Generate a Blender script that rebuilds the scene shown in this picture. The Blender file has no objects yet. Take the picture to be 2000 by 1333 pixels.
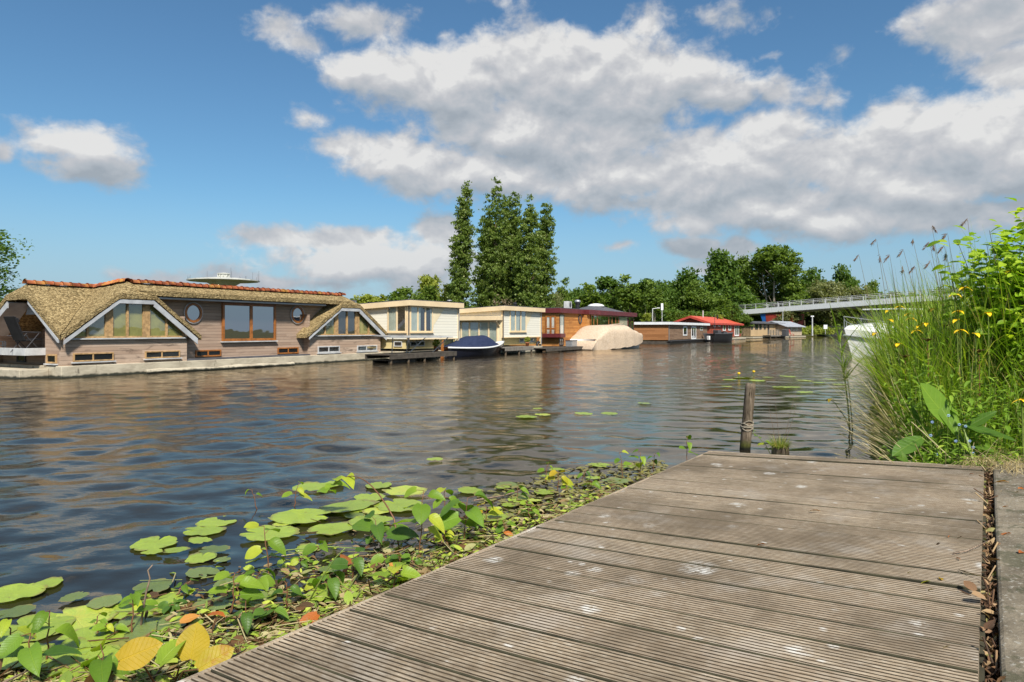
import bpy, math, random
import numpy as np
from mathutils import Vector
rad = math.radians
random.seed(7); RNG = np.random.default_rng(7)
SC = bpy.context.scene
COL = SC.collection
# ---------------------------------------------------------------- camera (level, standing low over the jetty)
CAMH = 1.5; F = 1338.0; HZ = 645.0
cam = bpy.data.cameras.new('camera'); camo = bpy.data.objects.new('camera', cam); COL.objects.link(camo)
camo.location = (0, 0, CAMH); camo.rotation_euler = (rad(90), 0, 0)
cam.sensor_width = 36; cam.lens = 36 * F / 2000; cam.shift_y = -(666.5 - HZ) / 2000
cam.clip_start = 0.05; cam.clip_end = 6000
SC.camera = camo
SC.render.engine = 'CYCLES'
SC.cycles.use_denoising = True
SC.cycles.max_bounces = 6; SC.cycles.diffuse_bounces = 3; SC.cycles.glossy_bounces = 3
SC.cycles.transmission_bounces = 4; SC.cycles.transparent_max_bounces = 12
SC.cycles.caustics_reflective = False; SC.cycles.caustics_refractive = False
SC.view_settings.view_transform = 'Standard'; SC.view_settings.look = 'None'
SC.view_settings.exposure = 0.62; SC.view_settings.gamma = 1.0
SUN_EL = 47.0; SUN_AZ = 164.0     # degrees clockwise from +Y (the view direction): behind the camera

# ---------------------------------------------------------------- node helper
class G:
    def __init__(s, nt): s.nt = nt; s.nt.nodes.clear()
    def n(s, typ, ins=None, **kw):
        nd = s.nt.nodes.new(typ)
        for k, v in kw.items(): setattr(nd, k, v)
        for k, v in (ins or {}).items(): s.set(nd.inputs[k], v)
        return nd
    def set(s, sock, v):
        if v is None: return
        if isinstance(v, bpy.types.NodeSocket): s.nt.links.new(v, sock)
        elif isinstance(v, (tuple, list)):
            if sock.type == 'RGBA' and len(v) == 3: v = (*v, 1)
            sock.default_value = v
        else: sock.default_value = v
    def m(s, op, a, b=None, c=None, clamp=False):
        nd = s.n('ShaderNodeMath', operation=op, use_clamp=clamp); s.set(nd.inputs[0], a); s.set(nd.inputs[1], b)
        if c is not None: s.set(nd.inputs[2], c)
        return nd.outputs[0]
    def vm(s, op, a, b=None, out=0):
        nd = s.n('ShaderNodeVectorMath', operation=op); s.set(nd.inputs[0], a); s.set(nd.inputs[1], b)
        return nd.outputs[out]
    def noise(s, vec, scale=5, detail=3, rough=.5, dist=0, col=False):
        nd = s.n('ShaderNodeTexNoise', {'Vector': vec, 'Scale': scale, 'Detail': detail, 'Roughness': rough, 'Distortion': dist})
        return nd.outputs[1 if col else 0]
    def voro(s, vec, scale=5, out=0, feature='F1', rnd=1.0):
        nd = s.n('ShaderNodeTexVoronoi', {'Vector': vec, 'Scale': scale, 'Randomness': rnd}, feature=feature); return nd.outputs[out]
    def mapr(s, v, a, b, c=0, d=1, t='SMOOTHSTEP'):
        nd = s.n('ShaderNodeMapRange', {'Value': v, 'From Min': a, 'From Max': b, 'To Min': c, 'To Max': d}, interpolation_type=t); return nd.outputs[0]
    def mix(s, f, a, b, bt='MIX'):
        nd = s.n('ShaderNodeMix', data_type='RGBA', blend_type=bt); s.set(nd.inputs[0], f); s.set(nd.inputs[6], a); s.set(nd.inputs[7], b); return nd.outputs[2]
    def ramp(s, f, stops):
        nd = s.n('ShaderNodeValToRGB', {'Fac': f}); e = nd.color_ramp.elements
        while len(e) < len(stops): e.new(.5)
        for i, (p, c) in enumerate(stops): e[i].position = p; e[i].color = (*c, 1)
        return nd.outputs[0]
    def obj(s): return s.n('ShaderNodeTexCoord').outputs['Object']
    def mapv(s, vec, sc=(1, 1, 1), loc=(0, 0, 0), rot=(0, 0, 0)):
        return s.n('ShaderNodeMapping', {'Vector': vec, 'Scale': sc, 'Location': loc, 'Rotation': rot}).outputs[0]
    def xyz(s, v): return s.n('ShaderNodeSeparateXYZ', {0: v}).outputs
    def comb(s, x, y, z): return s.n('ShaderNodeCombineXYZ', {0: x, 1: y, 2: z}).outputs[0]
    def bump(s, h, strength=.3, dist=.02, normal=None): return s.n('ShaderNodeBump', {'Height': h, 'Strength': strength, 'Distance': dist, 'Normal': normal}).outputs[0]
    def prin(s, **kw):
        nd = s.n('ShaderNodeBsdfPrincipled')
        names = dict(col='Base Color', rough='Roughness', metal='Metallic', normal='Normal', spec='Specular IOR Level', ior='IOR', coat='Coat Weight', trans='Transmission Weight', alpha='Alpha')
        for k, v in kw.items(): s.set(nd.inputs[names[k]], v)
        return nd.outputs[0]
    def out(s, sh): s.nt.links.new(sh, s.n('ShaderNodeOutputMaterial').inputs[0])

# ---------------------------------------------------------------- sky: Nishita + procedural cumulus in azimuth / elevation
W = bpy.data.worlds.new('World'); SC.world = W; W.use_nodes = True
def build_sky():
    g = G(W.node_tree)
    sky = g.n('ShaderNodeTexSky', sky_type='NISHITA', sun_disc=False, sun_elevation=rad(SUN_EL), sun_rotation=rad(SUN_AZ),
              altitude=0, air_density=1.1, dust_density=.4, ozone_density=3.0)
    dirv = g.n('ShaderNodeTexCoord').outputs['Generated']
    x, y, z = g.xyz(dirv)
    az = g.m('ARCTAN2', x, y); el = g.m('ARCSINE', z)
    P = g.comb(az, el, 0.0)
    def pe(u, v):                          # photo direction -> azimuth, elevation
        a = math.atan((u - 1000) / F); return a, math.atan((HZ - v) / F * math.cos(a))
    E = [ # u, v, ru, rv, weight
        (735, 140, 105, 45, 1.0), (890, 160, 190, 72, 1.1), (1120, 150, 230, 92, 1.15), (1290, 165, 150, 72, 1.05), (1400, 185, 75, 38, .85), (1070, 95, 90, 45, .8),
        (1050, 250, 250, 90, 1.15), (690, 285, 95, 36, .85), (800, 310, 170, 50, .95), (960, 345, 240, 50, 1.0), (1200, 340, 250, 62, 1.05),
        (1500, 265, 90, 55, 1.0), (1430, 330, 230, 75, 1.1), (1480, 410, 230, 52, 1.0), (1640, 430, 170, 48, .95), (1300, 385, 200, 32, .8),
        (1640, 330, 130, 70, 1.0), (1870, 265, 190, 72, 1.1), (1990, 290, 160, 80, 1.1), (1780, 350, 210, 72, 1.05), (1740, 215, 60, 25, .7), (1900, 410, 170, 40, .8), (1800, 430, 160, 30, .7),
        (1960, 40, 140, 62, .85), (2010, 120, 100, 50, .85), (1600, 180, 60, 26, .3),
        (150, 285, 78, 40, .95), (180, 325, 78, 34, .9), (110, 320, 50, 26, .6), (0, 292, 34, 22, .75), (275, 312, 28, 22, .34),
        (520, 470, 92, 24, .8), (660, 475, 120, 30, .9), (700, 515, 180, 40, .95), (850, 455, 62, 40, 1.0), (840, 520, 130, 60, .95), (640, 555, 190, 20, .45),
        (330, 548, 100, 22, .6), (420, 535, 60, 22, .8), (540, 552, 75, 20, .7), (1360, 482, 75, 24, .95), (1450, 480, 50, 22, .95), (1400, 515, 90, 24, .6), (1202, 482, 36, 16, .5),
        (545, 48, 62, 34, .62), (590, 80, 60, 24, .55), (710, 42, 100, 36, .6), (860, 72, 36, 16, .45), (600, 212, 44, 30, .5), (1262, 45, 48, 44, .5), (1450, 30, 72, 30, .42), (1470, 100, 34, 10, .35), (1270, 95, 40, 20,.35),
        (1640, 110, 40, 16, .25), (1500, 180, 60, 40, .5), (960, 8, 60, 16, .35)]
    # cover outside the photo's field (behind and overhead)
    E2 = [(-1.1, .35, .25, .14, 1.0), (-1.5, .6, .3, .16, 1.0), (1.05, .3, .28, .14, 1.0), (1.5, .5, .35, .2, 1.0), (2.2, .45, .4, .2, 1.1), (-2.3, .4, .4, .2, 1.1), (3.0, .7, .5, .25, 1.1), (-3.0, .3, .4, .15, 1.0),
          (.15, .74, .42, .14, 1.05), (-.5, .66, .38, .12, 1.05), (-.15, .60, .2, .08, .9), (-.9, .62, .3, .14, 1.05), (.6, 1.0, .6, .2, 1.0), (-1.0, 1.15, .6, .15, .9), (0.75, .55, .2, .1, .9)]  # unseen overhead clouds; left ones added to grey the water's reflections
    warp = g.noise(g.mapv(P, (1, 1.5, 1)), 7.0, 2, .5, col=True)
    warp = g.vm('MULTIPLY', g.vm('SUBTRACT', warp, (.5, .5, .5)), (.07, .045, 0))
    def blobs(p, lst, soft=.14):
        d = None
        for e in lst:
            q = g.vm('MULTIPLY', g.vm('SUBTRACT', p, (e[0], e[1], 0)), (1 / e[2], 1 / e[3], 0))
            v = g.m('MULTIPLY_ADD', g.vm('LENGTH', q, out=1), -e[4] * .75, e[4])
            d = v if d is None else g.m('SMOOTH_MAX', d, v, soft)
        return d
    ALL = [(*pe(e[0], e[1]), e[2] / F, e[3] / F, e[4]) for e in E] + E2
    BIG = [(*pe(e[0], e[1]), e[2] / F, e[3] / F, e[4]) for e in E if e[2] * e[3] > 3000 and e[4] > .9]
    UP = (-.006, .034, 0); Pu = g.vm('ADD', P, UP); Pw = g.vm('ADD', P, warp)
    n1 = g.noise(g.mapv(P, (1, 1.35, 1)), 13, 5, .55, .2); n1u = g.noise(g.mapv(g.vm('ADD', P, (-.003, .016, 0)), (1, 1.35, 1)), 13, 4, .55, .2)
    n2 = g.noise(g.mapv(P, (1, 1.3, 1)), 36, 4, .62, .3)
    d0 = g.m('ADD', blobs(Pw, ALL), g.m('ADD', g.m('MULTIPLY', g.m('SUBTRACT', n1, .5), 1.15), g.m('MULTIPLY', g.m('SUBTRACT', n2, .5), .55)))
    dif = g.m('SUBTRACT', g.m('MAXIMUM', blobs(Pw, BIG, .25), -.05), g.m('MAXIMUM', blobs(g.vm('ADD', Pw, UP), BIG, .25), -.05))
    mask = g.mapr(d0, .07, .53)
    lit = g.m('ADD', g.m('ADD', g.m('MULTIPLY', dif, .95), .585), g.m('MULTIPLY', g.m('SUBTRACT', n1, n1u), 2.2))
    lit = g.m('SUBTRACT', lit, g.m('MULTIPLY', g.mapr(d0, .5, 1.5), .22), clamp=True)
    ccol = g.ramp(lit, [(0, (.235, .262, .292)), (.35, (.30, .322, .348)), (.62, (.365, .37, .385)), (.85, (.44, .44, .443)), (1, (.52, .515, .505))])
    scol = g.vm('MULTIPLY', sky.outputs[0], (.047, .066, .073))
    low = g.mapr(el, -.02, .20, 1, 0)
    scol = g.mix(g.m('MULTIPLY', low, .85), scol, (.225, .295, .40))
    ccol = g.mix(g.m('MULTIPLY', low, .35), ccol, (.245, .28, .335))
    c = g.mix(g.m('MULTIPLY', mask, .95), scol, ccol)
    bg = g.n('ShaderNodeBackground', {'Color': c, 'Strength': 1.0})
    g.nt.links.new(bg.outputs[0], g.n('ShaderNodeOutputWorld').inputs[0])
build_sky()
W.cycles.sampling_method = 'MANUAL'; W.cycles.sample_map_resolution = 512
sun = bpy.data.lights.new('sun', 'SUN'); sun.energy = 4.4; sun.angle = rad(6); sun.color = (1, .95, .87)
suno = bpy.data.objects.new('sun', sun); COL.objects.link(suno)
_a, _e = rad(SUN_AZ), rad(SUN_EL)
SUNV = Vector((math.sin(_a) * math.cos(_e), math.cos(_a) * math.cos(_e), math.sin(_e)))
suno.rotation_euler = SUNV.to_track_quat('Z', 'Y').to_euler(); suno.location = SUNV * 50

# ---------------------------------------------------------------- pixel -> place helpers (photo 2000 x 1333)
def at(u, v, Y): return Vector(((u - 1000) / F * Y, Y, CAMH + (HZ - v) / F * Y))
def onz(u, v, z=0.0):
    Y = F * (CAMH - z) / (v - HZ); return Vector(((u - 1000) / F * Y, Y, z))

# ---------------------------------------------------------------- objects
def tag(o, label=None, cat=None, group=None, kind=None):
    if label: o['label'] = label
    if cat: o['category'] = cat
    if group: o['group'] = group
    if kind: o['kind'] = kind
    return o
def empty(name, loc=(0, 0, 0), rz=0, label=None, cat=None, group=None):
    o = bpy.data.objects.new(name, None); o.location = loc; o.rotation_euler = (0, 0, rz); o.empty_display_size = .2
    COL.objects.link(o); return tag(o, label, cat, group)
class MB:
    def __init__(s): s.v = []; s.f = []; s.mi = []; s.k = 0
    def add(s, vs, fs, mi=None):
        b = len(s.v); s.v += [tuple(p) for p in vs]; s.f += [tuple(b + i for i in f) for f in fs]; s.mi += [s.k if mi is None else mi] * len(fs)
    def box(s, x0, x1, y0, y1, z0, z1, m=None):
        c = [(x, y, z) for z in (z0, z1) for y in (y0, y1) for x in (x0, x1)]
        if m: c = [m(*p) for p in c]
        s.add(c, [(0, 2, 3, 1), (4, 5, 7, 6), (0, 1, 5, 4), (2, 6, 7, 3), (0, 4, 6, 2), (1, 3, 7, 5)]); return s
    def slab(s, poly, th, down=None):
        P = [Vector(p) for p in poly]; n = Vector((0, 0, 0))
        for i in range(len(P)): n += P[i].cross(P[(i + 1) % len(P)])
        n = (P[1] - P[0]).cross(P[2] - P[0]) if n.length < 1e-9 else n
        n.normalize(); d = Vector(down).normalized() if down else (-n if n.z > 0 else n)
        Q = [p + d * th for p in P]; k = len(P)
        s.add(P + Q, [tuple(range(k)), tuple(range(2 * k - 1, k - 1, -1))] + [(i, i + k, (i + 1) % k + k, (i + 1) % k) for i in range(k)]); return s
    def tube(s, pts, r, n=8, r1=None, cap=True):
        pts = [Vector(p) for p in pts]; k = len(pts); rs = r if isinstance(r, (list, tuple)) else [r + ((r if r1 is None else r1) - r) * i / (k - 1) for i in range(k)]
        vs = []; ref = Vector((0, 0, 1)) if abs((pts[-1] - pts[0]).normalized().z) < .9 else Vector((1, 0, 0))
        for i, p in enumerate(pts):
            t = (pts[min(i + 1, k - 1)] - pts[max(i - 1, 0)]).normalized(); a = t.cross(ref).normalized(); b = t.cross(a)
            vs += [p + (a * math.cos(2 * math.pi * j / n) + b * math.sin(2 * math.pi * j / n)) * rs[i] for j in range(n)]
        fs = [(i * n + j, i * n + (j + 1) % n, (i + 1) * n + (j + 1) % n, (i + 1) * n + j) for i in range(k - 1) for j in range(n)]
        if cap: fs += [tuple(range(n))[::-1], tuple((k - 1) * n + j for j in range(n))]
        s.add(vs, fs); return s
    def lathe(s, prof, n=24, c=(0, 0, 0)):
        vs = [(c[0] + r * math.cos(2 * math.pi * j / n), c[1] + r * math.sin(2 * math.pi * j / n), c[2] + z) for r, z in prof for j in range(n)]
        fs = [(i * n + j, i * n + (j + 1) % n, (i + 1) * n + (j + 1) % n, (i + 1) * n + j) for i in range(len(prof) - 1) for j in range(n)]
        fs += [tuple(range(n))[::-1], tuple((len(prof) - 1) * n + j for j in range(n))]
        s.add(vs, fs); return s
    def build(s, name, mats, parent=None, smooth=False, bevel=0):
        me = bpy.data.meshes.new(name); me.from_pydata(s.v, [], s.f)
        for m_ in (mats if isinstance(mats, (list, tuple)) else [mats]): me.materials.append(m_)
        me.polygons.foreach_set('material_index', s.mi)
        if smooth: me.polygons.foreach_set('use_smooth', [True] * len(s.f))
        me.update(); o = bpy.data.objects.new(name, me); COL.objects.link(o)
        if parent: o.parent = parent
        if bevel:
            b = o.modifiers.new('bevel', 'BEVEL'); b.width = bevel; b.segments = 2; b.limit_method = 'ANGLE'
        return o
class NM:
    """numpy mesh: many copies of a template joined into one mesh, each with its own random tint"""
    def __init__(s): s.L = []; s.V = []; s.Fc = []; s.T = []; s.M = []; s.n = 0
    def inst(s, tv, tf, pos, fwd, up, sc, mi=0, tint=None):
        tv = np.asarray(tv, float); tf = np.asarray(tf, int); pos = np.asarray(pos, float); n = len(pos)
        fwd = np.asarray(fwd, float); up = np.asarray(up, float)
        fwd = fwd / (np.linalg.norm(fwd, axis=1, keepdims=True) + 1e-9)
        side = np.cross(fwd, up); side /= (np.linalg.norm(side, axis=1, keepdims=True) + 1e-9)
        upo = np.cross(side, fwd); sc = np.asarray(sc, float)
        if sc.ndim == 1: sc = np.repeat(sc[:, None], 3, 1)
        V = pos[:, None, :] + tv[None, :, 0:1] * (side * sc[:, 0:1])[:, None, :] + tv[None, :, 1:2] * (fwd * sc[:, 1:2])[:, None, :] + tv[None, :, 2:3] * (upo * sc[:, 2:3])[:, None, :]
        k = len(tv); s.V.append(V.reshape(-1, 3)); s.L.append(np.tile(tv, (n, 1)))
        s.Fc.append((tf[None] + (np.arange(n) * k)[:, None, None] + s.n).reshape(-1, tf.shape[1])); s.n += n * k
        t = RNG.random(n) if tint is None else np.asarray(tint); s.T.append(np.repeat(t, k)); s.M.append(np.full(n * len(tf), mi))
        return s
    def mesh(s, name, mats, smooth=True):
        V = np.concatenate(s.V); T = np.concatenate(s.T); M = np.concatenate(s.M)
        me = bpy.data.meshes.new(name); me.vertices.add(len(V)); me.vertices.foreach_set('co', V.ravel())
        sizes = np.concatenate([np.full(len(f), f.shape[1]) for f in s.Fc]); li = np.concatenate([f.ravel() for f in s.Fc])
        me.loops.add(len(li)); me.loops.foreach_set('vertex_index', li)
        me.polygons.add(len(sizes)); me.polygons.foreach_set('loop_start', np.concatenate([[0], np.cumsum(sizes)[:-1]]))
        me.polygons.foreach_set('loop_total', sizes) if False else None
        for m_ in (mats if isinstance(mats, (list, tuple)) else [mats]): me.materials.append(m_)
        me.polygons.foreach_set('material_index', M)
        if smooth: me.polygons.foreach_set('use_smooth', np.ones(len(sizes), bool))
        a = me.attributes.new('tint', 'FLOAT', 'POINT'); a.data.foreach_set('value', T); a = me.attributes.new('leafco', 'FLOAT_VECTOR', 'POINT'); a.data.foreach_set('vector', np.concatenate(s.L).ravel())
        me.update(calc_edges=True); me.validate(); return me
    def build(s, name, mats, parent=None, smooth=True):
        o = bpy.data.objects.new(name, s.mesh(name, mats, smooth)); COL.objects.link(o)
        if parent: o.parent = parent
        return o
def copy_tree(o, parent=None):
    c = o.copy(); COL.objects.link(c); c.parent = parent
    for ch in o.children: copy_tree(ch, c)
    return c
def rvec(n):
    v = RNG.normal(size=(n, 3)); return v / np.linalg.norm(v, axis=1, keepdims=True)

# ---------------------------------------------------------------- materials
def mat(name, fn):
    m_ = bpy.data.materials.new(name); m_.use_nodes = True; g = G(m_.node_tree); g.out(fn(g)); return m_
def plain(name, col, rough=.6, var=.25, scale=6, metal=0, bump=0, spec=.4, coat=0):
    def f(g):
        o = g.obj(); n = g.noise(o, scale, 5, .6)
        c = g.mix(g.mapr(n, .3, .7), tuple(x * (1 - var) for x in col), tuple(min(1, x * (1 + var * .6)) for x in col))
        nb = g.bump(g.noise(o, scale * 9, 3), bump, .01) if bump else None
        return g.prin(col=c, rough=rough, metal=metal, spec=spec, coat=coat, normal=nb)
    return mat(name, f)
def boards(name, ca, cb, w=.14, axis=2, gap=.07, stain=None, rough=.75, grain=1.0, stain_amt=.6, spec=.25):
    """planks stacked along an axis with dark joints, colour per plank, grain and weather stains"""
    def f(g):
        o = g.obj(); c = g.xyz(o); h = g.m('DIVIDE', c[axis], w); fl = g.m('FLOOR', h); fr = g.m('FRACT', h)
        along = g.m('ADD', c[0], c[1]) if axis == 2 else (c[2] if axis == 0 else c[0])
        jn = g.m('FLOOR', g.m('ADD', g.m('DIVIDE', along, 2.3), g.m('MULTIPLY', fl, .37)))
        rv = g.n('ShaderNodeTexWhiteNoise', {'Vector': g.comb(fl, jn, 0.0)}, noise_dimensions='3D').outputs[0]
        gv = g.comb(g.m('MULTIPLY', along, 1.6), g.m('MULTIPLY', c[axis], 38), fl)
        gr = g.noise(gv, 1.0, 5, .65)
        base = g.mix(g.m('ADD', g.m('MULTIPLY', rv, .6), g.m('MULTIPLY', g.m('SUBTRACT', gr, .3), .8 * grain), clamp=True), ca, cb)
        if stain:
            sv = g.comb(g.m('MULTIPLY', along, 1.0), g.m('MULTIPLY', c[axis], 3.5), 3.0)
            st = g.mapr(g.noise(sv, 1.3, 6, .65, .4), .5, .68)
            base = g.mix(g.m('MULTIPLY', st, stain_amt), base, stain)
        ga = g.m('LESS_THAN', fr, gap)
        base = g.mix(g.m('MULTIPLY', ga, .8), base, tuple(x * .18 for x in ca))
        hh = g.m('SUBTRACT', g.m('MULTIPLY', gr, .15), ga)
        return g.prin(col=base, rough=rough, spec=spec, normal=g.bump(hh, .5, .012))
    return mat(name, f)
def leafm(name, stops, transl=.48, rough=.5, back=1.0, spots=None):
    def f(g):
        t = g.n('ShaderNodeAttribute', attribute_name='tint').outputs['Fac']
        c = g.ramp(t, stops)
        if spots: c = g.mix(g.m('MULTIPLY', g.mapr(g.noise(g.obj(), spots[1], 4, .6), .55, .7), spots[2]), c, spots[0])
        d = g.prin(col=c, rough=rough, spec=.35)
        tr = g.n('ShaderNodeBsdfTranslucent', {'Color': g.mix(.5, c, g.vm('MULTIPLY', c, (1.5, 1.5, .4)))}).outputs[0]
        return g.n('ShaderNodeMixShader', {0: transl, 1: d, 2: tr}).outputs[0]
    return mat(name, f)
def glassm(name, tint=(.05, .06, .06), refl=.09, dark=True):
    """window pane: reflective sheet; dark=True hides a dim room, otherwise see-through"""
    def f(g):
        lw = g.n('ShaderNodeLayerWeight', {'Blend': .5}).outputs['Facing']
        fac = g.m('ADD', g.m('MULTIPLY', g.m('POWER', lw, 3.5), .8), refl, clamp=True)
        nb = g.bump(g.noise(g.obj(), 1.1, 2), .08, .05)
        gl = g.n('ShaderNodeBsdfGlossy', {'Color': (.95, .97, 1), 'Roughness': .015, 'Normal': nb}).outputs[0]
        inner = g.n('ShaderNodeBsdfDiffuse', {'Color': tint}).outputs[0] if dark else g.n('ShaderNodeBsdfTransparent').outputs[0]
        return g.n('ShaderNodeMixShader', {0: fac, 1: inner, 2: gl}).outputs[0]
    return mat(name, f)
M = {}
M['glass'] = glassm('window glass over dim room', (.022, .022, .02), .10)
M['glass_clear'] = glassm('clear window glass', dark=False, refl=.17)
M['glass_mirror'] = glassm('reflecting window glass', (.03, .025, .02), .42)
M['glass_dark'] = glassm('dark cellar window glass', (.012, .012, .012), .06)
M['blind'] = plain('olive roller blind', (.30, .29, .085), .7, .3, 1.5)
M['blind_pale'] = plain('pale olive blind', (.42, .40, .22), .7, .3, 1.2)
M['curtain'] = plain('grey green curtain cloth', (.42, .48, .40), .9, .12, 4)
M['curtain_w'] = plain('white net curtain', (.72, .72, .64), .9, .1, 4)
M['curtain_b'] = plain('beige curtain cloth', (.58, .54, .40), .9, .1, 4)
M['white'] = plain('white paint', (.76, .77, .76), .5, .1, 3)
M['greywhite'] = plain('weathered white paint', (.50, .50, .49), .6, .22, 2.5)
M['barge'] = plain('grey painted barge board', (.42, .43, .44), .6, .2, 2.5)
M['cream'] = plain('cream yellow paint', (.76, .59, .36), .55, .09, 1.5)
M['cream_panel'] = plain('smooth cream panel', (.76, .65, .43), .6, .06, 1)
M['darkgrey'] = plain('dark grey trim', (.06, .06, .065), .6, .3, 5)
M['roofgrey'] = plain('grey bitumen roof', (.09, .09, .10), .8, .3, 3)
M['steel'] = plain('galvanised steel', (.42, .43, .44), .4, .15, 8, metal=.6)
M['black'] = plain('black paint', (.018, .018, .02), .5, .3, 6)
M['maroon'] = plain('maroon fascia paint', (.12, .022, .025), .45, .2, 2)
M['blue'] = plain('blue painted steel', (.02, .14, .45), .5, .15, 2)
M['red'] = plain('faded red painted steel', (.42, .055, .035), .6, .25, .8)
M['redroof'] = plain('red painted roof sheet', (.55, .085, .04), .55, .12, 1.5)
M['silver'] = plain('silver roof sheet', (.50, .52, .55), .35, .25, 2, metal=.3)
M['orangewood'] = plain('varnished orange timber frame', (.32, .115, .025), .45, .35, 7, coat=.2)
M['palewood'] = plain('pale bare timber frame', (.43, .27, .12), .7, .35, 9)
M['cedar_grey'] = boards('weathered silver cedar boards', (.34, .235, .165), (.56, .43, .325), .135, 2, .055, stain=(.07, .05, .038), stain_amt=.65)
M['cedar_plain'] = boards('faded cedar boards', (.30, .205, .145), (.46, .34, .255), .12, 2, .06, stain=(.18, .125, .09), stain_amt=.4)
M['siding'] = boards('cream white lap siding', (.74, .70, .58), (.80, .77, .66), .15, 2, .045, grain=.2)
M['vertical'] = boards('yellow upright boarding', (.58, .47, .22), (.66, .54, .28), .11, 0, .09, grain=.4)
M['orange_boards'] = boards('orange oiled cedar boards', (.30, .11, .025), (.62, .30, .09), .13, 2, .07, stain=(.12, .04, .015), stain_amt=.35)
M['brown_boards'] = boards('sunlit brown boards', (.24, .10, .035), (.44, .20, .08), .15, 2, .07)
M['greybrown_boards'] = boards('dull brown boards', (.17, .10, .06), (.29, .19, .12), .15, 2, .07, stain=(.09, .055, .035))
M['red_boards'] = boards('barn red boards', (.26, .055, .028), (.36, .085, .045), .2, 2, .07, grain=.4)
M['tan_boards'] = boards('tan render boards', (.44, .31, .17), (.54, .39, .22), .6, 0, .03, grain=.5)
M['ply'] = boards('pale plywood boarding', (.40, .31, .22), (.52, .43, .32), .5, 0, .04, stain=(.25, .2, .15))
def _hull(g):
    o = g.obj(); z = g.xyz(o)[2]; n = g.noise(g.mapv(o, (1, 1, 2.5)), 1.6, 7, .68, .3)
    c = g.mix(g.mapr(n, .35, .7), (.52, .46, .34), (.34, .29, .21))
    c = g.mix(g.mapr(g.noise(g.mapv(o, (1, 1, .4)), 3.3, 6, .7), .6, .72), c, (.10, .085, .06))
    wet = g.mapr(g.m('ADD', z, g.m('MULTIPLY', g.noise(o, 6, 4), .12)), .10, .17)
    c = g.mix(wet, (.022, .024, .014), c)                         # algae band at the waterline
    return g.prin(col=c, rough=.85, normal=g.bump(n, .4, .03))
M['hull'] = mat('stained concrete hull', _hull)
def _thatch(g):
    o = g.obj()
    v = g.voro(g.mapv(o, (1, 1, 2.3)), 15, 1); d = g.voro(g.mapv(o, (1, 1, 2.3)), 15, 0)
    n = g.noise(o, 1.3, 5, .6); f = g.noise(g.mapv(o, (1, 1, 2.2)), 30, 3, .7)
    c = g.ramp(g.m('ADD', g.m('MULTIPLY', g.xyz(v)[0], .45), g.m('MULTIPLY', f, .55)), [(.2, (.10, .072, .034)), (.5, (.31, .225, .105)), (.8, (.56, .435, .225))])
    c = g.mix(g.m('MULTIPLY', g.mapr(n, .5, .75), .45), c, (.14, .11, .05))
    h = g.m('SUBTRACT', f, d)
    return g.prin(col=c, rough=.95, spec=.1, normal=g.bump(h, 1.0, .045))
M['thatch'] = mat('reed thatch', _thatch)
def _tile(g):
    o = g.obj(); n = g.noise(o, 3, 5, .65); w = g.n('ShaderNodeTexWhiteNoise', {'Vector': g.vm('FLOOR', g.vm('MULTIPLY', o, (3.6, 3.6, .1)))}, noise_dimensions='3D').outputs[0]
    c = g.ramp(w, [(0, (.19, .05, .025)), (.6, (.36, .10, .04)), (1, (.46, .17, .07))])
    c = g.mix(g.m('MULTIPLY', g.mapr(n, .52, .62), .7), c, (.46, .24, .05))
    c = g.mix(g.m('MULTIPLY', g.mapr(g.noise(o, 7, 4, .6), .58, .68), .7), c, (.10, .08, .05))
    return g.prin(col=c, rough=.8, spec=.2, normal=g.bump(n, .3, .01))
M['tile'] = mat('orange clay ridge tile with lichen', _tile)
def _bark(col):
    def f(g):
        o = g.obj(); n = g.noise(g.mapv(o, (6, 6, 1.2)), 3, 5, .65)
        return g.prin(col=g.ramp(n, [(.3, tuple(x * .45 for x in col)), (.7, col)]), rough=.9, spec=.1, normal=g.bump(n, .7, .03))
    return f
M['bark'] = mat('grey brown bark', _bark((.17, .13, .09)))
M['bark_pale'] = mat('pale bark', _bark((.40, .34, .26)))
M['lf_poplar'] = leafm('poplar leaves', [(0, (0.079, 0.137, 0.024)), (.5, (0.170, 0.244, 0.048)), (.85, (0.250, 0.322, 0.076)), (1, (0.455, 0.487, 0.216))])
M['lf_dark'] = leafm('dark broad leaves', [(0, (0.054, 0.115, 0.018)), (.6, (0.122, 0.210, 0.032)), (1, (0.209, 0.305, 0.054))])
M['lf_mid'] = leafm('mid green leaves', [(0, (0.084, 0.144, 0.022)), (.6, (0.168, 0.252, 0.037)), (1, (0.273, 0.359, 0.070))])
M['lf_pale'] = leafm('silver willow leaves', [(0, (0.145, 0.172, 0.059)), (.6, (0.240, 0.261, 0.100)), (1, (0.385, 0.385, 0.177))])
M['lf_lime'] = leafm('yellow green leaves', [(0, (0.161, 0.207, 0.024)), (.6, (0.288, 0.343, 0.047)), (1, (0.482, 0.495, 0.094))])
M['lf_brown'] = leafm('brown bare twigs and buds', [(0, (.10, .075, .04)), (.6, (.17, .13, .07)), (1, (.24, .20, .10))], .1)
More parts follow.
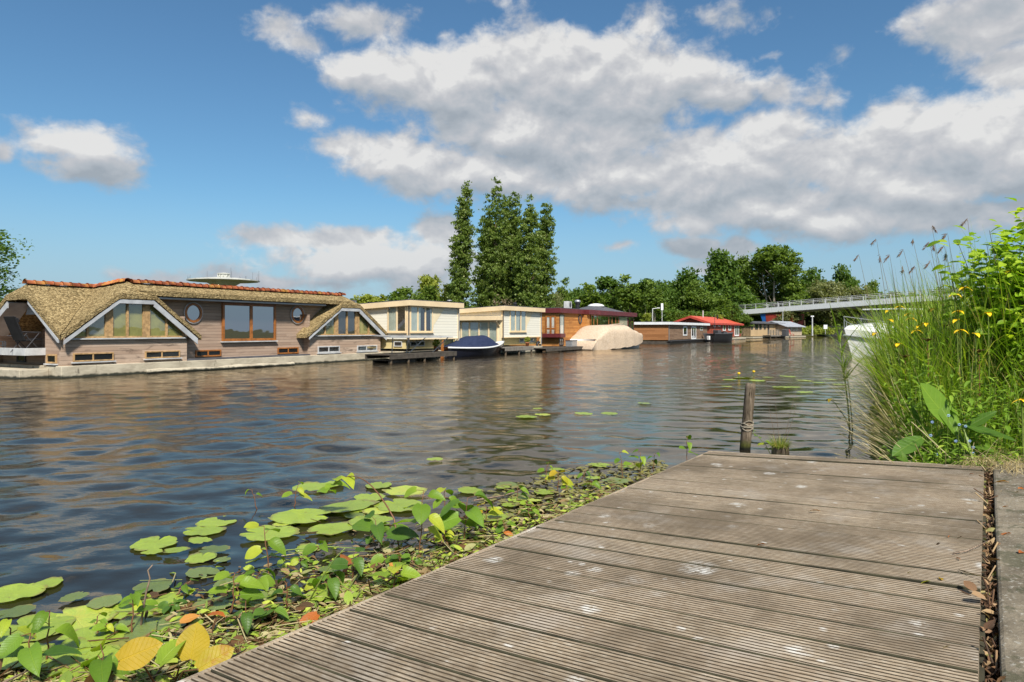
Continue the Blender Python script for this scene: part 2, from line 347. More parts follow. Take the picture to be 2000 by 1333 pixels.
# ================================================================ leaf templates (x across, y along, z up)
def t_leaf(seg=4, w=.5, fold=.12, droop=.25, heart=0.0, wave=0.0, curl=0.0):
    v, f = [], []
    for i in range(seg + 1):
        t = i / seg
        hw = w * .5 * (math.sin(math.pi * min(1, t * (1 - heart * .25) + heart * .25)) ** .75) if 0 < t < 1 else (w * .5 * heart * .8 if t == 0 else 0.002)
        z = -droop * t * t
        for sx in (-1, 0, 1):
            v.append((sx * hw, t - (heart * .10 if sx and t == 0 else 0) , z + (fold * hw * 2 * abs(sx)) + wave * math.sin(t * 9 + sx) * abs(sx) - curl * abs(sx) * hw))
    for i in range(seg):
        for k in (0, 1): a = i * 3 + k; f.append((a, a + 1, a + 4, a + 3))
    return np.array(v), np.array(f)
def t_blade(seg=5, w=1.0, bend=.3, tip=.05):
    v, f = [], []
    for i in range(seg + 1):
        t = i / seg; a = bend * t * 1.4; hw = .5 * w * (1 - (1 - tip) * t ** 2.2)
        y = math.sin(min(a, 1.5)) / a * t if a > 1e-6 else t
        z = (1 - math.cos(a)) / max(a, 1e-6) * t
        v += [(-hw, y, z), (hw, y, z)]
    for i in range(seg): a = i * 2; f.append((a, a + 1, a + 3, a + 2))
    return np.array(v), np.array(f)
def t_card():
    return np.array([(-.5, 0, 0), (0, -.1, .12), (.5, 0, 0), (.32, .6, .05), (0, 1, -.05), (-.32, .6, .05)]), np.array([(0, 1, 4, 5), (1, 2, 3, 4)])
def t_tri(): return np.array([(-.5, 0, 0), (.5, 0, .1), (.1, 1, 0)]), np.array([(0, 1, 2)])
def t_stick(n=4):
    v = [(math.cos(2 * math.pi * j / n) * .5, y, math.sin(2 * math.pi * j / n) * .5) for y in (0, 1) for j in range(n)]
    return np.array(v), np.array([(j, (j + 1) % n, n + (j + 1) % n, n + j) for j in range(n)])

# ================================================================ water
O3 = Vector((3.001, 4.355, .631)); E1 = Vector((930, 1338, 0)).normalized(); E2 = Vector((-1926, 1338, -106)).normalized(); EN = E1.cross(E2).normalized()
def jw(a, b, z=None):                       # jetty frame (a along the quay, b out over the water) -> world
    p = O3 + E1 * a + E2 * b
    if z is not None: p.z = z
    return p
def build_water():
    th = np.concatenate([np.linspace(-180, -50, 14)[:-1], np.linspace(-50, 48, 560), np.linspace(48, 180, 14)[1:]]) * math.pi / 180
    r = [1.0]
    while r[-1] < 75: r.append(r[-1] * 1.0066)
    while r[-1] < 2500: r.append(r[-1] * 1.12)
    r = np.array(r); R, T = np.meshgrid(r, th, indexing='ij'); X = R * np.sin(T); Y = R * np.cos(T); Z = np.zeros_like(X)
    rng = np.random.default_rng(11)
    for i in range(100):
        lam = 10 ** rng.uniform(math.log10(.11), math.log10(1.5)); k = 2 * math.pi / lam
        a = rng.normal(.25, .85) + (math.pi if rng.random() < .3 else 0)
        slope = .0180 * (lam / .5) ** .10 * rng.uniform(.5, 1.3)
        kx, ky = k * math.sin(a), k * math.cos(a)
        ph = kx * X + ky * Y + rng.uniform(0, 6.28) + .6 * np.sin(X * .31 * rng.uniform(.5, 1.5) + Y * .23 + i) + .5 * np.sin(X * .9 - Y * .8 + i * 2.1)
        sp = np.maximum(R * .0066, .02); att = np.clip(lam / sp / 3.2 - 1, 0, 1)
        env = .65 + .5 * np.sin(X * .21 + i * 1.7) * np.sin(Y * .17 + i)
        Z += slope / k * att * env * (np.sin(ph) + .22 * np.cos(2 * ph))
    dx, dy = X - O3.x, Y - O3.y; e1 = dx * E1.x + dy * E1.y; e2 = dx * E2.x + dy * E2.y
    calm = np.clip((e2 - 2.4) / 2.2, 0.08, 1) * np.clip(e1 * .0 + 1, 0, 1)
    calm = np.where(e1 > .5, np.maximum(calm, np.clip((e1 - .5) / 5, .15, .8)), calm)
    Z *= np.clip(.85 + .55 * np.sin(X * .13 + 1.0 + .8 * np.sin(Y * .11)) * np.sin(Y * .19 + X * .06), .35, 1.4)
    Z *= calm * np.clip((95 - R) / 25, 0, 1) * (np.abs(T) < 1.2) * (.75 + .45 * np.clip((R - 6) / 20, 0, 1))
    n, m_ = X.shape; V = np.stack([X, Y, Z], -1).reshape(-1, 3)
    V = np.concatenate([V, [[0, 0, 0]]]); i, j = np.meshgrid(np.arange(n - 1), np.arange(m_ - 1), indexing='ij'); a = (i * m_ + j).ravel()
    q = np.stack([a, a + 1, a + m_ + 1, a + m_], -1)
    tri = np.stack([np.full(m_ - 1, n * m_), np.arange(m_ - 1), np.arange(m_ - 1) + 1], -1)[:, ::-1]
    me = bpy.data.meshes.new('water'); me.vertices.add(len(V)); me.vertices.foreach_set('co', V.ravel())
    li = np.concatenate([q.ravel(), tri.ravel()]); me.loops.add(len(li)); me.loops.foreach_set('vertex_index', li)
    me.polygons.add(len(q) + len(tri)); me.polygons.foreach_set('loop_start', np.concatenate([np.arange(len(q)) * 4, len(q) * 4 + np.arange(len(tri)) * 3]))
    me.polygons.foreach_set('use_smooth', np.ones(len(q) + len(tri), bool)); me.update(calc_edges=True); me.validate()
    def f(g):
        o = g.obj(); p = g.xyz(o)
        n1 = g.noise(g.mapv(o, (1, 1, 1), rot=(0, 0, .3)), 1.1, 4, .62, .6)
        n2 = g.noise(g.mapv(o, (1.3, 2.2, 1), rot=(0, 0, -.25)), 5.5, 4, .6, .5)
        n3 = g.noise(g.mapv(o, (1.2, 2.0, 1), rot=(0, 0, -.15)), 1.6, 3, .55, .5)
        dist = g.vm('LENGTH', o, out=1)
        far = g.mapr(dist, 9, 40); gust = g.mapr(g.noise(g.mapv(o, (.5, 1, 1)), .12, 3, .5), .35, .65, .5, 1.0)
        dd = g.vm('DOT_PRODUCT', g.vm('SUBTRACT', o, tuple(O3)), (E2.x, E2.y, 0), out=1)
        calm = g.mapr(dd, 2.0, 7.5, .12, 1)
        h = g.m('ADD', g.m('MULTIPLY', n2, g.m('ADD', g.m('MULTIPLY', far, .012), .006)), g.m('MULTIPLY', n3, g.m('ADD', g.m('MULTIPLY', far, .018), .008)))
        h = g.m('ADD', h, g.m('MULTIPLY', n1, g.m('MULTIPLY', far, .010)))
        h = g.m('MULTIPLY', h, g.m('MULTIPLY', calm, gust))
        nb = g.bump(h, 1.0, 1.0)
        fr = g.n('ShaderNodeFresnel', {'IOR': 1.52, 'Normal': nb}).outputs[0]
        body = g.n('ShaderNodeBsdfDiffuse', {'Color': g.mix(g.mapr(g.noise(o, .35, 3), .35, .65), (.018, .016, .012), (.026, .022, .016))}).outputs[0]
        gl = g.n('ShaderNodeBsdfGlossy', {'Color': (1.0, .905, .775), 'Roughness': .012, 'Normal': nb}).outputs[0]
        return g.n('ShaderNodeMixShader', {0: g.m('MULTIPLY', fr, 1.1, clamp=True), 1: body, 2: gl}).outputs[0]
    me.materials.append(mat('dark canal water', f))
    o = bpy.data.objects.new('water', me); COL.objects.link(o); tag(o, 'dark rippled canal water between the banks', 'water', kind='structure')
build_water()

# ================================================================ ground: one sheet on both banks, cut out along the canal
def gm(name, ca, cb, sc=1.5):
    def f(g):
        o = g.obj(); n = g.noise(o, sc, 6, .65); n2 = g.noise(o, sc * 14, 3, .6)
        return g.prin(col=g.mix(g.m('ADD', g.m('MULTIPLY', n, .7), g.m('MULTIPLY', g.m('SUBTRACT', n2, .5), .8), clamp=True), ca, cb), rough=.95, spec=.1, normal=g.bump(n2, .6, .03))
    return mat(name, f)
M['soil'] = gm('grassy bank soil', (.035, .045, .015), (.12, .11, .05))
mb = MB()
Lb = [(-60, -60), (-24.5, 13.5), (-9.5, 41), (3, 62), (12, 80), (40, 128), (52, 150), (60, 172), (84, 178), (120, 172), (190, 170)]      # foot of the far bank
def strip(line, out, z, zl):
    for (a, b), (c, d), (e, f_), (g_, h) in zip(line[:-1], line[1:], out[:-1], out[1:]):
        mb.add([(a, b, z), (c, d, z), (g_, h, z), (e, f_, z)], [(0, 1, 2, 3)]); mb.add([(a, b, -.6), (c, d, -.6), (c, d, z), (a, b, z)], [(0, 1, 2, 3)])
Lo = [(-2500, -2500), (-2500, 0), (-2500, 600), (-2500, 2500), (-1200, 2500), (-600, 2500), (0, 2500), (300, 2500), (600, 2500), (1000, 2500), (2500, 2500)]
strip(Lb, Lo, .62, 0)
Rb = [jw(-60, -.02), jw(-4.2, -.02), jw(.02, -.02), jw(.06, .35), jw(1.2, .50), jw(4.0, .85), jw(7, 1.0), jw(14, .6), jw(60, 0), jw(150, -2), Vector((200, 160, 0))]
Ro = [Vector((2500, -2500, 0)), Vector((60, -60, 0)), Vector((30, -10, 0)), Vector((35, -5, 0)), Vector((40, 0, 0)), Vector((60, 0, 0)), Vector((90, 5, 0)), Vector((200, 5, 0)), Vector((800, 10, 0)), Vector((2500, 40, 0)), Vector((2500, 100, 0))]
strip([(p.x, p.y) for p in Rb], [(p.x, p.y) for p in Ro], .53, 0)
tag(mb.build('ground', M['soil']), 'grassy land on both banks of the canal', 'ground', kind='structure')

# ================================================================ jetty: grooved hardwood boards
JM = bpy.data.objects.new('wooden_jetty', None); COL.objects.link(JM)
from mathutils import Matrix
JM.matrix_world = Matrix(((E1.x, E2.x, EN.x, O3.x), (E1.y, E2.y, EN.y, O3.y), (E1.z, E2.z, EN.z, O3.z), (0, 0, 0, 1)))
tag(JM, 'weathered grooved hardwood jetty with pale stains in the foreground', 'jetty')
def _deck(g):
    o = g.obj(); p = g.xyz(o); bi = g.m('FLOOR', g.m('DIVIDE', p[0], .168))
    rv = g.n('ShaderNodeTexWhiteNoise', {'Vector': g.comb(bi, 2.0, 0)}, noise_dimensions='3D').outputs[0]
    gr = g.noise(g.comb(g.m('MULTIPLY', p[0], 120), g.m('MULTIPLY', p[1], 5), bi), 1.0, 5, .7)
    gr2 = g.noise(g.comb(g.m('MULTIPLY', p[0], 320), g.m('MULTIPLY', p[1], 26), bi), 1.0, 3, .7)
    big = g.noise(g.mapv(o, (1, 1, 1), loc=(3, 1, 0)), 1.5, 5, .62)
    c = g.mix(g.mapr(gr, .3, .75), (.19, .135, .082), (.48, .375, .25))
    c = g.mix(g.mapr(gr2, .42, .75), c, (.60, .53, .41))
    c = g.mix(g.m('MULTIPLY', rv, .4), c, (.22, .16, .11))
    c = g.mix(g.m('MULTIPLY', g.mapr(big, .42, .62), .66), c, (.115, .088, .056))
    c = g.mix(g.m('MULTIPLY', g.mapr(g.noise(o, 3.1, 5, .65), .50, .70), .35), c, (.50, .46, .40))
    # bleached droppings and lichen rings
    w = g.vm('ADD', o, g.vm('MULTIPLY', g.vm('SUBTRACT', g.noise(o, 9, 3, col=True), (.5, .5, .5)), (.06, .06, 0)))
    for sc, th, am, mp in ((1.9, .085, .45, (1, 1.2, 0)), (3.7, .085, .8, (1, 1.1, 0)), (9.5, .06, .7, (1, 1, 0))):
        d = g.voro(g.mapv(w, mp, loc=(sc, sc * 2, 0)), sc, 0); br = g.noise(o, 34, 3, .7)
        sel = g.mapr(g.xyz(g.voro(g.mapv(w, mp, loc=(sc, sc * 2, 0)), sc, 1))[0], .35, .45)
        c = g.mix(g.m('MULTIPLY', g.m('MULTIPLY', g.mapr(d, th, th + .12, 1, 0), g.mapr(br, .35, .55)), g.m('MULTIPLY', sel, am)), c, (.70, .68, .62))
    moss_shade = g.m('MULTIPLY', g.mapr(g.noise(o, 2.3, 4), .5, .62), .5)
    return g.prin(col=c, rough=.82, spec=.25, normal=g.bump(g.m('ADD', gr, g.m('MULTIPLY', gr2, .6)), .55, .0018)), moss_shade
M['deck'] = mat('weathered grooved hardwood', lambda g: _deck(g)[0])
M['groove'] = plain('groove dirt with painted shade', (.075, .055, .034), .95, .5, 12)  # dirt colour that also carries the shade of the grooves
M['moss_shade'] = plain('mossy joint dirt with painted shade', (.050, .045, .024), .95, .5, 7)  # mossy dirt, and shade painted onto the sunlit walls of the joints
L0, L1, WD = -6.2, 0.0, 1.765; PIT = .168; NB = int((L1 - L0) / PIT)
V, Fq, Mi = [], [], []
ys = np.linspace(0, 1, 22)
rng = np.random.default_rng(3)
for b in range(NB):
    x0 = L1 - (b + 1) * PIT + .0035; wB = PIT - .007
    z0 = rng.normal(0, .0011); tilt = rng.normal(0, .0007); ye = WD + rng.normal(0, .0025); ph = rng.uniform(0, 6)
    prof = [(0, -.03, 0), (.0, -.003, 0), (.003, 0, 0)]; ng = 8; gp = .0192
    for k in range(ng):
        a = .0062 + k * gp
        prof += [(a + .001, 0, 0), (a + .0022, -.0055, 1), (a + .0068, -.0055, 1), (a + .0080, 0, 0)]
    prof += [(wB - .003, 0, 0), (wB, -.003, 0), (wB, -.03, 0)]
    base = len(V); k = len(prof)
    for t in ys:
        y = t * ye; wob = .0006 * math.sin(ph + t * 9) + .0012 * math.sin(ph * 2 + t * 4)
        for (x, z, _) in prof: V.append((x0 + x, y, z + z0 + wob + tilt * (x / wB - .5) * 4))
    for i in range(len(ys) - 1):
        for j in range(k - 1):
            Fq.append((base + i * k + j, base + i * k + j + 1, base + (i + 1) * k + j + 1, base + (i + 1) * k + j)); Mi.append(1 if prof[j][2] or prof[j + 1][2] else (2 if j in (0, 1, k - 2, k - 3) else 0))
    for i in (0, len(ys) - 1): Fq.append(tuple(base + i * k + j for j in range(k))); Mi.append(0)
mb = MB(); mb.v = V; mb.f = Fq; mb.mi = Mi
mb.build('decking', [M['deck'], M['groove'], M['moss_shade']], JM)
mb = MB(); mb.box(L0, L1 - .002, .02, WD - .02, -.12, -.085); mb.build('underlay', M['moss_shade'], JM)
mb = MB(); mb.box(L0, L1 + .0, WD + .004, WD + .022, -.15, -.0025); mb.build('edge_board', M['deck'], JM, bevel=.003)
mb = MB(); mb.box(L1 + .003, L1 + .028, .0, WD + .022, -.15, -.002); mb.build('end_board', M['deck'], JM, bevel=.003)
mb = MB(); mb.box(L0, L1, -.012, .003, -.16, -.026)
for y in (.12, .9, 1.6): mb.box(L0, L1 - .02, y, y + .07, -.2, -.066)
mb.build('joist', M['moss_shade'], JM)
for a in (-5.6, -3.9, -2.1, -.25):
    for bb in (.3, 1.5):
        mb = MB(); mb.tube([(a, bb, -.21), (a, bb, -1.4)], .07, 12); mb.build('pile', M['bark'], JM)

# concrete quay edge beside it, beyond a litter-filled slot
def _conc(g):
    o = g.obj(); n = g.noise(o, 2.2, 6, .65); f = g.noise(o, 60, 3, .7); s = g.voro(o, 90, 0)
    c = g.mix(g.mapr(n, .35, .65), (.115, .096, .068), (.26, .22, .16)); c = g.mix(g.mapr(f, .55, .7), c, (.34, .32, .27))
    c = g.mix(g.m('MULTIPLY', g.mapr(g.noise(o, 5.5, 5, .7), .52, .6), .6), c, (.05, .055, .028))
    return g.prin(col=c, rough=.95, spec=.15, normal=g.bump(g.m('ADD', f, g.m('MULTIPLY', s, .4)), .6, .006))
M['conc'] = mat('rough mossy concrete', _conc)
QK = bpy.data.objects.new('quay_edge', None); COL.objects.link(QK); QK.matrix_world = JM.matrix_world.copy()
tag(QK, 'rough grey concrete quay edge right of the jetty boards', 'quay edge')
for a0, a1 in ((-6.2, -3.62), (-3.61, -1.52), (-1.51, .22)):
    mb = MB(); mb.box(a0, a1, -.62, -.046, -.9, .004); mb.build('concrete_slab', M['conc'], QK, bevel=.012)
mb = MB(); mb.box(-6.2, .2, -.044, -.014, -.9, -.14); mb.build('slot_bottom', M['moss_shade'], QK)
# ================================================================ houseboats
class Row:
    """vertical facade frame: local x along the bank (away), y back from the water, z up; origin at the waterline"""
    def __init__(s, u0, v0, u1=None, v1=None, d=None):
        s.P = onz(u0, v0)
        s.D = (onz(u1, v1) - s.P).normalized() if d is None else Vector((*d, 0)).normalized()
        s.N = Vector((-s.D.y, s.D.x, 0)); s.rz = math.atan2(s.D.y, s.D.x)
    def s(r, u, t=0.0):
        q = (u - 1000) / F; P = r.P + r.N * t; return (q * P.y - P.x) / (r.D.x - q * r.D.y)
    def t(r, u, s0=0.0):
        q = (u - 1000) / F; P = r.P + r.D * s0; return (q * P.y - P.x) / (r.N.x - q * r.N.y)
    def z(r, u, v, t=0.0):
        Y = (r.P + r.D * r.s(u, t) + r.N * t).y; return CAMH + (HZ - v) / F * Y
    def zl(r, u, v, s0=0.0):
        Y = (r.P + r.D * s0 + r.N * r.t(u, s0)).y; return CAMH + (HZ - v) / F * Y
    def root(r, name, label, cat, group=None): return empty(name, r.P, r.rz, label, cat, group)
    def w(r, x, y, z): return r.P + r.D * x + r.N * y + Vector((0, 0, z))
def front(t0=0.0): return lambda a, o, z: (a, t0 - o, z)          # a along, o outwards, z
def left(s0=0.0): return lambda a, o, z: (s0 - o, a, z)           # the end wall that looks back along the bank
HBG = 'houseboats moored along the far bank'

def window(root, m, a0, a1, z0, z1, cuts=(), mf=None, glass='glass', fw=.06, back=None, sill=None, dep=.05, name='window', mids=(), cw=None, covers=None):
    """frame with casement bars; pane (and a curtain or blind behind it) as sub-parts"""
    if a0 > a1: a0, a1 = a1, a0
    mb = MB(); cw = cw or fw
    mb.box(a0, a0 + fw, 0, dep, z0, z1, m).box(a1 - fw, a1, 0, dep, z0, z1, m).box(a0 + fw, a1 - fw, 0, dep, z1 - fw, z1, m).box(a0 + fw, a1 - fw, 0, dep, z0, z0 + fw, m)
    for c in cuts: x = a0 + (a1 - a0) * c; mb.box(x - cw / 2, x + cw / 2, 0, dep - .004, z0 + fw, z1 - fw, m)
    for c in mids: z = z0 + (z1 - z0) * c; mb.box(a0 + fw, a1 - fw, 0, dep - .012, z - cw / 2.4, z + cw / 2.4, m)
    w = mb.build(name, mf, root, bevel=.006)
    g = MB(); g.add([m(a0 + fw * .8, dep * .55, z0 + fw * .8), m(a1 - fw * .8, dep * .55, z0 + fw * .8), m(a1 - fw * .8, dep * .55, z1 - fw * .8), m(a0 + fw * .8, dep * .55, z1 - fw * .8)], [(0, 1, 2, 3)])
    g.build('pane', M[glass], w)
    if back:
        c = MB()
        for (x0, x1) in (covers or [(0, 1)]):
            xa, xb = a0 + fw * .7 + (a1 - a0 - 1.4 * fw) * x0, a0 + fw * .7 + (a1 - a0 - 1.4 * fw) * x1; n = max(8, int((xb - xa) / .03)) if 'curtain' in back else 2
            vs = []
            for i in range(n + 1):
                x = xa + (xb - xa) * i / n; o = .012 + (.006 * math.sin(i * 1.9) if n > 2 else 0); vs += [m(x, o, z0 + fw * .7), m(x, o, z1 - fw * .7)]
            c.add(vs, [(i * 2, i * 2 + 2, i * 2 + 3, i * 2 + 1) for i in range(n)])
        c.build('curtain' if 'curtain' in back else 'blind', M[back], w)
        if covers:
            d = MB(); d.add([m(a0 + fw, .003, z0 + fw), m(a1 - fw, .003, z0 + fw), m(a1 - fw, .003, z1 - fw), m(a0 + fw, .003, z1 - fw)], [(0, 1, 2, 3)]); d.build('dark_interior', M['black'], w)
    if sill: s_ = MB(); s_.box(a0 - .05, a1 + .05, 0, dep + .05, z0 - .045, z0 - .005, m); s_.build('sill', M[sill], w)
    return w
def tiles(mb, p0, p1, wdt=.13, step=.27):
    """half-round ridge tiles laid one over the next from p0 to p1"""
    p0, p1 = Vector(p0), Vector(p1); L = (p1 - p0).length; n = max(2, round(L / step)); d = (p1 - p0) / n; t = d.normalized(); a = t.cross(Vector((0, 0, 1))).normalized(); up = a.cross(t)
    for i in range(n):
        k = 9; vs = []; j = random.uniform(-.012, .012)
        for e, r in ((0, wdt * 1.08), (.12, wdt * 1.08), (.16, wdt * .93), (1.08, wdt * .9)):
            c = p0 + d * (i + e) + up * (j - .05)
            vs += [c + a * math.cos(math.pi * q / (k - 1)) * r * 1.1 + up * math.sin(math.pi * q / (k - 1)) * r for q in range(k)]
        mb.add(vs, [(e * k + q, e * k + q + 1, (e + 1) * k + q + 1, (e + 1) * k + q) for e in range(3) for q in range(k - 1)] + [tuple(range(k))])

# ---- 1: the thatched houseboat
R1 = Row(120, 739, 745, 702.6)
h = R1.root('thatched_houseboat', 'long weathered wooden houseboat with thatched gables and orange ridge tiles', 'houseboat', HBG)
Lg = R1.s(743); S = R1.s; fr = front(0)
zH, zE, zG, zP = .37, 1.36, 2.66, 3.16
mb = MB(); mb.box(-.06, Lg + .06, -.10, 4.7, -.5, zH); mb.box(-.9, -.06, .6, 4.4, -.5, .28); mb.build('hull', M['hull'], h, bevel=.02)
g1 = (0.0, S(365)); c1 = (1.70, 2.92)
w2 = S(605); g2 = (w2, Lg); mid2 = (w2 + Lg) / 2; c2 = (mid2 - .62, mid2 + .62)
RT = 1.05                                                                      # how far the gable boxes reach behind the recessed middle wall
def gable_wall(a, b, c, d, mt, name='wall'):
    mb = MB(); P = [(a, 0, zH), (b, 0, zH), (b, 0, zE + .03), (d, 0, zG - .04), (c, 0, zG - .04), (a, 0, zE + .03)]
    mb.slab(P, .12, (0, 1, 0)); return mb.build(name, mt, h)
gable_wall(g1[0], g1[1], c1[0], c1[1], M['cedar_grey']); gable_wall(g2[0], g2[1], c2[0], c2[1], M['cedar_grey'])
for bx in ((g1[1] - .12, g1[1], .12, .40, zH, 2.0), (g2[0], g2[0] + .12, .12, .40, zH, 2.2), (g2[1] - .12, g2[1], .12, 4.5, zH, 1.35)): mb = MB(); mb.box(*bx); mb.build('wall', M['cedar_plain'], h)
mb = MB(); mb.box(c1[1] - .1, c2[0] + .1, .40, .52, zH + .05, 2.90); mb.build('wall', M['cedar_plain'], h)
mb = MB(); mb.box(1.7, Lg - .3, 4.28, 4.4, zH, 2.55); mb.build('wall', M['cedar_plain'], h)
mb = MB(); mb.box(g1[1] + .002, g2[0] - .002, -.04, .40, zH + .002, zH + .06); mb.build('ledge', M['roofgrey'], h)
# left end: a strip of wall, then the recessed terrace
tg0 = .93
mb = MB(); mb.slab([(0, .12, zH), (0, tg0, zH), (0, tg0, 1.95), (0, .5, 1.70), (0, .12, 1.40)], .1, (1, 0, 0)); mb.build('wall', M['cedar_plain'], h); mb = MB(); mb.box(.1, 1.6, tg0 - .1, tg0, zH, 2.0); mb.build('wall', M['cedar_plain'], h)
mb = MB(); mb.slab([(1.6, .5, zH), (1.6, 4.3, zH), (1.6, 4.3, 1.5), (1.6, 2.7, 2.62), (1.6, 1.7, 2.62), (1.6, .5, 1.7)], .1, (1, 0, 0)); mb.build('wall', M['cedar_plain'], h)
mb = MB(); mb.box(.35, .45, tg0, 4.28, zH, .735); mb.build('wall', M['cedar_plain'], h)
mb = MB(); mb.box(0, 1.69, 4.3, 4.4, zH, 1.5); mb.build('wall', M['cedar_plain'], h)
mb = MB(); mb.slab([(.42, .62, 1.72), (.42, 4.15, 1.55), (.42, 2.75, 2.60), (.42, 1.72, 2.60)][0:1] + [(.42, 1.50, 2.02), (.42, 2.95, 2.02), (.42, 2.62, 2.62), (.42, 1.78, 2.62)], .06, (1, 0, 0)); mb.build('gable_panel', M['barge'], h)
mb = MB(); mb.box(-.55, 1.6, tg0 + .01, 4.6, .74, .80); mb.build('terrace_floor', M['cedar_plain'], h)
mb = MB(); mb.box(-.60, -.55, tg0 - .04, 4.6, .70, .93).box(-.55, 0, tg0 - .04, tg0 + .008, .70, .93); mb.build('terrace_fascia', M['greywhite'], h, bevel=.006)
mb = MB()
for yy in (1.9, 2.05): mb.box(-.50, -.46, yy + .4, yy + .43, .80, 1.14)
for zz in (1.0, 1.13): mb.tube([(-.48, 2.3, zz), (-.48, 4.5, zz)], .012, 6)
mb.build('railing', M['darkgrey'], h)
# upper gable windows (glass wall of seven lights under the rake)
def gable_lights(x0, x1, c, d, z0, glazing, bars, posts, mf):
    def top(x): return min(zG - .16, zE + .03 + (x - x0s) * sl - .17 if x < c else zE + .03 + (x1s - x) * sr - .17)
    x0s, x1s = (g1 if c == c1[0] else g2); sl = (zG - zE) / (c - x0s); sr = (zG - zE) / (x1s - d)
    mb = MB(); edges = [x0] + sorted([b for b, _ in bars]) + [x1]
    xs = [x0 + (x1 - x0) * i / 40 for i in range(41)]
    tw = .055
    line = [(x0, max(z0 + .05, top(x0)))] + [(x, top(x)) for x in (c + .13, d - .13)] + [(x1, max(z0 + .05, top(x1)))]
    for (xa, za), (xb, zb) in zip(line[:-1], line[1:]): mb.slab([(xa, -.07, za), (xb, -.07, zb), (xb, -.07, zb + tw * 1.3), (xa, -.07, za + tw * 1.3)], .065, (0, 1, 0))
    mb.box(x0, x1, -.07, -.005, z0, z0 + tw); mb.box(x0 - .03, x0 + .03, -.072, -.005, z0, top(x0) + .04); mb.box(x1 - .03, x1 + .03, -.072, -.005, z0, top(x1) + .04)
    for b, wd in bars: mb.box(b - wd / 2, b + wd / 2, -.075, -.004, z0 + tw, top(b) + .03)
    w = mb.build('window', mf, h)
    for i in range(len(edges) - 1):
        a, b = edges[i], edges[i + 1]; pts = [(a, z0 + .03)] + [(b, z0 + .03), (b, top(b))] + [(x, top(x)) for x in (d - .13, c + .13) if a < x < b] + [(a, top(a))]
        g_ = MB(); g_.add([(x, -.04, z) for x, z in pts], [tuple(range(len(pts)))]); g_.build('pane', M['glass_clear'], w)
        g_ = MB(); g_.add([(x, -.016, z) for x, z in pts], [tuple(range(len(pts)))]); g_.build('blind', M[glazing[i]], w)
    s_ = MB(); s_.box(x0 - .04, x1 + .05, -.12, -.002, z0 - .045, z0 - .002); s_.build('sill', M['greywhite'], w)
    return w
bars1 = [(S(169), .07), (S(211), .26), (S(247), .07), (S(284), .26), (S(323.5), .07)]
gable_lights(S(130), S(357), c1[0], c1[1], 1.24, ['blind', 'blind_pale', 'blind', 'blind', 'blind', 'blind'], bars1, None, M['palewood'])
bars2 = [(S(633), .09), (S(655), .24), (S(676), .09), (S(696), .28), (S(718.5), .09)]
M['mirrorback'] = plain('dim room', (.04, .042, .035), .7)
gable_lights(S(614), S(738), c2[0], c2[1], 1.26, ['blind', 'blind', 'mirrorback', 'mirrorback', 'blind', 'blind'], bars2, None, M['palewood'])
Z = R1.z
window(h, fr, S(142), S(221), Z(142, 707.5), Z(142, 690.5), (.48,), M['palewood'], 'glass_dark', .045, sill='greywhite')
window(h, fr, S(282.5), S(350.5), Z(283, 701), Z(283, 686.5), (.47,), M['palewood'], 'glass', .045, sill='greywhite')
window(h, fr, S(620), S(662.5), Z(620, 690), Z(620, 677), (.49,), M['greywhite'], 'glass_mirror', .05, sill='greywhite')
window(h, fr, S(697), S(735.5), Z(697, 687), Z(697, 675.5), (.46,), M['greywhite'], 'glass_mirror', .05, sill='greywhite')
window(h, left(0), R1.t(112), R1.t(93), Z(120, 711), Z(120, 693), (), M['palewood'], 'glass_dark', .05, sill='greywhite')
window(h, left(.35), 2.75, 3.3, .42, .68, (), M['darkgrey'], 'glass_dark', .05)
fm = front(.40); S4 = lambda u: S(u, .4); Z4 = lambda u, v: Z(u, v, .4)
window(h, fm, S4(432.5), S4(537), Z4(433, 667), Z4(433, 591.5), (.52,), M['orangewood'], 'glass_mirror', .10, sill='greywhite', dep=.08, cw=.13, name='picture_window')
window(h, fm, S4(381), S4(431), Z4(381, 698), Z4(381, 684.5), (.48,), M['orangewood'], 'glass_dark', .055)
window(h, fm, S4(541.5), S4(582), Z4(541.5, 692), Z4(541.5, 679.5), (.5,), M['orangewood'], 'glass_dark', .055)
for uc, vc, ru in ((376.5, 611.5, 18), (580, 615, 13.5)):
    x, z = S4(uc), Z4(uc, vc); r = Z4(uc, vc - (19 if ru == 18 else 16.5)) - z
    mb = MB(); n = 40; vs = []
    for k, (rr, oo) in enumerate(((r + .005, 0), (r, .07), (r - .085, .07), (r - .085, .03))): vs += [(x + math.cos(2 * math.pi * i / n) * rr, .40 - oo, z + math.sin(2 * math.pi * i / n) * rr) for i in range(n)]
    mb.add(vs, [(k * n + i, k * n + (i + 1) % n, (k + 1) * n + (i + 1) % n, (k + 1) * n + i) for k in range(3) for i in range(n)])
    w = mb.build('round_window', M['orangewood'], h)
    g_ = MB(); g_.add([(x + math.cos(2 * math.pi * i / n) * (r - .08), .365, z + math.sin(2 * math.pi * i / n) * (r - .08)) for i in range(n)], [tuple(range(n))]); g_.build('pane', M['glass_mirror'], w)
    g_ = MB(); vs = []
    for rr, oo in ((r + .035, .02), (r + .035, .055), (r + .006, .055)): vs += [(x + math.cos(2 * math.pi * i / n) * rr, .40 - oo, z + math.sin(2 * math.pi * i / n) * rr) for i in range(n)]
    g_.add(vs, [(k * n + i, k * n + (i + 1) % n, (k + 1) * n + (i + 1) % n, (k + 1) * n + i) for k in range(2) for i in range(n)]); g_.build('drip_ring', M['greywhite'], w)
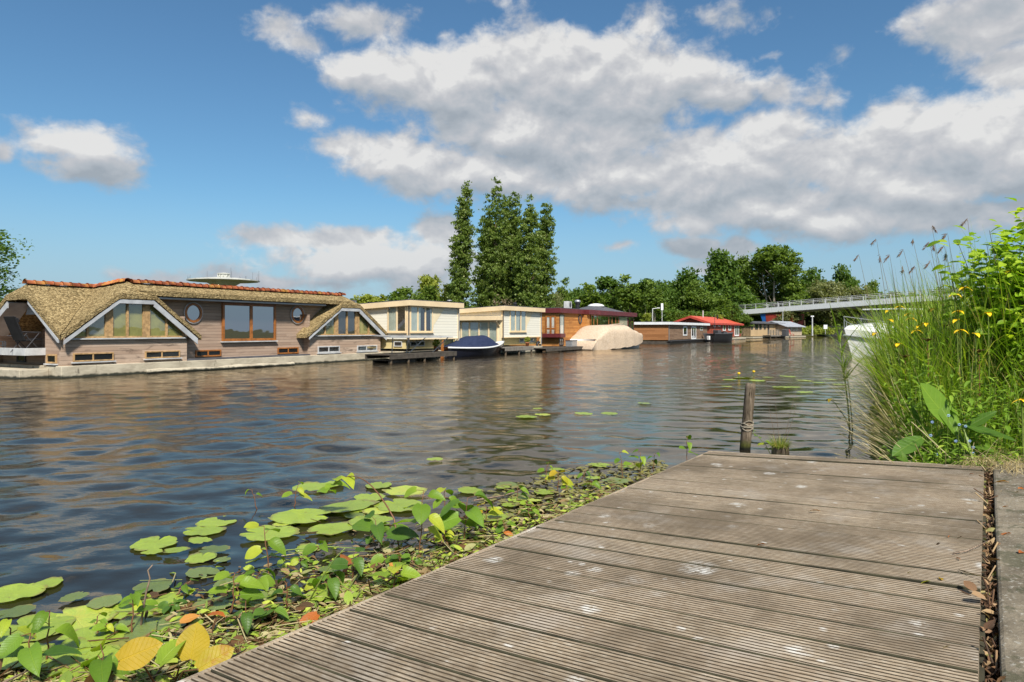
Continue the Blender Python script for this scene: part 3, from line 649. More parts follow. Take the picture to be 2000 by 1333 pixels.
# roof: thatch slabs (subdivided so their surface can sag and bristle)
def thatch(polys, th=.22):
    import bmesh
    mb = MB()
    for P in polys: mb.slab(P, th, (0, 0, -1))
    o = mb.build('thatch', M['thatch'], h); bm = bmesh.new(); bm.from_mesh(o.data)
    for _ in range(4):
        es = [e for e in bm.edges if e.calc_length() > .16]
        if not es: break
        bmesh.ops.subdivide_edges(bm, edges=es, cuts=1, use_grid_fill=True)
    bmesh.ops.triangulate(bm, faces=[f for f in bm.faces if len(f.verts) > 4])
    for v in bm.verts:
        x, y, z = v.co; a = math.sin(x * 3.1 + y * 2) * math.cos(y * 2.7 - z * 3 + 1); b = math.sin(x * 17 + z * 9) * math.sin(y * 15 + z * 13)
        v.co.z += .018 * a + .010 * b; v.co.y += .008 * b
    bm.to_mesh(o.data); bm.free(); return o
ov = -.26; tr = 2.2; zR = 3.02
hipz = zG + .06
P1 = (2.30, .30, zP); J1 = (2.30, tr, zR); RL = (.10, tr, zR)
lowL = (-.16, ov + .05, zE - .02); 
thatch([[RL, J1, lowL],                                                               # plane of the end wing facing the water
        [J1, P1, (c1[0] - .02, ov, hipz), (-.16, ov, zE - .02)],                      # left slope of the front gable
        [P1, (c1[0] - .02, ov, hipz), (c1[1] + .02, ov, hipz)],                       # small hip above the lights
        [(2.3, 1.0, zP - .02), P1, (c1[1] + .02, ov, hipz), (g1[1] + .42, ov, zE - .04), (g1[1] + .42, .38, zE - .04), (c1[1] + .4, .9, 2.9)],
        [RL, (-.22, tr - .62, 2.66), (-.22, tr + .62, 2.66)],                         # hip of the end gable
        [RL, (-.22, tr - .62, 2.66), lowL],
        [RL, J1, (2.3, 4.5, 1.5), (-.2, 4.55, 1.45), (-.22, tr + .62, 2.66)],         # back slope
        [(2.42, .42, zP - .02), (mid2, .42, zP), (mid2, ov + .06, 2.86), (2.42, ov + .06, 2.86)],            # band along the middle
        [(mid2, .42, zP + .02), (c2[0], ov, hipz), (g2[0] - .42, ov, zE - .04), (g2[0] - .42, .38, zE - .04), (c2[0] - .3, .42, 2.8)],
        [(mid2, .42, zP + .02), (c2[0], ov, hipz), (c2[1], ov, hipz)],
        [(mid2, .42, zP + .02), (c2[1], ov, hipz), (g2[1] + .32, ov, zE - .04), (g2[1] + .32, 1.2, zE - .04), (mid2 + .1, 1.2, zP - .06)],
        ], .17)
mb = MB(); mb.box(2.3, Lg - 1.2, .5, 4.5, 2.9, 2.98); mb.build('flat_roof', M['roofgrey'], h)
mb = MB(); mb.box(2.95, mid2 - .3, .50, .62, 2.7, 3.0); mb.build('parapet', M['barge'], h)
mb = MB(); mb.box(g1[1] - 1.2, g2[0] + .9, -.12, .40, 2.60, 2.655); mb.build('soffit', M['barge'], h)
def rake(a, b, w=.13, name='barge_board'):
    mb = MB(); a, b = Vector(a), Vector(b); mb.slab([a, b, b - Vector((0, 0, w)), a - Vector((0, 0, w))], .04, (0, 1, 0)); mb.build(name, M['barge'], h)
yb = ov + .02; q = .20
rake((c1[0], yb, hipz - q), (g1[0] - .05, yb, zE - q + .02)); rake((c1[0], yb - .002, hipz - q), (c1[1], yb - .002, hipz - q)); rake((c1[1], yb, hipz - q), (g1[1] + .28, yb, zE - q + .03), .22)
rake((c2[0], yb, hipz - q), (g2[0] - .25, yb, zE - q + .02), .1); rake((c2[0], yb - .002, hipz - q), (c2[1], yb - .002, hipz - q)); rake((c2[1], yb, hipz - q), (g2[1] + .2, yb, zE - q + .03), .22)
mb = MB(); mb.slab([(-.2, tr + .62, 2.44), (-.2, 4.45, 1.42), (-.2, 4.45, 1.22), (-.2, tr + .62, 2.22)], .05, (1, 0, 0)); mb.build('barge_board', M['barge'], h)
mb = MB(); mb.slab([(-.19, tr - .62, 2.46), (-.17, -.1, 1.22), (-.17, -.1, 1.10), (-.19, tr - .62, 2.34)], .05, (1, 0, 0)); mb.build('barge_board', M['barge'], h)
mb = MB()
mb.slab([(-.15, tr + .60, 2.42), (.5, tr + .55, 2.42), (.5, 4.4, 1.25), (-.15, 4.43, 1.25)], .03, (0, 0, -1)); mb.build('soffit', M['barge'], h)
mb = MB(); tiles(mb, (.02, tr, zR + .06), (2.3, tr, zR + .05)); tiles(mb, (2.3, tr - .1, zR + .05), (2.3, .28, zP + .07)); tiles(mb, (2.45, .36, zP + .03), (mid2 - .05, .42, zP + .04)); tiles(mb, (mid2 - .1, .40, zP + .06), (mid2 + .22, .42, zP + .07))
mb.build('ridge_tiles', M['tile'], h, smooth=True)
# floating timber and foam collar in front of the hull
wl = R1.root('mooring_beam', 'peeling white floating beam along the thatched houseboat hull', 'beam')
mb = MB()
pts = [(S(270) + i * .55, -.42 + .05 * math.sin(i * 1.3), .06 + .02 * math.sin(i)) for i in range(13)]
mb.tube(pts, [.085 + .02 * math.sin(i * 2.2) for i in range(13)], 8); mb.build('float', M['hull'], wl)

# reclining chair on the terrace
def lounge_chair(name, loc, rz, label):
    r = empty(name, loc, rz, label, 'chair')
    mb = MB(); mb.slab([(-.25, -.02, .43), (.25, -.02, .43), (.25, .5, .38), (-.25, .5, .38)], .035, (0, 0, -1)); mb.build('seat', M['black'], r)
    mb = MB(); mb.slab([(-.25, .5, .38), (.25, .5, .38), (.25, .82, 1.12), (-.25, .82, 1.12)], .05, (0, 1, 0)); mb.slab([(-.22, .78, 1.06), (.22, .78, 1.06), (.22, .74, .93), (-.22, .74, .93)], .07, (0, -1, .3)); mb.build('backrest', M['black'], r, bevel=.01)
    for sx in (-.27, .27):
        mb = MB(); mb.tube([(sx, .02, 0), (sx, .55, .55)], .013, 6); mb.tube([(sx, .62, 0), (sx, .1, .60)], .013, 6); mb.build('leg', M['darkgrey'], r)
        mb = MB(); mb.tube([(sx, .05, .62), (sx, .62, .64)], .018, 6); mb.build('armrest', M['darkgrey'], r)
    return r
p = R1.w(-.02, 1.42, .80); lounge_chair('folding_chair', p, R1.rz + rad(100), 'black reclining folding chair on the left terrace of the thatched houseboat')
p = R1.w(-.15, 2.25, .80)
r = empty('folding_table', p, R1.rz, 'small round metal table beside the black folding chair', 'table')
mb = MB(); mb.lathe([(.28, .50), (.29, .51), (.28, .525)], 20); mb.build('table_top', M['darkgrey'], r)
for a in (0, 2.1, 4.2): mb = MB(); mb.tube([(.2 * math.cos(a), .2 * math.sin(a), .5), (-.2 * math.cos(a), -.2 * math.sin(a), 0)], .011, 6); mb.build('leg', M['darkgrey'], r)

# ---- 2 and 3: the twin cream houseboats
def cream(R, uL, uR, uwin, wcuts, uwl, label, vtop, wall_left=True, low=None):
    h = R.root('cream_houseboat', label, 'houseboat', HBG)
    s1 = R.s(uR); tL = R.t(uL); zT = 2.99; zf = 2.70; zb = 1.04
    mb = MB(); mb.box(0, s1, 0, 4.4, zb, zf + .05); mb.build('wall', M['siding'], h)
    mb = MB(); mb.box(.12, s1 - .05, .28, 4.3, .55, zb - .002); mb.build('wall', M['vertical'], h)
    mb = MB(); mb.box(-.12, s1 + .2, -.04, 4.6, -.5, .42); mb.build('hull', M['hull'], h)
    mb = MB(); f0, f1 = -.22, s1 + .22                     # roof edge sinks a little towards the back
    Pf = [(f0, -.25, zT), (f1, -.25, zT), (f1, 4.6, zT - .22), (f0, 4.6, zT - .22)]
    mb.slab(Pf, .27, (0, 0, -1)); mb.build('fascia', M['cream'], h, bevel=.008)
    mb = MB(); mb.slab([(x, y, z + .035) for x, y, z in Pf], .033, (0, 0, -1)); mb.build('roof', M['roofgrey'], h)
    mb = MB(); mb.box(-.035, .09, -.035, .09, zb - .02, zf).box(s1 - .07, s1 + .03, -.03, .07, zb - .5, zf).box(.09, s1 - .07, -.03, -.001, zb - .03, zb + .02); mb.build('corner_trim', M['cream'], h)
    mb = MB(); a = R.s(uwin[1]) + .03; b = a + (s1 - a) * .46; mb.slab([(a, -.012, zf), (b, -.012, zf), (a + .1, -.012, (zf + zb) / 2 - .1), (a, -.012, zb + .5)], .011, (0, 1, 0)); mb.build('panel', M['cream_panel'], h)
    return h, s1
R2 = Row(798, 703.6, d=(.484, .875))
h2, s2 = cream(R2, 715, 895, (801, 844.5), None, None, 'left cream houseboat with open lapboard corner windows behind a grey canopy', 586)
zw0, zw1 = R2.z(801, 649.5), R2.z(801, 597.5)
window(h2, front(0), .10, R2.s(844.5), zw0, zw1, (.33, .66), M['cream'], 'glass_clear', .07, back='curtain', covers=[(0, .33), (.36, .45), (.92, 1)], sill='cream', cw=.10)
window(h2, left(0), R2.t(757.5), .12, zw0, zw1, (.5,), M['cream'], 'glass_clear', .07, back='curtain', covers=[(.55, .95)], sill='cream', cw=.10)
for a, b, k in ((770, 786, 'glass_dark'), (800.5, 812, 'glass_dark'), (812.5, 828, 'glass_mirror')):
    if a > 799: window(h2, front(.28), R2.s(a, .28), R2.s(b, .28), .66, .93, (), M['greywhite'], k, .045)
    else: window(h2, left(.12), R2.t(a, .12), R2.t(b, .12), .66, .93, (), M['greywhite'], k, .045)
R3 = Row(982, 692.3, d=(.484, .875))
h3, s3 = cream(R3, 898, 1056, (995, 1027), None, None, 'right cream houseboat with a wide glass terrace front under a timber lintel', 594)
window(h3, front(0), R3.s(995.5), R3.s(1027), R3.z(996, 648.5), R3.z(996, 605.5), (.33, .66), M['cream'], 'glass_clear', .07, back='curtain', covers=[(0, .32), (.36, .6), (.68, 1)], sill='cream', cw=.12)
for a, b, k in ((1014, 1022, 'glass_mirror'), (1023, 1031, 'glass_dark'), (1034, 1043, 'glass_mirror')): window(h3, front(.28), R3.s(a, .28), R3.s(b, .28), .66, .94, (), M['greywhite'], k, .045)
tb = R3.t(898)
mb = MB(); mb.box(-.5, -.05, -.02, tb + .3, 2.10, 2.36); mb.build('lintel', M['cream'], h3, bevel=.01)
mb = MB(); mb.box(-.07, -.005, .08, tb + .3, .52, 2.1); mb.build('terrace_wall', M['cream_panel'], h3)
window(h3, left(-.07), .30, tb - .15, .56, 2.06, (.24, .50, .76), M['cream'], 'glass_clear', .08, back='curtain', name='glass_front', cw=.10, dep=.07)
for y in (.16, tb - .02): mb = MB(); mb.slab([(-.08, y, 1.75), (-.08, y + .07, 1.75), (-.45, y + .07, 2.09), (-.45, y, 2.09)], .07, (0, 0, -1)); mb.build('bracket', M['cream'], h3)
# small rooftop pieces on the cream boats
def roof_piece(kind, loc, rz, label, cat):
    r = empty(kind, loc, rz, label, cat); return r
p = R2.w(R2.s(878, 1), 1.0, 2.95); r = roof_piece('roof_vent', p, 0, 'small metal mushroom vent on the left cream roof', 'vent')
mb = MB(); mb.tube([(0, 0, 0), (0, 0, .22)], .035, 8); mb.build('pipe', M['steel'], r); mb = MB(); mb.lathe([(.15, .22), (.13, .25), (.02, .28)], 14); mb.build('cap', M['steel'], r)
p = R3.w(R3.s(1006, 1.2), 1.2, 2.95); r = roof_piece('flue', p, 0, 'short black flue on the right cream roof', 'flue')
mb = MB(); mb.lathe([(.09, 0), (.09, .28), (.13, .28), (.13, .36), (.05, .42)], 14); mb.build('pipe', M['black'], r)
# planted patch
# canopy on struts in front of the left cream boat
cr = R2.root('grey_canopy', 'low flat grey canopy on thin struts before the left cream houseboat', 'canopy')
xa, xb = R2.s(748, -1.0), R2.s(870, -1.0)
zc = R2.z(748, 656, -1.0); zd = R2.z(870, 656, -1.0)
mb = MB(); mb.slab([(xa, -1.45, zc - .05), (xb, -1.45, zd - .05), (xb, -.35, zd + .02), (xa, -.35, zc + .02)], .04, (0, 0, -1)); mb.build('sheet', M['steel'], cr, bevel=.004)
mb = MB(); mb.tube([(xa, -1.46, zc - .075), (xb, -1.46, zd - .075)], .025, 6); mb.build('rail', M['greywhite'], cr)
for i, x in enumerate((xa + .2, xa + 1.3, xa + 2.7, xb - .3)):
    mb = MB(); mb.tube([(x, -1.4, (zc + zd) / 2 - .08), (x + (.55 if i < 2 else -.7), -.9, .38)], .022, 6); mb.build('strut', M['greywhite'], cr)
# downpipes, gutters, pots
for hh, R_, se in ((h2, R2, s2), (h3, R3, s3)):
    mb = MB(); mb.tube([(-.06, -.07, 2.7), (-.06, -.07, .5)], .03, 6); mb.build('downpipe', M['darkgrey'], hh)
    mb = MB(); mb.tube([(se - .02, -.06, 2.7), (se - .02, -.06, .5)], .03, 6); mb.build('downpipe', M['steel'], hh)
    mb = MB(); mb.box(-.1, se + .18, -.09, -.042, .22, .30); mb.build('fender_strip', M['black'], hh)
M['terracotta'] = plain('terracotta', (.36, .13, .06), .8, .2, 8)
def potted(R, s_, t, z, label, leaf, hgt=.35, seed=0):
    r = empty('potted_plant', R.w(s_, t, z), 0, label, 'plant'); mb = MB(); mb.lathe([(.09, 0), (.13, .20), (.145, .21), (.145, .25), (.11, .25)], 14); mb.build('pot', M['terracotta'], r, smooth=True)
    rng = np.random.default_rng(seed); nm = NM(); n = 160; d = rvec(n); P_ = d * np.array([.17, .17, hgt * .5]) * rng.random((n, 1)) ** .5 + np.array([0, 0, .25 + hgt * .45]); u = rvec(n); u[:, 2] += .6
    nm.inst(*t_card(), P_, d, u, rng.uniform(.05, .09, n), 0); nm.build('foliage', M[leaf], r, smooth=False); return r
# landing stages
def stage(R, s0, s1, t0, t1, z, label, mt, name='landing_stage', posts=3):
    r = R.root(name, label, 'landing stage'); mb = MB(); n = max(2, int((t1 - t0) / .16))
    for i in range(n): y = t0 + (t1 - t0) * i / n; mb.box(s0, s1, y, y + (t1 - t0) / n - .015, z - .045, z)
    mb.build('deck_boards', mt, r); mb = MB(); mb.box(s0, s1, t0, t0 + .06, z - .22, z - .047).box(s0, s1, t1 - .08, t1 - .02, z - .22, z - .047); mb.build('beam', mt, r)
    for i in range(posts):
        x = s0 + .15 + (s1 - s0 - .3) * i / max(1, posts - 1); mb = MB(); mb.tube([(x, t0 + .1, z - .05), (x, t0 + .1, -1)], .06, 8); mb.build('pile', M['bark'], r)
    return r
M['wetwood'] = plain('dark wet timber', (.075, .062, .048), .8, .4, 4, bump=.3)
M['greywood'] = boards('grey stage timber', (.16, .14, .115), (.30, .27, .23), .11, 0, .12)
stage(R2, R2.s(744, -1.0), R2.s(875, -1.0), -1.55, -.05, .40, 'dark timber landing stage under the grey canopy', M['wetwood'], posts=5)
stage(R2, R2.s(747, -.9), R2.s(800, -.9), -1.3, -.3, .14, 'waterlogged lower step below the dark landing stage', M['wetwood'], 'step_stage', 2)
stage(R3, R3.s(985, -.9), R3.s(1040, -.9), -1.0, -.05, .46, 'grey timber stage in front of the right cream houseboat', M['greywood'], posts=3)

potted(R3, -.75, 1.0, .46, 'small pot plant on the terrace beside the right cream houseboat', 'lf_mid', .4, 1)
potted(R3, R3.s(1030, -.6), -.6, .46, 'pot plant on the grey stage before the right cream houseboat', 'lf_lime', .35, 2)
potted(R2, R2.s(852, -.6), -.6, .40, 'pot plant under the right end of the grey canopy', 'lf_mid', .4, 3)
def mooring(pts, label):
    b = Vector(pts[0]); o = MB().tube([Vector(p) - b for p in pts], .014, 5).build('mooring_rope', M['black'], smooth=True); o.location = b; tag(o, label, 'rope')
def sagline(a, b, sag=.12, n=8): return [Vector(a).lerp(Vector(b), t) - Vector((0, 0, sag * 4 * t * (1 - t))) for t in [i / n for i in range(n + 1)]]
mooring(sagline(R2.w(R2.s(868, -1.5) - .9, -1.5, .42), at(869, 688, 36.6)), 'slack dark mooring rope from the canopy stage to the navy sloop')
mooring(sagline(R3.w(.3, -.5, .46), at(962, 678, 41.0)), 'dark mooring rope from the sloop bow to the right cream houseboat')
# ---- 4: varnished houseboat with maroon fascia
R4 = Row(1092, 684.6, 1239, 675.2)
h = R4.root('varnished_houseboat', 'orange varnished timber houseboat with maroon roof edge and glazed corner', 'houseboat', HBG)
sa = R4.s(1138); s1 = R4.s(1237, -.3); ta = R4.t(1063); zb = .30
ztop = R4.z(1100, 603); zf = ztop - .34
mb = MB(); mb.box(0, sa, 0, 4.2, zb, zf + .1); mb.build('wall', M['orange_boards'], h)
mb = MB(); mb.box(sa, R4.s(1152, -.35), -.35, 4.2, zb, zf + .1); mb.build('wall', M['orange_boards'], h)
mb = MB(); mb.box(R4.s(1152, -.35), s1, .3, 4.2, zb, zf + .1); mb.box(R4.s(1152, -.35), s1, -.30, .3, zb, .85); mb.build('wall', M['orange_boards'], h)
mb = MB(); mb.box(-.05, s1 + .1, -.30, 4.4, -.5, zb - .002); mb.build('hull', M['wetwood'], h)
mb = MB(); mb.box(-.2, sa - .05, -.2, 4.5, zf, ztop).box(sa - .05, s1 + .25, -.6, 4.5, zf - .02, ztop + .01); mb.build('fascia', M['maroon'], h, bevel=.01)
mb = MB(); mb.box(-.15, s1 + .2, -.1, 4.4, ztop + .012, ztop + .05); mb.build('roof', M['roofgrey'], h)
mb = MB(); x = R4.s(1186, 1); mb.add([(x - 3, .2, ztop + .05), (x + 3, .2, ztop + .05), (x + 3, 4, ztop + .05), (x - 3, 4, ztop + .05), (x - .8, 1.6, ztop + .55), (x + .8, 1.6, ztop + .55), (x + .8, 2.6, ztop + .55), (x - .8, 2.6, ztop + .55)], [(0, 1, 5, 4), (1, 2, 6, 5), (2, 3, 7, 6), (3, 0, 4, 7), (4, 5, 6, 7)]); sk = mb.build('skylight_hood', M['roofgrey'], h)
mb = MB(); mb.lathe([(.8, 0), (.72, .12), (.5, .22), (.2, .27), (.01, .28)], 20, (x, 2.1, ztop + .55)); mb.build('dome', M['white'], sk, smooth=True)
zw0, zw1 = R4.z(1100, 655), R4.z(1100, 615)
window(h, left(0), .25, ta - .1, R4.z(1092, 655), R4.z(1092, 616), (.5,), M['orangewood'], 'glass_clear', .12, back='curtain_w', name='balcony_door', cw=.16, mids=(.33,))
window(h, front(0), .06, R4.s(1101), zw0, zw1, (), M['darkgrey'], 'glass_clear', .06, back='curtain_w')
x, z = R4.s(1132.5), R4.z(1132.5, 624)
mb = MB(); n = 24; vs = []
for rr, oo in ((.36, 0), (.36, .06), (.27, .06), (.27, .02)): vs += [(x + math.cos(2 * math.pi * i / n) * rr, -oo, z + math.sin(2 * math.pi * i / n) * rr) for i in range(n)]
mb.add(vs, [(k * n + i, k * n + (i + 1) % n, (k + 1) * n + (i + 1) % n, (k + 1) * n + i) for k in range(3) for i in range(n)]); w = mb.build('round_window', M['darkgrey'], h)
g_ = MB(); g_.add([(x + math.cos(2 * math.pi * i / n) * .28, -.03, z + math.sin(2 * math.pi * i / n) * .28) for i in range(n)], [tuple(range(n))]); g_.build('pane', M['glass_mirror'], w)
mb = MB(); mb.box(-.35, .55, -.28, ta, .95, 1.24); mb.build('balcony', M['maroon'], h, bevel=.01)
mb = MB()
for zz in (1.42, 1.6, 1.78): mb.tube([(-.32, .1, zz), (-.32, ta - .1, zz)], .014, 6)
for yy in (.1, ta / 2, ta - .1): mb.tube([(-.32, yy, 1.2), (-.32, yy, 1.8)], .02, 6)
mb.build('railing', M['orangewood'], h)
ff = front(-.32)
za, zb2 = .9, zf - .02
window(h, ff, R4.s(1153, -.32), R4.s(1208, -.32), za, zb2, (.1, .22, .62, .74, .88), M['orangewood'], 'glass_mirror', .10, name='glass_bay', cw=.14)
window(h, ff, R4.s(1208.3, -.32), R4.s(1225.5, -.32), za, zb2, (), M['maroon'], 'glass_clear', .05, back='curtain_b')
window(h, ff, R4.s(1226, -.32), s1, za, zb2, (.5,), M['maroon'], 'glass_mirror', .07, name='glass_bay')
window(h, front(0), R4.s(1086 + 6), R4.s(1100), .36, .86, (.5,), M['darkgrey'], 'glass_dark', .06)
p = R4.w(R4.s(1109, 1), 1.0, ztop + .05); r = empty('air_conditioner', p, R4.rz + .1, 'white ribbed air conditioning unit on the maroon edged roof', 'air conditioner')
mb = MB(); mb.box(-.45, .45, -.2, .2, .06, .62); mb.build('case', M['greywhite'], r, bevel=.02)
mb = MB(); mb.lathe([(.2, 0), (.2, .02), (.02, .02)], 20); 
mb.v = [(x, -.205 - z, .34 + y) for x, y, z in mb.v]; mb.build('fan_grille', M['darkgrey'], r)
mb = MB(); mb.box(-.4, -.34, -.18, .18, 0, .06).box(.34, .4, -.18, .18, 0, .06); mb.build('foot', M['darkgrey'], r)
p = R4.w(R4.s(1128, 1), 1.0, ztop + .05); r = empty('chimney_pipe', p, 0, 'black chimney pipe with rounded cowl on the maroon edged roof', 'chimney')
mb = MB(); mb.lathe([(.17, 0), (.17, .45), (.2, .46), (.2, .52), (.14, .53), (.14, .6)], 16); mb.build('pipe', M['black'], r); mb = MB(); mb.lathe([(.22, .6), (.26, .68), (.2, .8), (.05, .84)], 16); mb.build('cowl', M['steel'], r, smooth=True)
stage(R4, R4.s(1060, -1), R4.s(1135, -1), -1.3, -.35, .28, 'low dark mooring stage beside the covered motor cruiser', M['wetwood'], posts=4)
def planter(R, u, t, label, w=.5):
    r = empty('storage_box', R.w(R.s(u, t), t, .28), R.rz, label, 'box'); mb = MB(); mb.box(-w, w, -.25, .25, 0, .42); mb.build('body', M['steel'], r, bevel=.02); mb = MB(); mb.box(-w - .02, w + .02, -.27, .27, .421, .47); mb.build('lid', M['darkgrey'], r)
planter(R4, 1116, -.85, 'grey metal storage box on the low dark mooring stage')
for i, (u, v) in enumerate(((1132, 668), (1052, 668))):
    pp = R4.w(R4.s(u, -.42 if i == 0 else -.3), -.45 if i == 0 else -.3, .62 if i == 0 else .45); r = bpy.data.objects.new('tyre_fender', None)
    mb = MB(); a = [(.24 * math.cos(k * .3927), 0, .24 * math.sin(k * .3927)) for k in range(17)]; mb.tube(a, .085, 8, cap=False)
    o = mb.build('tyre_fender', M['black'], None, smooth=True); o.location = pp; o.rotation_euler = (0, 0, R4.rz); tag(o, ('black tyre fender on the orange wall behind the covered cruiser', 'black tyre fender by the maroon balcony')[i], 'fender')

# ---- 5: long brown houseboat with white roof edge
R5 = Row(1306, 672.4, 1383, 667.3)
h = R5.root('brown_houseboat', 'low brown boarded houseboat with a white roof edge', 'houseboat', HBG)
s1 = R5.s(1383); tL = R5.t(1238); zt = R5.z(1306, 629.5); zf = zt - .27
mb = MB(); mb.box(.02, s1, .12, tL, .42, zf + .02); mb.build('wall', M['greybrown_boards'], h)
mb = MB(); mb.box(0, .10, .05, tL, .42, zf + .02); mb.build('end_wall', M['brown_boards'], h)  # brighter boards than the front wall: sunlight put into the colour
mb = MB(); mb.box(-.15, s1 + .3, -.15, tL + .2, -.5, .30); mb.build('hull', M['wetwood'], h); mb = MB(); mb.box(-.3, s1 + .3, -.35, 0, .3, .37); mb.build('walkway', M['darkgrey'], h)
mb = MB(); mb.box(-.25, s1 + .3, -.2, tL + .2, zf, zt); mb.build('fascia', M['white'], h, bevel=.01); mb = MB(); mb.box(-.2, s1 + .25, -.15, tL + .1, zt + .002, zt + .05); mb.build('roof', M['roofgrey'], h)
fw = front(.12)
mb = MB(); mb.tube([(.3, .05, .35), (.3, .05, zf)], .03, 6); mb.build('downpipe', M['steel'], h)
window(h, fw, R5.s(1336), R5.s(1343.5), R5.z(1336, 656), R5.z(1336, 638), (), M['white'], 'glass', .12)
window(h, fw, R5.s(1352), R5.s(1361), R5.z(1352, 663), R5.z(1352, 638), (.5,), M['white'], 'glass_mirror', .14, name='door')
window(h, fw, R5.s(1369), R5.s(1374), R5.z(1369, 646), R5.z(1369, 639), (), M['greywhite'], 'glass', .1)

# ---- 6: red houseboat with gable roof
R6 = Row(1386, 666.2, d=(.5, .866))
h = R6.root('red_houseboat', 'barn red houseboat with a bright red pitched roof', 'houseboat', HBG)
s1 = R6.s(1447); tL = 5.2; ze = R6.z(1392, 630); zr = R6.z(1356, 617.5, tL / 2)
mb = MB(); mb.box(0, s1, 0, tL, .45, ze); mb.slab([(.01, 0, ze), (.01, tL, ze), (.01, tL / 2, zr - .1)], .1, (1, 0, 0)); mb.build('wall', M['red_boards'], h)
mb = MB(); mb.box(-.2, s1 + 1, -.6, tL, -.5, .30); mb.build('hull', M['hull'], h)
hp = 3.2
mb = MB(); mb.slab([(-.5, -.35, ze - .08), (s1 + .5, -.35, ze - .08), (s1 - hp, tL / 2, zr), (-.5, tL / 2, zr)], .09, (0, 0, -1)); mb.slab([(-.5, tL + .35, ze - .08), (s1 + .5, tL + .35, ze - .08), (s1 - hp, tL / 2, zr), (-.5, tL / 2, zr)], .09, (0, 0, -1)); mb.slab([(s1 + .5, -.35, ze - .08), (s1 + .5, tL + .35, ze - .08), (s1 - hp, tL / 2, zr)], .09, (0, 0, -1)); mb.build('roof', M['redroof'], h)
mb = MB(); mb.slab([(-.53, -.38, ze - .10), (-.53, tL / 2, zr - .02), (-.53, tL / 2, zr - .32), (-.53, -.38, ze - .38)], .06, (1, 0, 0)).slab([(-.53, tL + .38, ze - .10), (-.53, tL / 2, zr - .02), (-.53, tL / 2, zr - .32), (-.53, tL + .38, ze - .38)], .06, (1, 0, 0)); mb.box(-.5, s1 + .5, -.40, -.36, ze - .34, ze - .1); mb.build('barge_board', M['red'], h)
for a, b, v0, v1, n_, k in ((1393, 1396.5, 638.5, 632.5, 'window', .1), (1402, 1406, 638, 632, 'window', .1), (1411.5, 1416.5, 646.5, 632.5, 'window', .14), (1422.5, 1427, 646, 633, 'window', .14), (1434.5, 1442.5, 656.8, 632.5, 'door', .18)):
    window(h, front(0), R6.s(a), R6.s(b), R6.z(a, v0), R6.z(a, v1), (.5,) if n_ == 'door' else (), M['white'], 'glass', k, name=n_, dep=.08)
mb = MB(); mb.tube([(s1 * .55, 1.6, zr - .6), (s1 * .55, 1.6, zr + .35)], .1, 10); mb.build('flue', M['black'], h)
mb = MB(); mb.tube([(.4, -.6, .3), (.4, -.6, zr + 0.1)], .035, 6); mb.build('mast', M['darkgrey'], h)

# ---- 7: tan houseboat
R7 = Row(1466, 661.6, d=(.6, .8))
h = R7.root('tan_houseboat', 'tan low houseboat with a dark flat roof and plain openings', 'houseboat', HBG)
s1 = R7.s(1527); tL = max(3.0, R7.t(1446)); ze = R7.z(1466, 631)
mb = MB(); mb.box(0, s1, 0, tL, .4, ze); mb.build('wall', M['tan_boards'], h); mb = MB(); mb.box(-.3, s1 + .3, -.5, tL, -.5, .28); mb.build('hull', M['hull'], h)
mb = MB(); mb.slab([(-.5, -.6, ze + .12), (s1 + .5, -.6, ze + .12), (s1 + .5, tL, ze + .42), (-.5, tL, ze + .42)], .26, (0, 0, -1)); mb.build('roof', M['roofgrey'], h, bevel=.02)
for a, b in ((1464.5 + 2, 1470), (1474.5, 1480), (1483, 1487), (1492, 1495)):
    window(h, front(0), R7.s(a), R7.s(b), R7.z(a, 643.5), R7.z(a, 632.5), (), M['darkgrey'], 'glass', .12, dep=.08)
window(h, front(0), R7.s(1499), R7.s(1502), .7, ze - .3, (), M['darkgrey'], 'glass_dark', .12, name='door'); window(h, front(0), R7.s(1518), R7.s(1520.5), .7, ze - .3, (), M['darkgrey'], 'glass_dark', .12, name='door')
# ---- 8: plywood houseboat with silver roof
R8 = Row(1531, 660.2, d=(.6, .8))
h = R8.root('plywood_houseboat', 'small pale boarded houseboat under a silver sheet roof', 'houseboat', HBG)
s1 = R8.s(1566); tL = 4.5; ze = R8.z(1531, 636); 
mb = MB(); mb.box(0, s1, 0, tL, .4, ze); mb.slab([(0.01, 0, ze), (.01, tL, ze), (.01, tL / 2, ze + .8)], .1, (1, 0, 0)); mb.build('wall', M['ply'], h); mb = MB(); mb.box(-.3, s1 + 1.3, -.5, tL, -.5, .28); mb.build('hull', M['hull'], h)
mb = MB(); mb.slab([(-.6, -.7, ze - .2), (s1 + .7, -.7, ze - .2), (s1 + .2, tL / 2, ze + .9), (-.6, tL / 2, ze + .9)], .12, (0, 0, -1)).slab([(-.6, tL + .7, ze - .2), (s1 + .7, tL + .7, ze - .2), (s1 + .2, tL / 2, ze + .9), (-.6, tL / 2, ze + .9)], .12, (0, 0, -1)); mb.build('roof', M['silver'], h)
for a, b in ((1543, 1545.5), (1549, 1551.5), (1554.5, 1557)): window(h, front(0), R8.s(a), R8.s(b), R8.z(a, 646), R8.z(a, 639), (), M['white'], 'glass', .12, dep=.08)
stage(R7, R7.s(1499, -1.4), R7.s(1530, -1.4), -2.0, -.5, .55, 'grey stage between the tan and plywood houseboats', M['greywood'], posts=4)
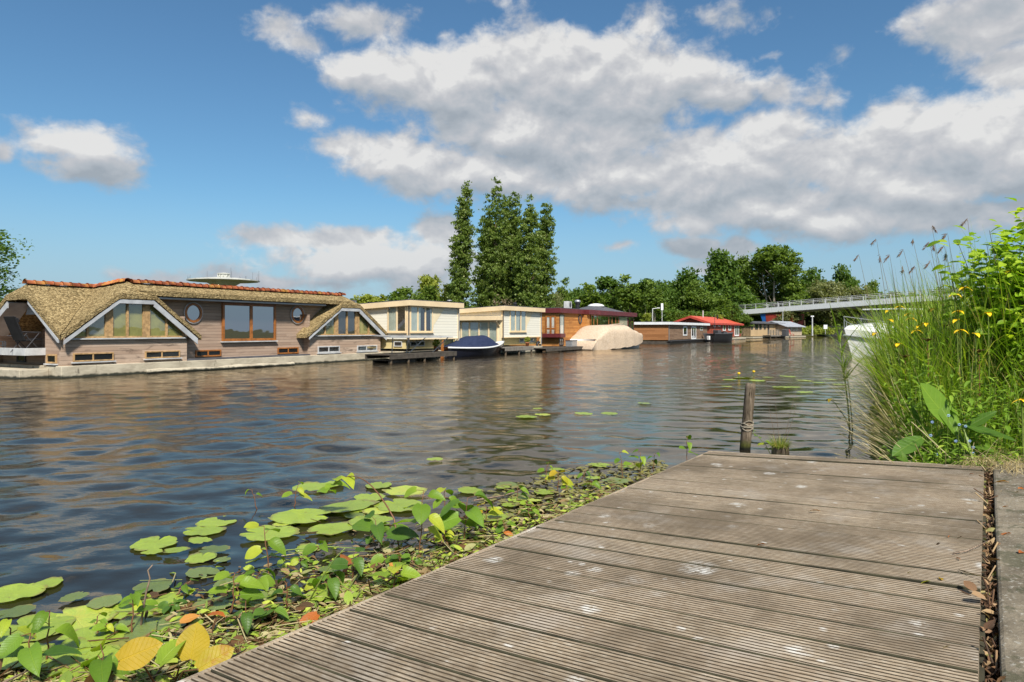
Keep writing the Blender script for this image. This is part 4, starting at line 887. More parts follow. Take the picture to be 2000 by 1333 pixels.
def fence_rail(R, s0, s1, t, z, label, mt, n=5, hgt=1.0, slats=4):
    r = R.root('stage_railing', label, 'railing'); mb = MB()
    for i in range(n): x = s0 + (s1 - s0) * i / (n - 1); mb.box(x - .05, x + .05, t - .05, t + .05, z, z + hgt)
    mb.build('posts', mt, r); r.children[0].name = 'post_row'; mb = MB()
    for i in range(slats): zz = z + .15 + (hgt - .25) * i / max(1, slats - 1); mb.box(s0, s1, t - .09, t - .055, zz, zz + .12)
    mb.build('rails', mt, r); return r
fence_rail(R7, R7.s(1500, -1.9), R7.s(1521, -1.9), -1.9, .55, 'grey slatted railing on the stage by the tan houseboat', M['greywood'])
r = empty('red_chair', R8.w(R8.s(1547, -1), -1.0, .3), R8.rz, 'red garden chair in front of the plywood houseboat', 'chair')
mb = MB(); mb.box(-.35, .35, -.3, .3, .4, .46); mb.build('seat', M['red'], r); mb = MB(); mb.slab([(-.35, .3, .4), (.35, .3, .4), (.35, .5, 1.3), (-.35, .5, 1.3)], .05, (0, 1, 0)); mb.build('backrest', M['red'], r)
for sx in (-.3, .3):
    for sy in (-.25, .25): mb = MB(); mb.box(sx - .03, sx + .03, sy - .03, sy + .03, 0, .4); mb.build('leg', M['red'], r)
r = empty('grey_locker', R8.w(R8.s(1534, -1), -1.0, .3), R8.rz, 'grey metal locker on the deck of the plywood houseboat', 'locker'); mb = MB(); mb.box(-.9, .9, -.4, .4, 0, 1.2); mb.build('body', M['darkgrey'], r, bevel=.03); mb = MB(); mb.box(-.95, .95, -.45, .45, 1.201, 1.27); mb.build('lid', M['steel'], r)
# ================================================================ boats
def hull_mesh(L, B, H, bow=1.0, stern=.6, rake=.35, sheer=.25, n=22, k=9, keel=-.3):
    """lofted hull, x from stern (0) to bow (L); returns verts/faces and the sheer outline"""
    vs, rim = [], []
    for i in range(n + 1):
        t = i / n; b = B / 2 * (1 - max(0, (t - .45) / .55) ** 2.3) * (stern + (1 - stern) * min(1, t / .4) ** .7); b = max(b, .012)
        zt = H * (1 + sheer * (2 * (t - .42)) ** 2 * (1.4 if t > .42 else .5)); x = L * t
        for j in range(k):
            a = (j / (k - 1)) * 2 - 1; s_ = 1 if a >= 0 else -1; q = abs(a); y = s_ * b * (q ** .55 if q < 1 else 1) ; zz = keel + (zt - keel) * q ** 2.0
            vs.append((x + rake * bow * (zz / H) * t ** 3 - .15 * (zz / H) * (1 - t) ** 3, y * (.82 + .18 * q), zz))
        rim.append((x + rake * bow * (zt / H) * t ** 3 - .15 * (zt / H) * (1 - t) ** 3, b, zt))
    fs = [(i * k + j, i * k + j + 1, (i + 1) * k + j + 1, (i + 1) * k + j) for i in range(n) for j in range(k - 1)] + [tuple(range(k))]
    return vs, fs, rim
def rubrail(mb, rim, r, dz=0, out=.0):
    for s_ in (1, -1): mb.tube([(x, s_ * (b + out), z + dz) for x, b, z in rim], r, 6)
def place2(r, u0, v0, dirv, label=None): r.location = onz(u0, v0); r.rotation_euler = (0, 0, math.atan2(dirv[1], dirv[0])); return r
M['navy_paint'] = plain('glossy navy hull paint', (.012, .014, .025), .2, .2, 2, coat=.5)
def _cloth(ca, cb):
    def f(g):
        o = g.obj(); n = g.noise(g.mapv(o, (1, 2.2, .7)), 2.3, 4, .6, 1.2); n2 = g.noise(o, 9, 4)
        return g.prin(col=g.mix(g.mapr(n2, .3, .7), ca, cb), rough=.85, spec=.2, normal=g.bump(n, .5, .07))
    return f
M['navy_cloth'] = mat('navy canvas cover', _cloth((.014, .022, .055), (.024, .034, .075)))
M['beige_cloth'] = mat('beige canvas cover', _cloth((.47, .36, .25), (.58, .46, .34)))
M['gel'] = plain('white gelcoat', (.72, .72, .69), .25, .06, 1.5, coat=.3)
M['rope'] = plain('weathered rope', (.30, .26, .20), .95, .35, 30)
# sloop with navy cover, stern and rudder to the left
dv = (.545, .838); sl = place2(empty('sloop', label='navy motor sloop with dark blue cover and white rubbing strake', cat='boat'), 869, 699.3, dv)
Ls = 5.3; vs, fs, rim = hull_mesh(Ls, 1.9, .52, rake=.25, sheer=.30, stern=.35)
mb = MB(); mb.add(vs, fs); mb.build('hull', M['navy_paint'], sl, smooth=True)
mb = MB(); rubrail(mb, rim, .055, -.02, .01); mb.build('rubbing_strake', M['gel'], sl, smooth=True)
mb = MB(); mb.add([(x, s_ * b * .96, z + .01) for x, b, z in rim for s_ in (1, -1)], [(i * 2, i * 2 + 2, i * 2 + 3, i * 2 + 1) for i in range(len(rim) - 1)]); mb.build('foredeck', M['gel'], sl)
mb = MB(); n, k = 16, 11; cv = []
for i in range(n + 1):
    t = i / n; x, b, z = rim[int(1 + t * 17)]; hgt = .02 + .62 * (min(1, t / .48) ** 1.0) * (1 if t < .82 else max(.0, 1 - (t - .82) / .18) ** .5); 
    for j in range(k):
        a = -1 + 2 * j / (k - 1); cv.append((x, a * (b + .02), z - .05 + hgt * (1 - abs(a) ** 2.6) + (.05 if abs(a) < 1 else 0)))
mb.add(cv, [(i * k + j, i * k + j + 1, (i + 1) * k + j + 1, (i + 1) * k + j) for i in range(n) for j in range(k - 1)]); mb.build('cover', M['navy_cloth'], sl, smooth=True)
mb = MB(); mb.slab([(-.14, -.03, .95), (-.22, -.03, .95), (-.50, -.03, -.3), (-.10, -.03, -.3)], .06, (0, 1, 0)); mb.build('rudder', M['orangewood'], sl, bevel=.01)
mb = MB(); mb.add([(x * 1.002, s_ * b * .80, .05) for x, b, z in rim for s_ in (1,)] + [(x, b * .86, .14) for x, b, z in rim], [(i, i + 1, i + 1 + len(rim), i + len(rim)) for i in range(len(rim) - 1)])
# covered cruiser: beige tarpaulin over windscreen and hull
cr = place2(empty('covered_cruiser', label='motor cruiser wholly wrapped in a beige canvas cover', cat='boat'), 1138, 683.6, (.62, .785))
Lc = 9.0; vs, fs, rim = hull_mesh(Lc, 2.9, .78, rake=.5, sheer=.12, stern=.85)
mb = MB(); mb.add(vs, fs); mb.build('hull', M['gel'], cr, smooth=True)
mb = MB(); n, k = 44, 25; cv = []
prof = [(0, .02), (.03, .10), (.18, 1.0), (.21, 1.08), (.34, 1.12), (.53, 1.16), (.57, 1.06), (.66, .80), (.82, .45), (.96, .25), (1.0, .10)]
def pint(t):
    for (a, b), (c, d) in zip(prof[:-1], prof[1:]):
        if a <= t <= c: return b + (d - b) * (t - a) / (c - a)
    return .1
for i in range(n + 1):
    t = i / n; ri = t * (len(rim) - 1); i0 = min(int(ri), len(rim) - 2); f_ = ri - i0; x = rim[i0][0] * (1 - f_) + rim[i0 + 1][0] * f_; b = rim[i0][1] * (1 - f_) + rim[i0 + 1][1] * f_; z = rim[i0][2] * (1 - f_) + rim[i0 + 1][2] * f_
    for j in range(k):
        a = -1 + 2 * j / (k - 1); q = abs(a); sg = 1 if a > 0 else -1
        if q > .82: yy = b + .05; zz = z - .86 * (q - .82) / .18 * (1 - .55 * t)
        else:
            ph = q / .82 * math.pi / 2; yy = (b + .05) * math.sin(ph) ** .75; zz = z + pint(t) * max(0, math.cos(ph)) ** .42
        w_ = .022 * math.sin(t * 38 + a * 1.5) * (.3 + q) + .010 * math.sin(t * 71 - a * 4) * q
        if i == 0: zz = .06
        cv.append((x + (.05 if t > .98 else 0) - (.55 if i == 0 else 0), sg * (yy + w_), zz + w_))
mb.add(cv, [(i * k + j, i * k + j + 1, (i + 1) * k + j + 1, (i + 1) * k + j) for i in range(n) for j in range(k - 1)] + [tuple(range(k)), tuple(n * k + j for j in range(k))])
mb.build('cover', M['beige_cloth'], cr, smooth=True)
mb = MB(); y = -1.32
mb.tube([(Lc * .27, -1.28, 1.45), (Lc * .26, -1.49, .9)], .018, 5).tube([(Lc * .50, -1.24, 1.5), (Lc * .52, -1.5, .9)], .018, 5).tube([(Lc * .27, -1.0, 1.92), (Lc * .5, -1.0, 2.05)], .02, 5); mb.build('seam', M['beige_cloth'], cr)
# dark dinghy by the red houseboat
dg = place2(empty('work_boat', label='small black open work boat moored at the red houseboat', cat='boat'), 1386, 668.2, (.8, .6))
vs, fs, rim = hull_mesh(4.6, 2.0, 1.0, rake=.2, sheer=.08, stern=.9); mb = MB(); mb.add(vs, fs); mb.build('hull', M['black'], dg, smooth=True)
mb = MB(); rubrail(mb, rim, .06); mb.build('rubbing_strake', M['darkgrey'], dg)
mb = MB(); mb.box(1.2, 1.9, -.4, .4, .6, 1.5); mb.box(2.3, 3.0, -.5, .2, .6, 1.3); mb.build('cargo', M['darkgrey'], dg, bevel=.05)
mb = MB(); mb.box(-.35, -.12, -.2, .2, .25, .75); mb.build('outboard_motor', M['white'], dg, bevel=.04)
# white cruiser behind the reeds on the right bank
wc = empty('white_cruiser', onz(1658, 700.5), rad(40), 'white motor yacht with bow rails half hidden behind the reeds', 'boat')
vs, fs, rim = hull_mesh(9.5, 3.2, 1.15, rake=.7, sheer=.2, stern=.9, n=26)
mx = lambda p: (9.9 - p[0], p[1], p[2])
mb = MB(); mb.add([mx(p) for p in vs], fs); mb.build('hull', M['gel'], wc, smooth=True)
mb = MB(); rubrail(mb, [(9.9 - x, b, z) for x, b, z in rim], .05, -.35, -.02); mb.build('rubbing_strake', M['steel'], wc)
mb = MB(); n, k = 18, 9; cv = []
for i in range(n + 1):
    t = i / n; x, b, z = rim[26 - int(t * 24)]; hh = .75 * min(1, t * 2.6) ** .6
    for j in range(k): a = -1 + 2 * j / (k - 1); cv.append((9.9 - x, a * b * .97, z - .05 + hh * (1 - abs(a) ** 3)))
mb.add(cv, [(i * k + j, i * k + j + 1, (i + 1) * k + j + 1, (i + 1) * k + j) for i in range(n) for j in range(k - 1)]); mb.build('deck_house', M['gel'], wc, smooth=True)
mb = MB(); mb.slab([(3.4, -1.2, 1.75), (3.4, 1.2, 1.75), (4.4, 1.0, 2.7), (4.4, -1.0, 2.7)], .05, (1, 0, 0)); mb.build('windscreen', M['glass_dark'], wc)
mb = MB(); mb.slab([(4.2, -1.1, 2.72), (7.2, -1.2, 2.75), (7.2, 1.2, 2.75), (4.2, 1.1, 2.72)], .09, (0, 0, -1)); mb.box(3.3, 3.42, -1.22, -1.14, 1.6, 2.5); mb.box(7.0, 7.1, -1.15, -1.05, 1.5, 2.68); mb.box(7.0, 7.1, 1.05, 1.15, 1.5, 2.68); mb.build('roof', M['gel'], wc, bevel=.03)
mb = MB()
for s_ in (1, -1):
    P_ = [(9.9 - x, s_ * b * .93, z + .62) for x, b, z in rim[8:]]; mb.tube(P_, .022, 6)
    for x, b, z in rim[9::3]: mb.tube([(9.9 - x, s_ * b * .93, z + .02), (9.9 - x, s_ * b * .93, z + .62)], .018, 6)
mb.build('bow_rail', M['steel'], wc)
# black barge under the bridge, at the far bank
bg = empty('black_barge', onz(1612, 656.8), rad(10), 'low black barge moored below the far end of the bridge', 'barge')
mb = MB(); mb.box(0, 12, 0, 3.5, -.4, 1.1); mb.build('hull', M['black'], bg, bevel=.1)
mb = MB()
for i in range(9): mb.box(.4 + i * 1.35, .52 + i * 1.35, .1, .25, 1.1, 2.4)
mb.build('post_row', M['black'], bg)
mb = MB(); mb.box(.3, 12, .1, .2, 2.3, 2.45).box(.3, 12, .1, .2, 1.7, 1.82); mb.box(.5, 11.5, .5, 3, 1.1, 1.6); mb.build('rail', M['black'], bg)

# ================================================================ bridge
def bridge():
    a, b = at(1322, 613, 195), at(1745, 588, 150); a.z = 6.1; b.z = 7.9
    d = (b - a); Lb_ = d.length; rz = math.atan2(d.y, d.x); r = empty('footbridge', (a.x, a.y, 0), rz, 'long white bridge with railings rising over the canal', 'bridge')
    ext = 70; L = math.hypot(d.x, d.y) + ext; z = lambda x: 5.8 + 2.7 * min(1.15, x / (L - ext))
    n = 40; mb = MB(); W_ = 6.0
    xs = [-30 + (L + 30) * i / n for i in range(n + 1)]; zz = [z(max(0, x)) - .012 * max(0, -x) ** 1.35 for x in xs]
    sec = [(-.0, 0), (-.0, -1.2), (.9, -1.5), (W_ - .9, -1.5), (W_, -1.2), (W_, 0), (W_ - .2, 0), (W_ - .2, -.3), (.2, -.3), (.2, 0)]; k = len(sec)
    mb.add([(x, y, h_ + q) for x, h_ in zip(xs, zz) for y, q in sec], [(i * k + j, i * k + (j + 1) % k, (i + 1) * k + (j + 1) % k, (i + 1) * k + j) for i in range(n) for j in range(k)]); mb.build('girder', M['white'], r)
    for y in (.1, W_ - .1):
        mb = MB(); m_ = int((L + 30) / 3.0)
        for i in range(m_ + 1):
            x = -30 + (L + 30) * i / m_; h_ = z(max(0, x)) - .012 * max(0, -x) ** 1.35; mb.box(x - .07, x + .07, y - .05, y + .05, h_, h_ + 1.25)
        for q in (1.25, .95, .5): mb.tube([(x, y, h_ + q) for x, h_ in zip(xs, zz)],   .045 if q > 1 else .025, 5)
        mb.build('railing', M['greywhite'], r)
    # pier in red and blue
    P_ = onz(1524, 660); inv = lambda p: ((p.x - a.x) * math.cos(rz) + (p.y - a.y) * math.sin(rz), -(p.x - a.x) * math.sin(rz) + (p.y - a.y) * math.cos(rz))
    best = min(range(0, int(L)), key=lambda x: abs(1000 + F * (a.x + x * math.cos(rz)) / (a.y + x * math.sin(rz)) - 1524)); px = float(best)
    w = 3.7; mb = MB(); mb.slab([(px - w, .3, 5.5), (px + w, .3, 5.5), (px + w * .86, .3, 1.0), (px - w * .86, .3, 1.0)], 5.4, (0, 1, 0)); mb.build('pier', M['red'], r)
    mb = MB(); mb.slab([(px - w - 1.5, .35, 5.5), (px - w - .01, .35, 5.5), (px - w * .86 - .01, .35, 1.0), (px - w * .86 - .5, .35, 1.0)], 5.3, (0, 1, 0)); mb.build('pier_panel', M['blue'], r)
    mb = MB(); mb.slab([(px - w * 2 - 30, .3, 4.6), (px - w * 2 - 26, .3, 4.6), (px - w * 2 - 27, .3, .6), (px - w * 2 - 29, .3, .6)], 5.4, (0, 1, 0)); mb.build('pier', M['greywhite'], r)
bridge()

# ================================================================ control tower with a saucer top, far behind
tw = empty('control_tower', (at(437, 556, 150).x, 150, 0), 0, 'concrete tower with a flat saucer platform and masts above the thatched roof', 'tower')
zc = at(437, 560, 150).z; wr = 66.5 / F * 150
M['towerconc'] = plain('tower concrete', (.52, .52, .47), .8, .15, .6)
mb = MB(); mb.lathe([(1.25, -zc), (1.25, 0)], 20, (0, 0, zc)); mb.build('shaft', M['conc'], tw)
mb = MB(); mb.lathe([(1.9, -.1), (3.4, .75), (3.5, .95), (wr, 1.15), (wr, 1.38), (wr * .55, 1.75), (1.5, 1.85)], 16, (0, 0, zc)); mb.build('saucer', M['towerconc'], tw)
mb = MB(); mb.lathe([(1.15, 1.8), (1.2, 2.7)], 10, (0, 0, zc)); c_ = mb.build('cabin', M['towerconc'], tw)
mb = MB()
for i in range(10): a = i * .628; mb.box(1.2 * math.cos(a) - .1, 1.2 * math.cos(a) + .1, 1.2 * math.sin(a) - .1, 1.2 * math.sin(a) + .1, zc + 2.1, zc + 2.55)
mb.lathe([(1.4, 2.7), (1.4, 2.85), (.3, 3.0)], 10, (0, 0, zc)); mb.build('roof', M['towerconc'], c_)
random.seed(4)
mb = MB()
for i in range(26):
    a = random.uniform(0, 6.28); q = random.choice([wr * .97, wr * .97, wr * random.uniform(.3, .9)]); hh = random.choice([.2, .4, .5, 1.2, 2.0]); mb.tube([(q * math.cos(a), q * math.sin(a), zc + 1.3), (q * math.cos(a), q * math.sin(a), zc + 1.6 + hh)], .022, 4)
o = mb.build('masts', M['darkgrey'], tw); o['kind'] = 'stuff'
# street lamps, signs, poles
def pole(name, u, v0, v1, Y, label, cat, arm=None, plate=None, mt='greywhite', r0=.09):
    p = at(u, v0, Y); q = at(u, v1, Y); r = empty(name, (p.x, Y, min(p.z, .6)), 0, label, cat); H = q.z - r.location.z
    mb = MB(); mb.tube([(0, 0, 0), (0, 0, H)], r0, 8, r0 * .7); mb.build('post', M[mt], r)
    if arm: mb = MB(); mb.tube([(0, 0, H - .05), (arm, 0, H + .05)], r0 * .8, 6); mb.box(arm * .9 - .1, arm + arm * .35, -.12, .12, H, H + .14); mb.build('lamp_head', M[mt], r, bevel=.02)
    if plate: mb = MB(); mb.box(-plate[0] / 2, plate[0] / 2, -.08, -.02, H - plate[1], H); mb.build('sign_plate', M['white'], r, bevel=.01)
    return r
pole('street_lamp', 1274.5, 640, 603, 95, 'pale street lamp with a short arm left of the dark hedge', 'street lamp', arm=.75)
pole('sign_post', 1293, 640, 593, 95, 'thin post with a narrow white sign left of the dark hedge', 'sign', plate=(.32, .95), r0=.06)
pole('marker_post', 1586.5, 656, 617, 150, 'slim white pole at the far bank below the bridge', 'pole', r0=.18, plate=(.7, .25))
pole('mast_pole', 1529, 650, 592, 140, 'tall thin mast in front of the bridge pier', 'pole', r0=.07)
pole('warning_sign', 1612, 652, 635, 148, 'small square white sign above the black barge', 'sign', plate=(.8, .85), r0=.06)
pole('tree_stake', 1373, 632, 607, 100, 'white post between the dark hedge and the red roof', 'post', r0=.12)

# ================================================================ trees
CARD = t_card()
def rot_tilt(n, updraft=.3):
    f = rvec(n); f[:, 2] = f[:, 2] * .6 + updraft; u = rvec(n) * .8; u[:, 2] += .7; return f, u
def limb_paths(mb, base, H, spread, n, r0, rng, lean=(0, 0), fork=.3, sw=.3):
    top = Vector((lean[0], lean[1], H * .82)); P_ = [Vector(base) + Vector((lean[0] * t + sw * .4 * math.sin(t * 5), lean[1] * t + sw * .3 * math.cos(t * 4) - sw * .3, H * .82 * t)) for t in np.linspace(0, 1, 8)]
    mb.tube(P_, r0, 8, r0 * .18); ends = [P_[-1]]
    for i in range(n):
        t = rng.uniform(fork, .9); k = min(6, int(t * 7)); s_ = P_[k].lerp(P_[k + 1], t * 7 - k); a = rng.uniform(0, 6.28); ln = spread * rng.uniform(.55, 1.0) * (1.15 - t * .6)
        e = s_ + Vector((math.cos(a) * ln, math.sin(a) * ln, ln * rng.uniform(.5, 1.2))); mid = s_.lerp(e, .5) + Vector((0, 0, -ln * .08))
        mb.tube([s_, mid, e], r0 * (1 - t) * .5 + r0 * .06, 5, r0 * .05); ends.append(e); ends.append(mid)
    return ends
def crown_arrays(rng, blobs, n, size, clump=.5, per=26):
    """blobs: list of (cx,cy,cz,rx,ry,rz); clumps sit mostly near their surfaces, leaves inside the clumps"""
    vol = np.array([b[3] * b[4] * b[5] for b in blobs]) ** .75; pick = rng.choice(len(blobs), size=max(1, n // per), p=vol / vol.sum())
    d = rng.normal(size=(len(pick), 3)); d /= np.linalg.norm(d, axis=1, keepdims=True); rr = rng.random((len(pick), 1)) ** .42
    B_ = np.array(blobs)[pick]; C_ = B_[:, :3] + d * rr * B_[:, 3:]
    C_ = np.repeat(C_, per, 0); q = rng.normal(size=C_.shape) * clump * np.array([1, 1, .62]) * np.repeat(rng.uniform(.6, 1.3, (len(pick), 1)), per, 0)
    ct = np.repeat(rng.random(len(pick)), per)
    return C_ + q, np.clip(ct * .55 + rng.random(len(ct)) * .45, 0, 1), size * rng.uniform(.6, 1.35, len(ct))
def make_tree(name, seed, H, blobs, n, size, leaf, bark='bark', clump=.5, r0=.25, limbs=14, spread=2.5, fork=.3, lean=(0, 0), up=.25, label=None, cat='tree', group=None, per=26, trunk=True):
    rng = np.random.default_rng(seed); r = empty(name, (0, 0, 0), 0, label, cat, group)
    if trunk: mb = MB(); limb_paths(mb, (0, 0, -.3), H, spread, limbs, r0, rng, lean, fork); mb.build('trunk', M[bark], r, smooth=True)
    p, t, s_ = crown_arrays(rng, blobs, n, size, clump, per); p[:, 2] = np.maximum(p[:, 2], .3); nm = NM(); f, u = rot_tilt(len(p), up)
    nm.inst(*CARD, p, f, u, np.stack([s_ * .75, s_, s_], 1), 0, t); nm.build('crown', M[leaf], r, smooth=False); return r
def blobs_round(rng, W_, z0, z1, k=11, sq=.55):
    o = []
    for i in range(k):
        a = rng.uniform(0, 6.28); q = W_ * rng.uniform(.15, .62); zz = z0 + (z1 - z0) * rng.uniform(.22, .86); s_ = 1 - .45 * abs((zz - z0) / (z1 - z0) - .45) * 2
        rr = W_ * rng.uniform(.32, .5); o.append((math.cos(a) * q * s_, math.sin(a) * q * s_, zz, rr, rr, rr * sq * (z1 - z0) / W_ * .55 + rr * .2))
    return o
def place_tree(src, u, vtop, Y, H0, label, wpx=None, W0=None, group='trees behind the houseboats', first=False, rz=0, vb=None):
    r = src if first else copy_tree(src)
    z = at(u, vtop, Y).z; s_ = (z - .6) / H0; sx = s_ if wpx is None else (wpx / F * Y) / W0
    r.location = ((u - 1000) / F * Y, Y, .6); r.scale = (sx, sx, s_); r.rotation_euler = (0, 0, rz); tag(r, label, 'tree', group); return r
# Lombardy poplars, all bent a little by the wind
def poplar(seed, H, Wd, lean):
    rng = np.random.default_rng(seed); bl = []
    for i in range(34):
        t = .04 + .96 * i / 33; rr = Wd * (min(1, t * 4 + .45)) * (1 - max(0, t - .5) ** 1.9 * 2.9) * rng.uniform(.9, 1.08)
        rr = max(rr * 1.16, .22); bl.append((lean * t ** 2 + rng.normal(0, Wd * .10), rng.normal(0, Wd * .12), H * t, rr, rr, H * .035))
    return make_tree('poplar_tree', seed, H, bl, 17000, .27, 'lf_poplar', clump=.21, r0=.32, limbs=26, spread=1.1, fork=.05, lean=(lean, 0), up=.75, per=20)
YP = 100
for i, (u, vt, wpx, ln, y_, lab) in enumerate(((905, 361, 38, .9, 0, 'leftmost poplar standing slightly apart from the tall clump'), (966, 362, 72, .8, 2, 'broadest and tallest poplar in the middle of the clump'), (1003, 381, 48, .7, 6, 'poplar just right of the tallest one, half behind it'), (1032, 391, 50, .9, -1, 'slim poplar second from the right in the clump'), (1064, 398, 48, .9, 3, 'rightmost poplar of the tall clump'), (988, 390, 60, .5, 7, 'poplar at the back in the middle of the clump'), (955, 425, 40, .3, 5, 'poplar low on the left side of the clump'))):
    Y = YP + y_; z = at(u, vt, Y).z; H = z - .6; r = poplar(31 + i, H, wpx / F * Y * .5, ln); r.location = ((u - 1000) / F * Y - ln * .6, Y, .6); tag(r, lab, 'tree', 'tall poplars behind the cream houseboats')
# prototypes
rg = np.random.default_rng(5)
T = {}
T['dark'] = (make_tree('broadleaf_tree', 51, 12, blobs_round(rg, 5.4, 1.0, 12.2, 15), 9000, .52, 'lf_dark', clump=.42, spread=3.4, r0=.25, per=18), 12.3, 11.5)
T['mid'] = (make_tree('broadleaf_tree', 52, 12, blobs_round(rg, 5.6, 1.2, 12.4, 15), 9000, .50, 'lf_mid', clump=.42, spread=3.6, r0=.25, per=18), 12.4, 11.8)
T['willow'] = (make_tree('willow_tree', 53, 12, blobs_round(rg, 6.2, .6, 12.0, 16), 10000, .46, 'lf_pale', clump=.55, spread=3.6, r0=.3), 12.1, 13)
T['lime'] = (make_tree('shrub_tree', 54, 12, blobs_round(rg, 6.5, .3, 12.0, 13), 8000, .55, 'lf_lime', clump=.5, spread=4, r0=.15, fork=.1), 12.1, 13)
def slender(seed, leaf='lf_mid'):
    rng = np.random.default_rng(seed); bl = []
    for i in range(9): zz = rng.uniform(6.0, 11.2); q = 1.7 * rng.uniform(.1, .8); a = rng.uniform(0, 6.28); rr = rng.uniform(.7, 1.35) * (1.15 - (zz - 6) / 12); bl.append((q * math.cos(a), q * math.sin(a), zz, rr, rr, rr * 1.0))
    return make_tree('slender_tree', seed, 12, bl, 2900, .44, leaf, bark='bark_pale', clump=.32, r0=.13, limbs=13, spread=2.0, fork=.28, per=16)
T['slim'] = (slender(61), 12.2, 4.6); T['slim2'] = (slender(62, 'lf_dark'), 12.2, 4.6)
used_ = set()
def tree(kind, u, vt, w, Y, label, rz=None):
    src, H0, W0 = T[kind]; fst = kind not in used_; used_.add(kind)
    return place_tree(src, u, vt, Y, H0, label, w, W0, first=fst, rz=(u * 1.7) % 6.28 if rz is None else rz)
# a big forked tree in the wood on the right
def big_fork():
    rng = np.random.default_rng(77); H = 25; r = empty('forked_tree', (0, 0, 0))
    mb = MB(); 
    for dx, lnx, rr in ((-.35, -1.6, .42), (.35, 1.9, .48)):
        P_ = [Vector((dx + lnx * t + .35 * math.sin(t * 6 + dx), 0, H * .85 * t - .3)) for t in np.linspace(0, 1, 9)]; mb.tube(P_, rr, 8, .08)
        for i in range(16):
            k = rng.integers(2, 8); a = rng.uniform(0, 6.28); ln = rng.uniform(2.2, 5.5) * (1.2 - k / 10); e = P_[k] + Vector((math.cos(a) * ln, math.sin(a) * ln, ln * .8)); mb.tube([P_[k], P_[k].lerp(e, .5) + Vector((0, 0, -.25)), e], .16 - k * .012, 5, .03)
    mb.build('trunk', M['bark_pale'], r, smooth=True)
    bl = [(0, 0, 21.5, 4.6, 4, 3.0), (-4.2, .5, 18, 3.6, 3.6, 3.0), (4.6, 0, 17.5, 4.0, 3.6, 3.2), (1.5, 2, 22.8, 3, 3, 2.2), (-2.5, 2, 21, 3, 3, 2.4), (5.6, 1, 13, 3.0, 3, 2.6), (-6, 0, 13.5, 3, 3, 2.4), (0, 3.5, 15, 5, 3, 4), (6.2, .6, 20.6, 2.1, 2.1, 2.4), (-3, 4, 10, 5, 3, 4), (4, 4, 9, 5, 3, 4), (-7.2, 0, 8.5, 2.4, 2.4, 2.2), (7.4, 0, 8, 2.4, 2.4, 2.4)]
    p, t, s_ = crown_arrays(rng, bl, 20000, .62, .50, 18); nm = NM(); f, u = rot_tilt(len(p), .25); nm.inst(*CARD, p, f, u, np.stack([s_ * .75, s_, s_], 1), 0, t); nm.build('crown', M['lf_mid'], r, smooth=False); return r
r = big_fork(); T['fork'] = (r, 24.6, 17)
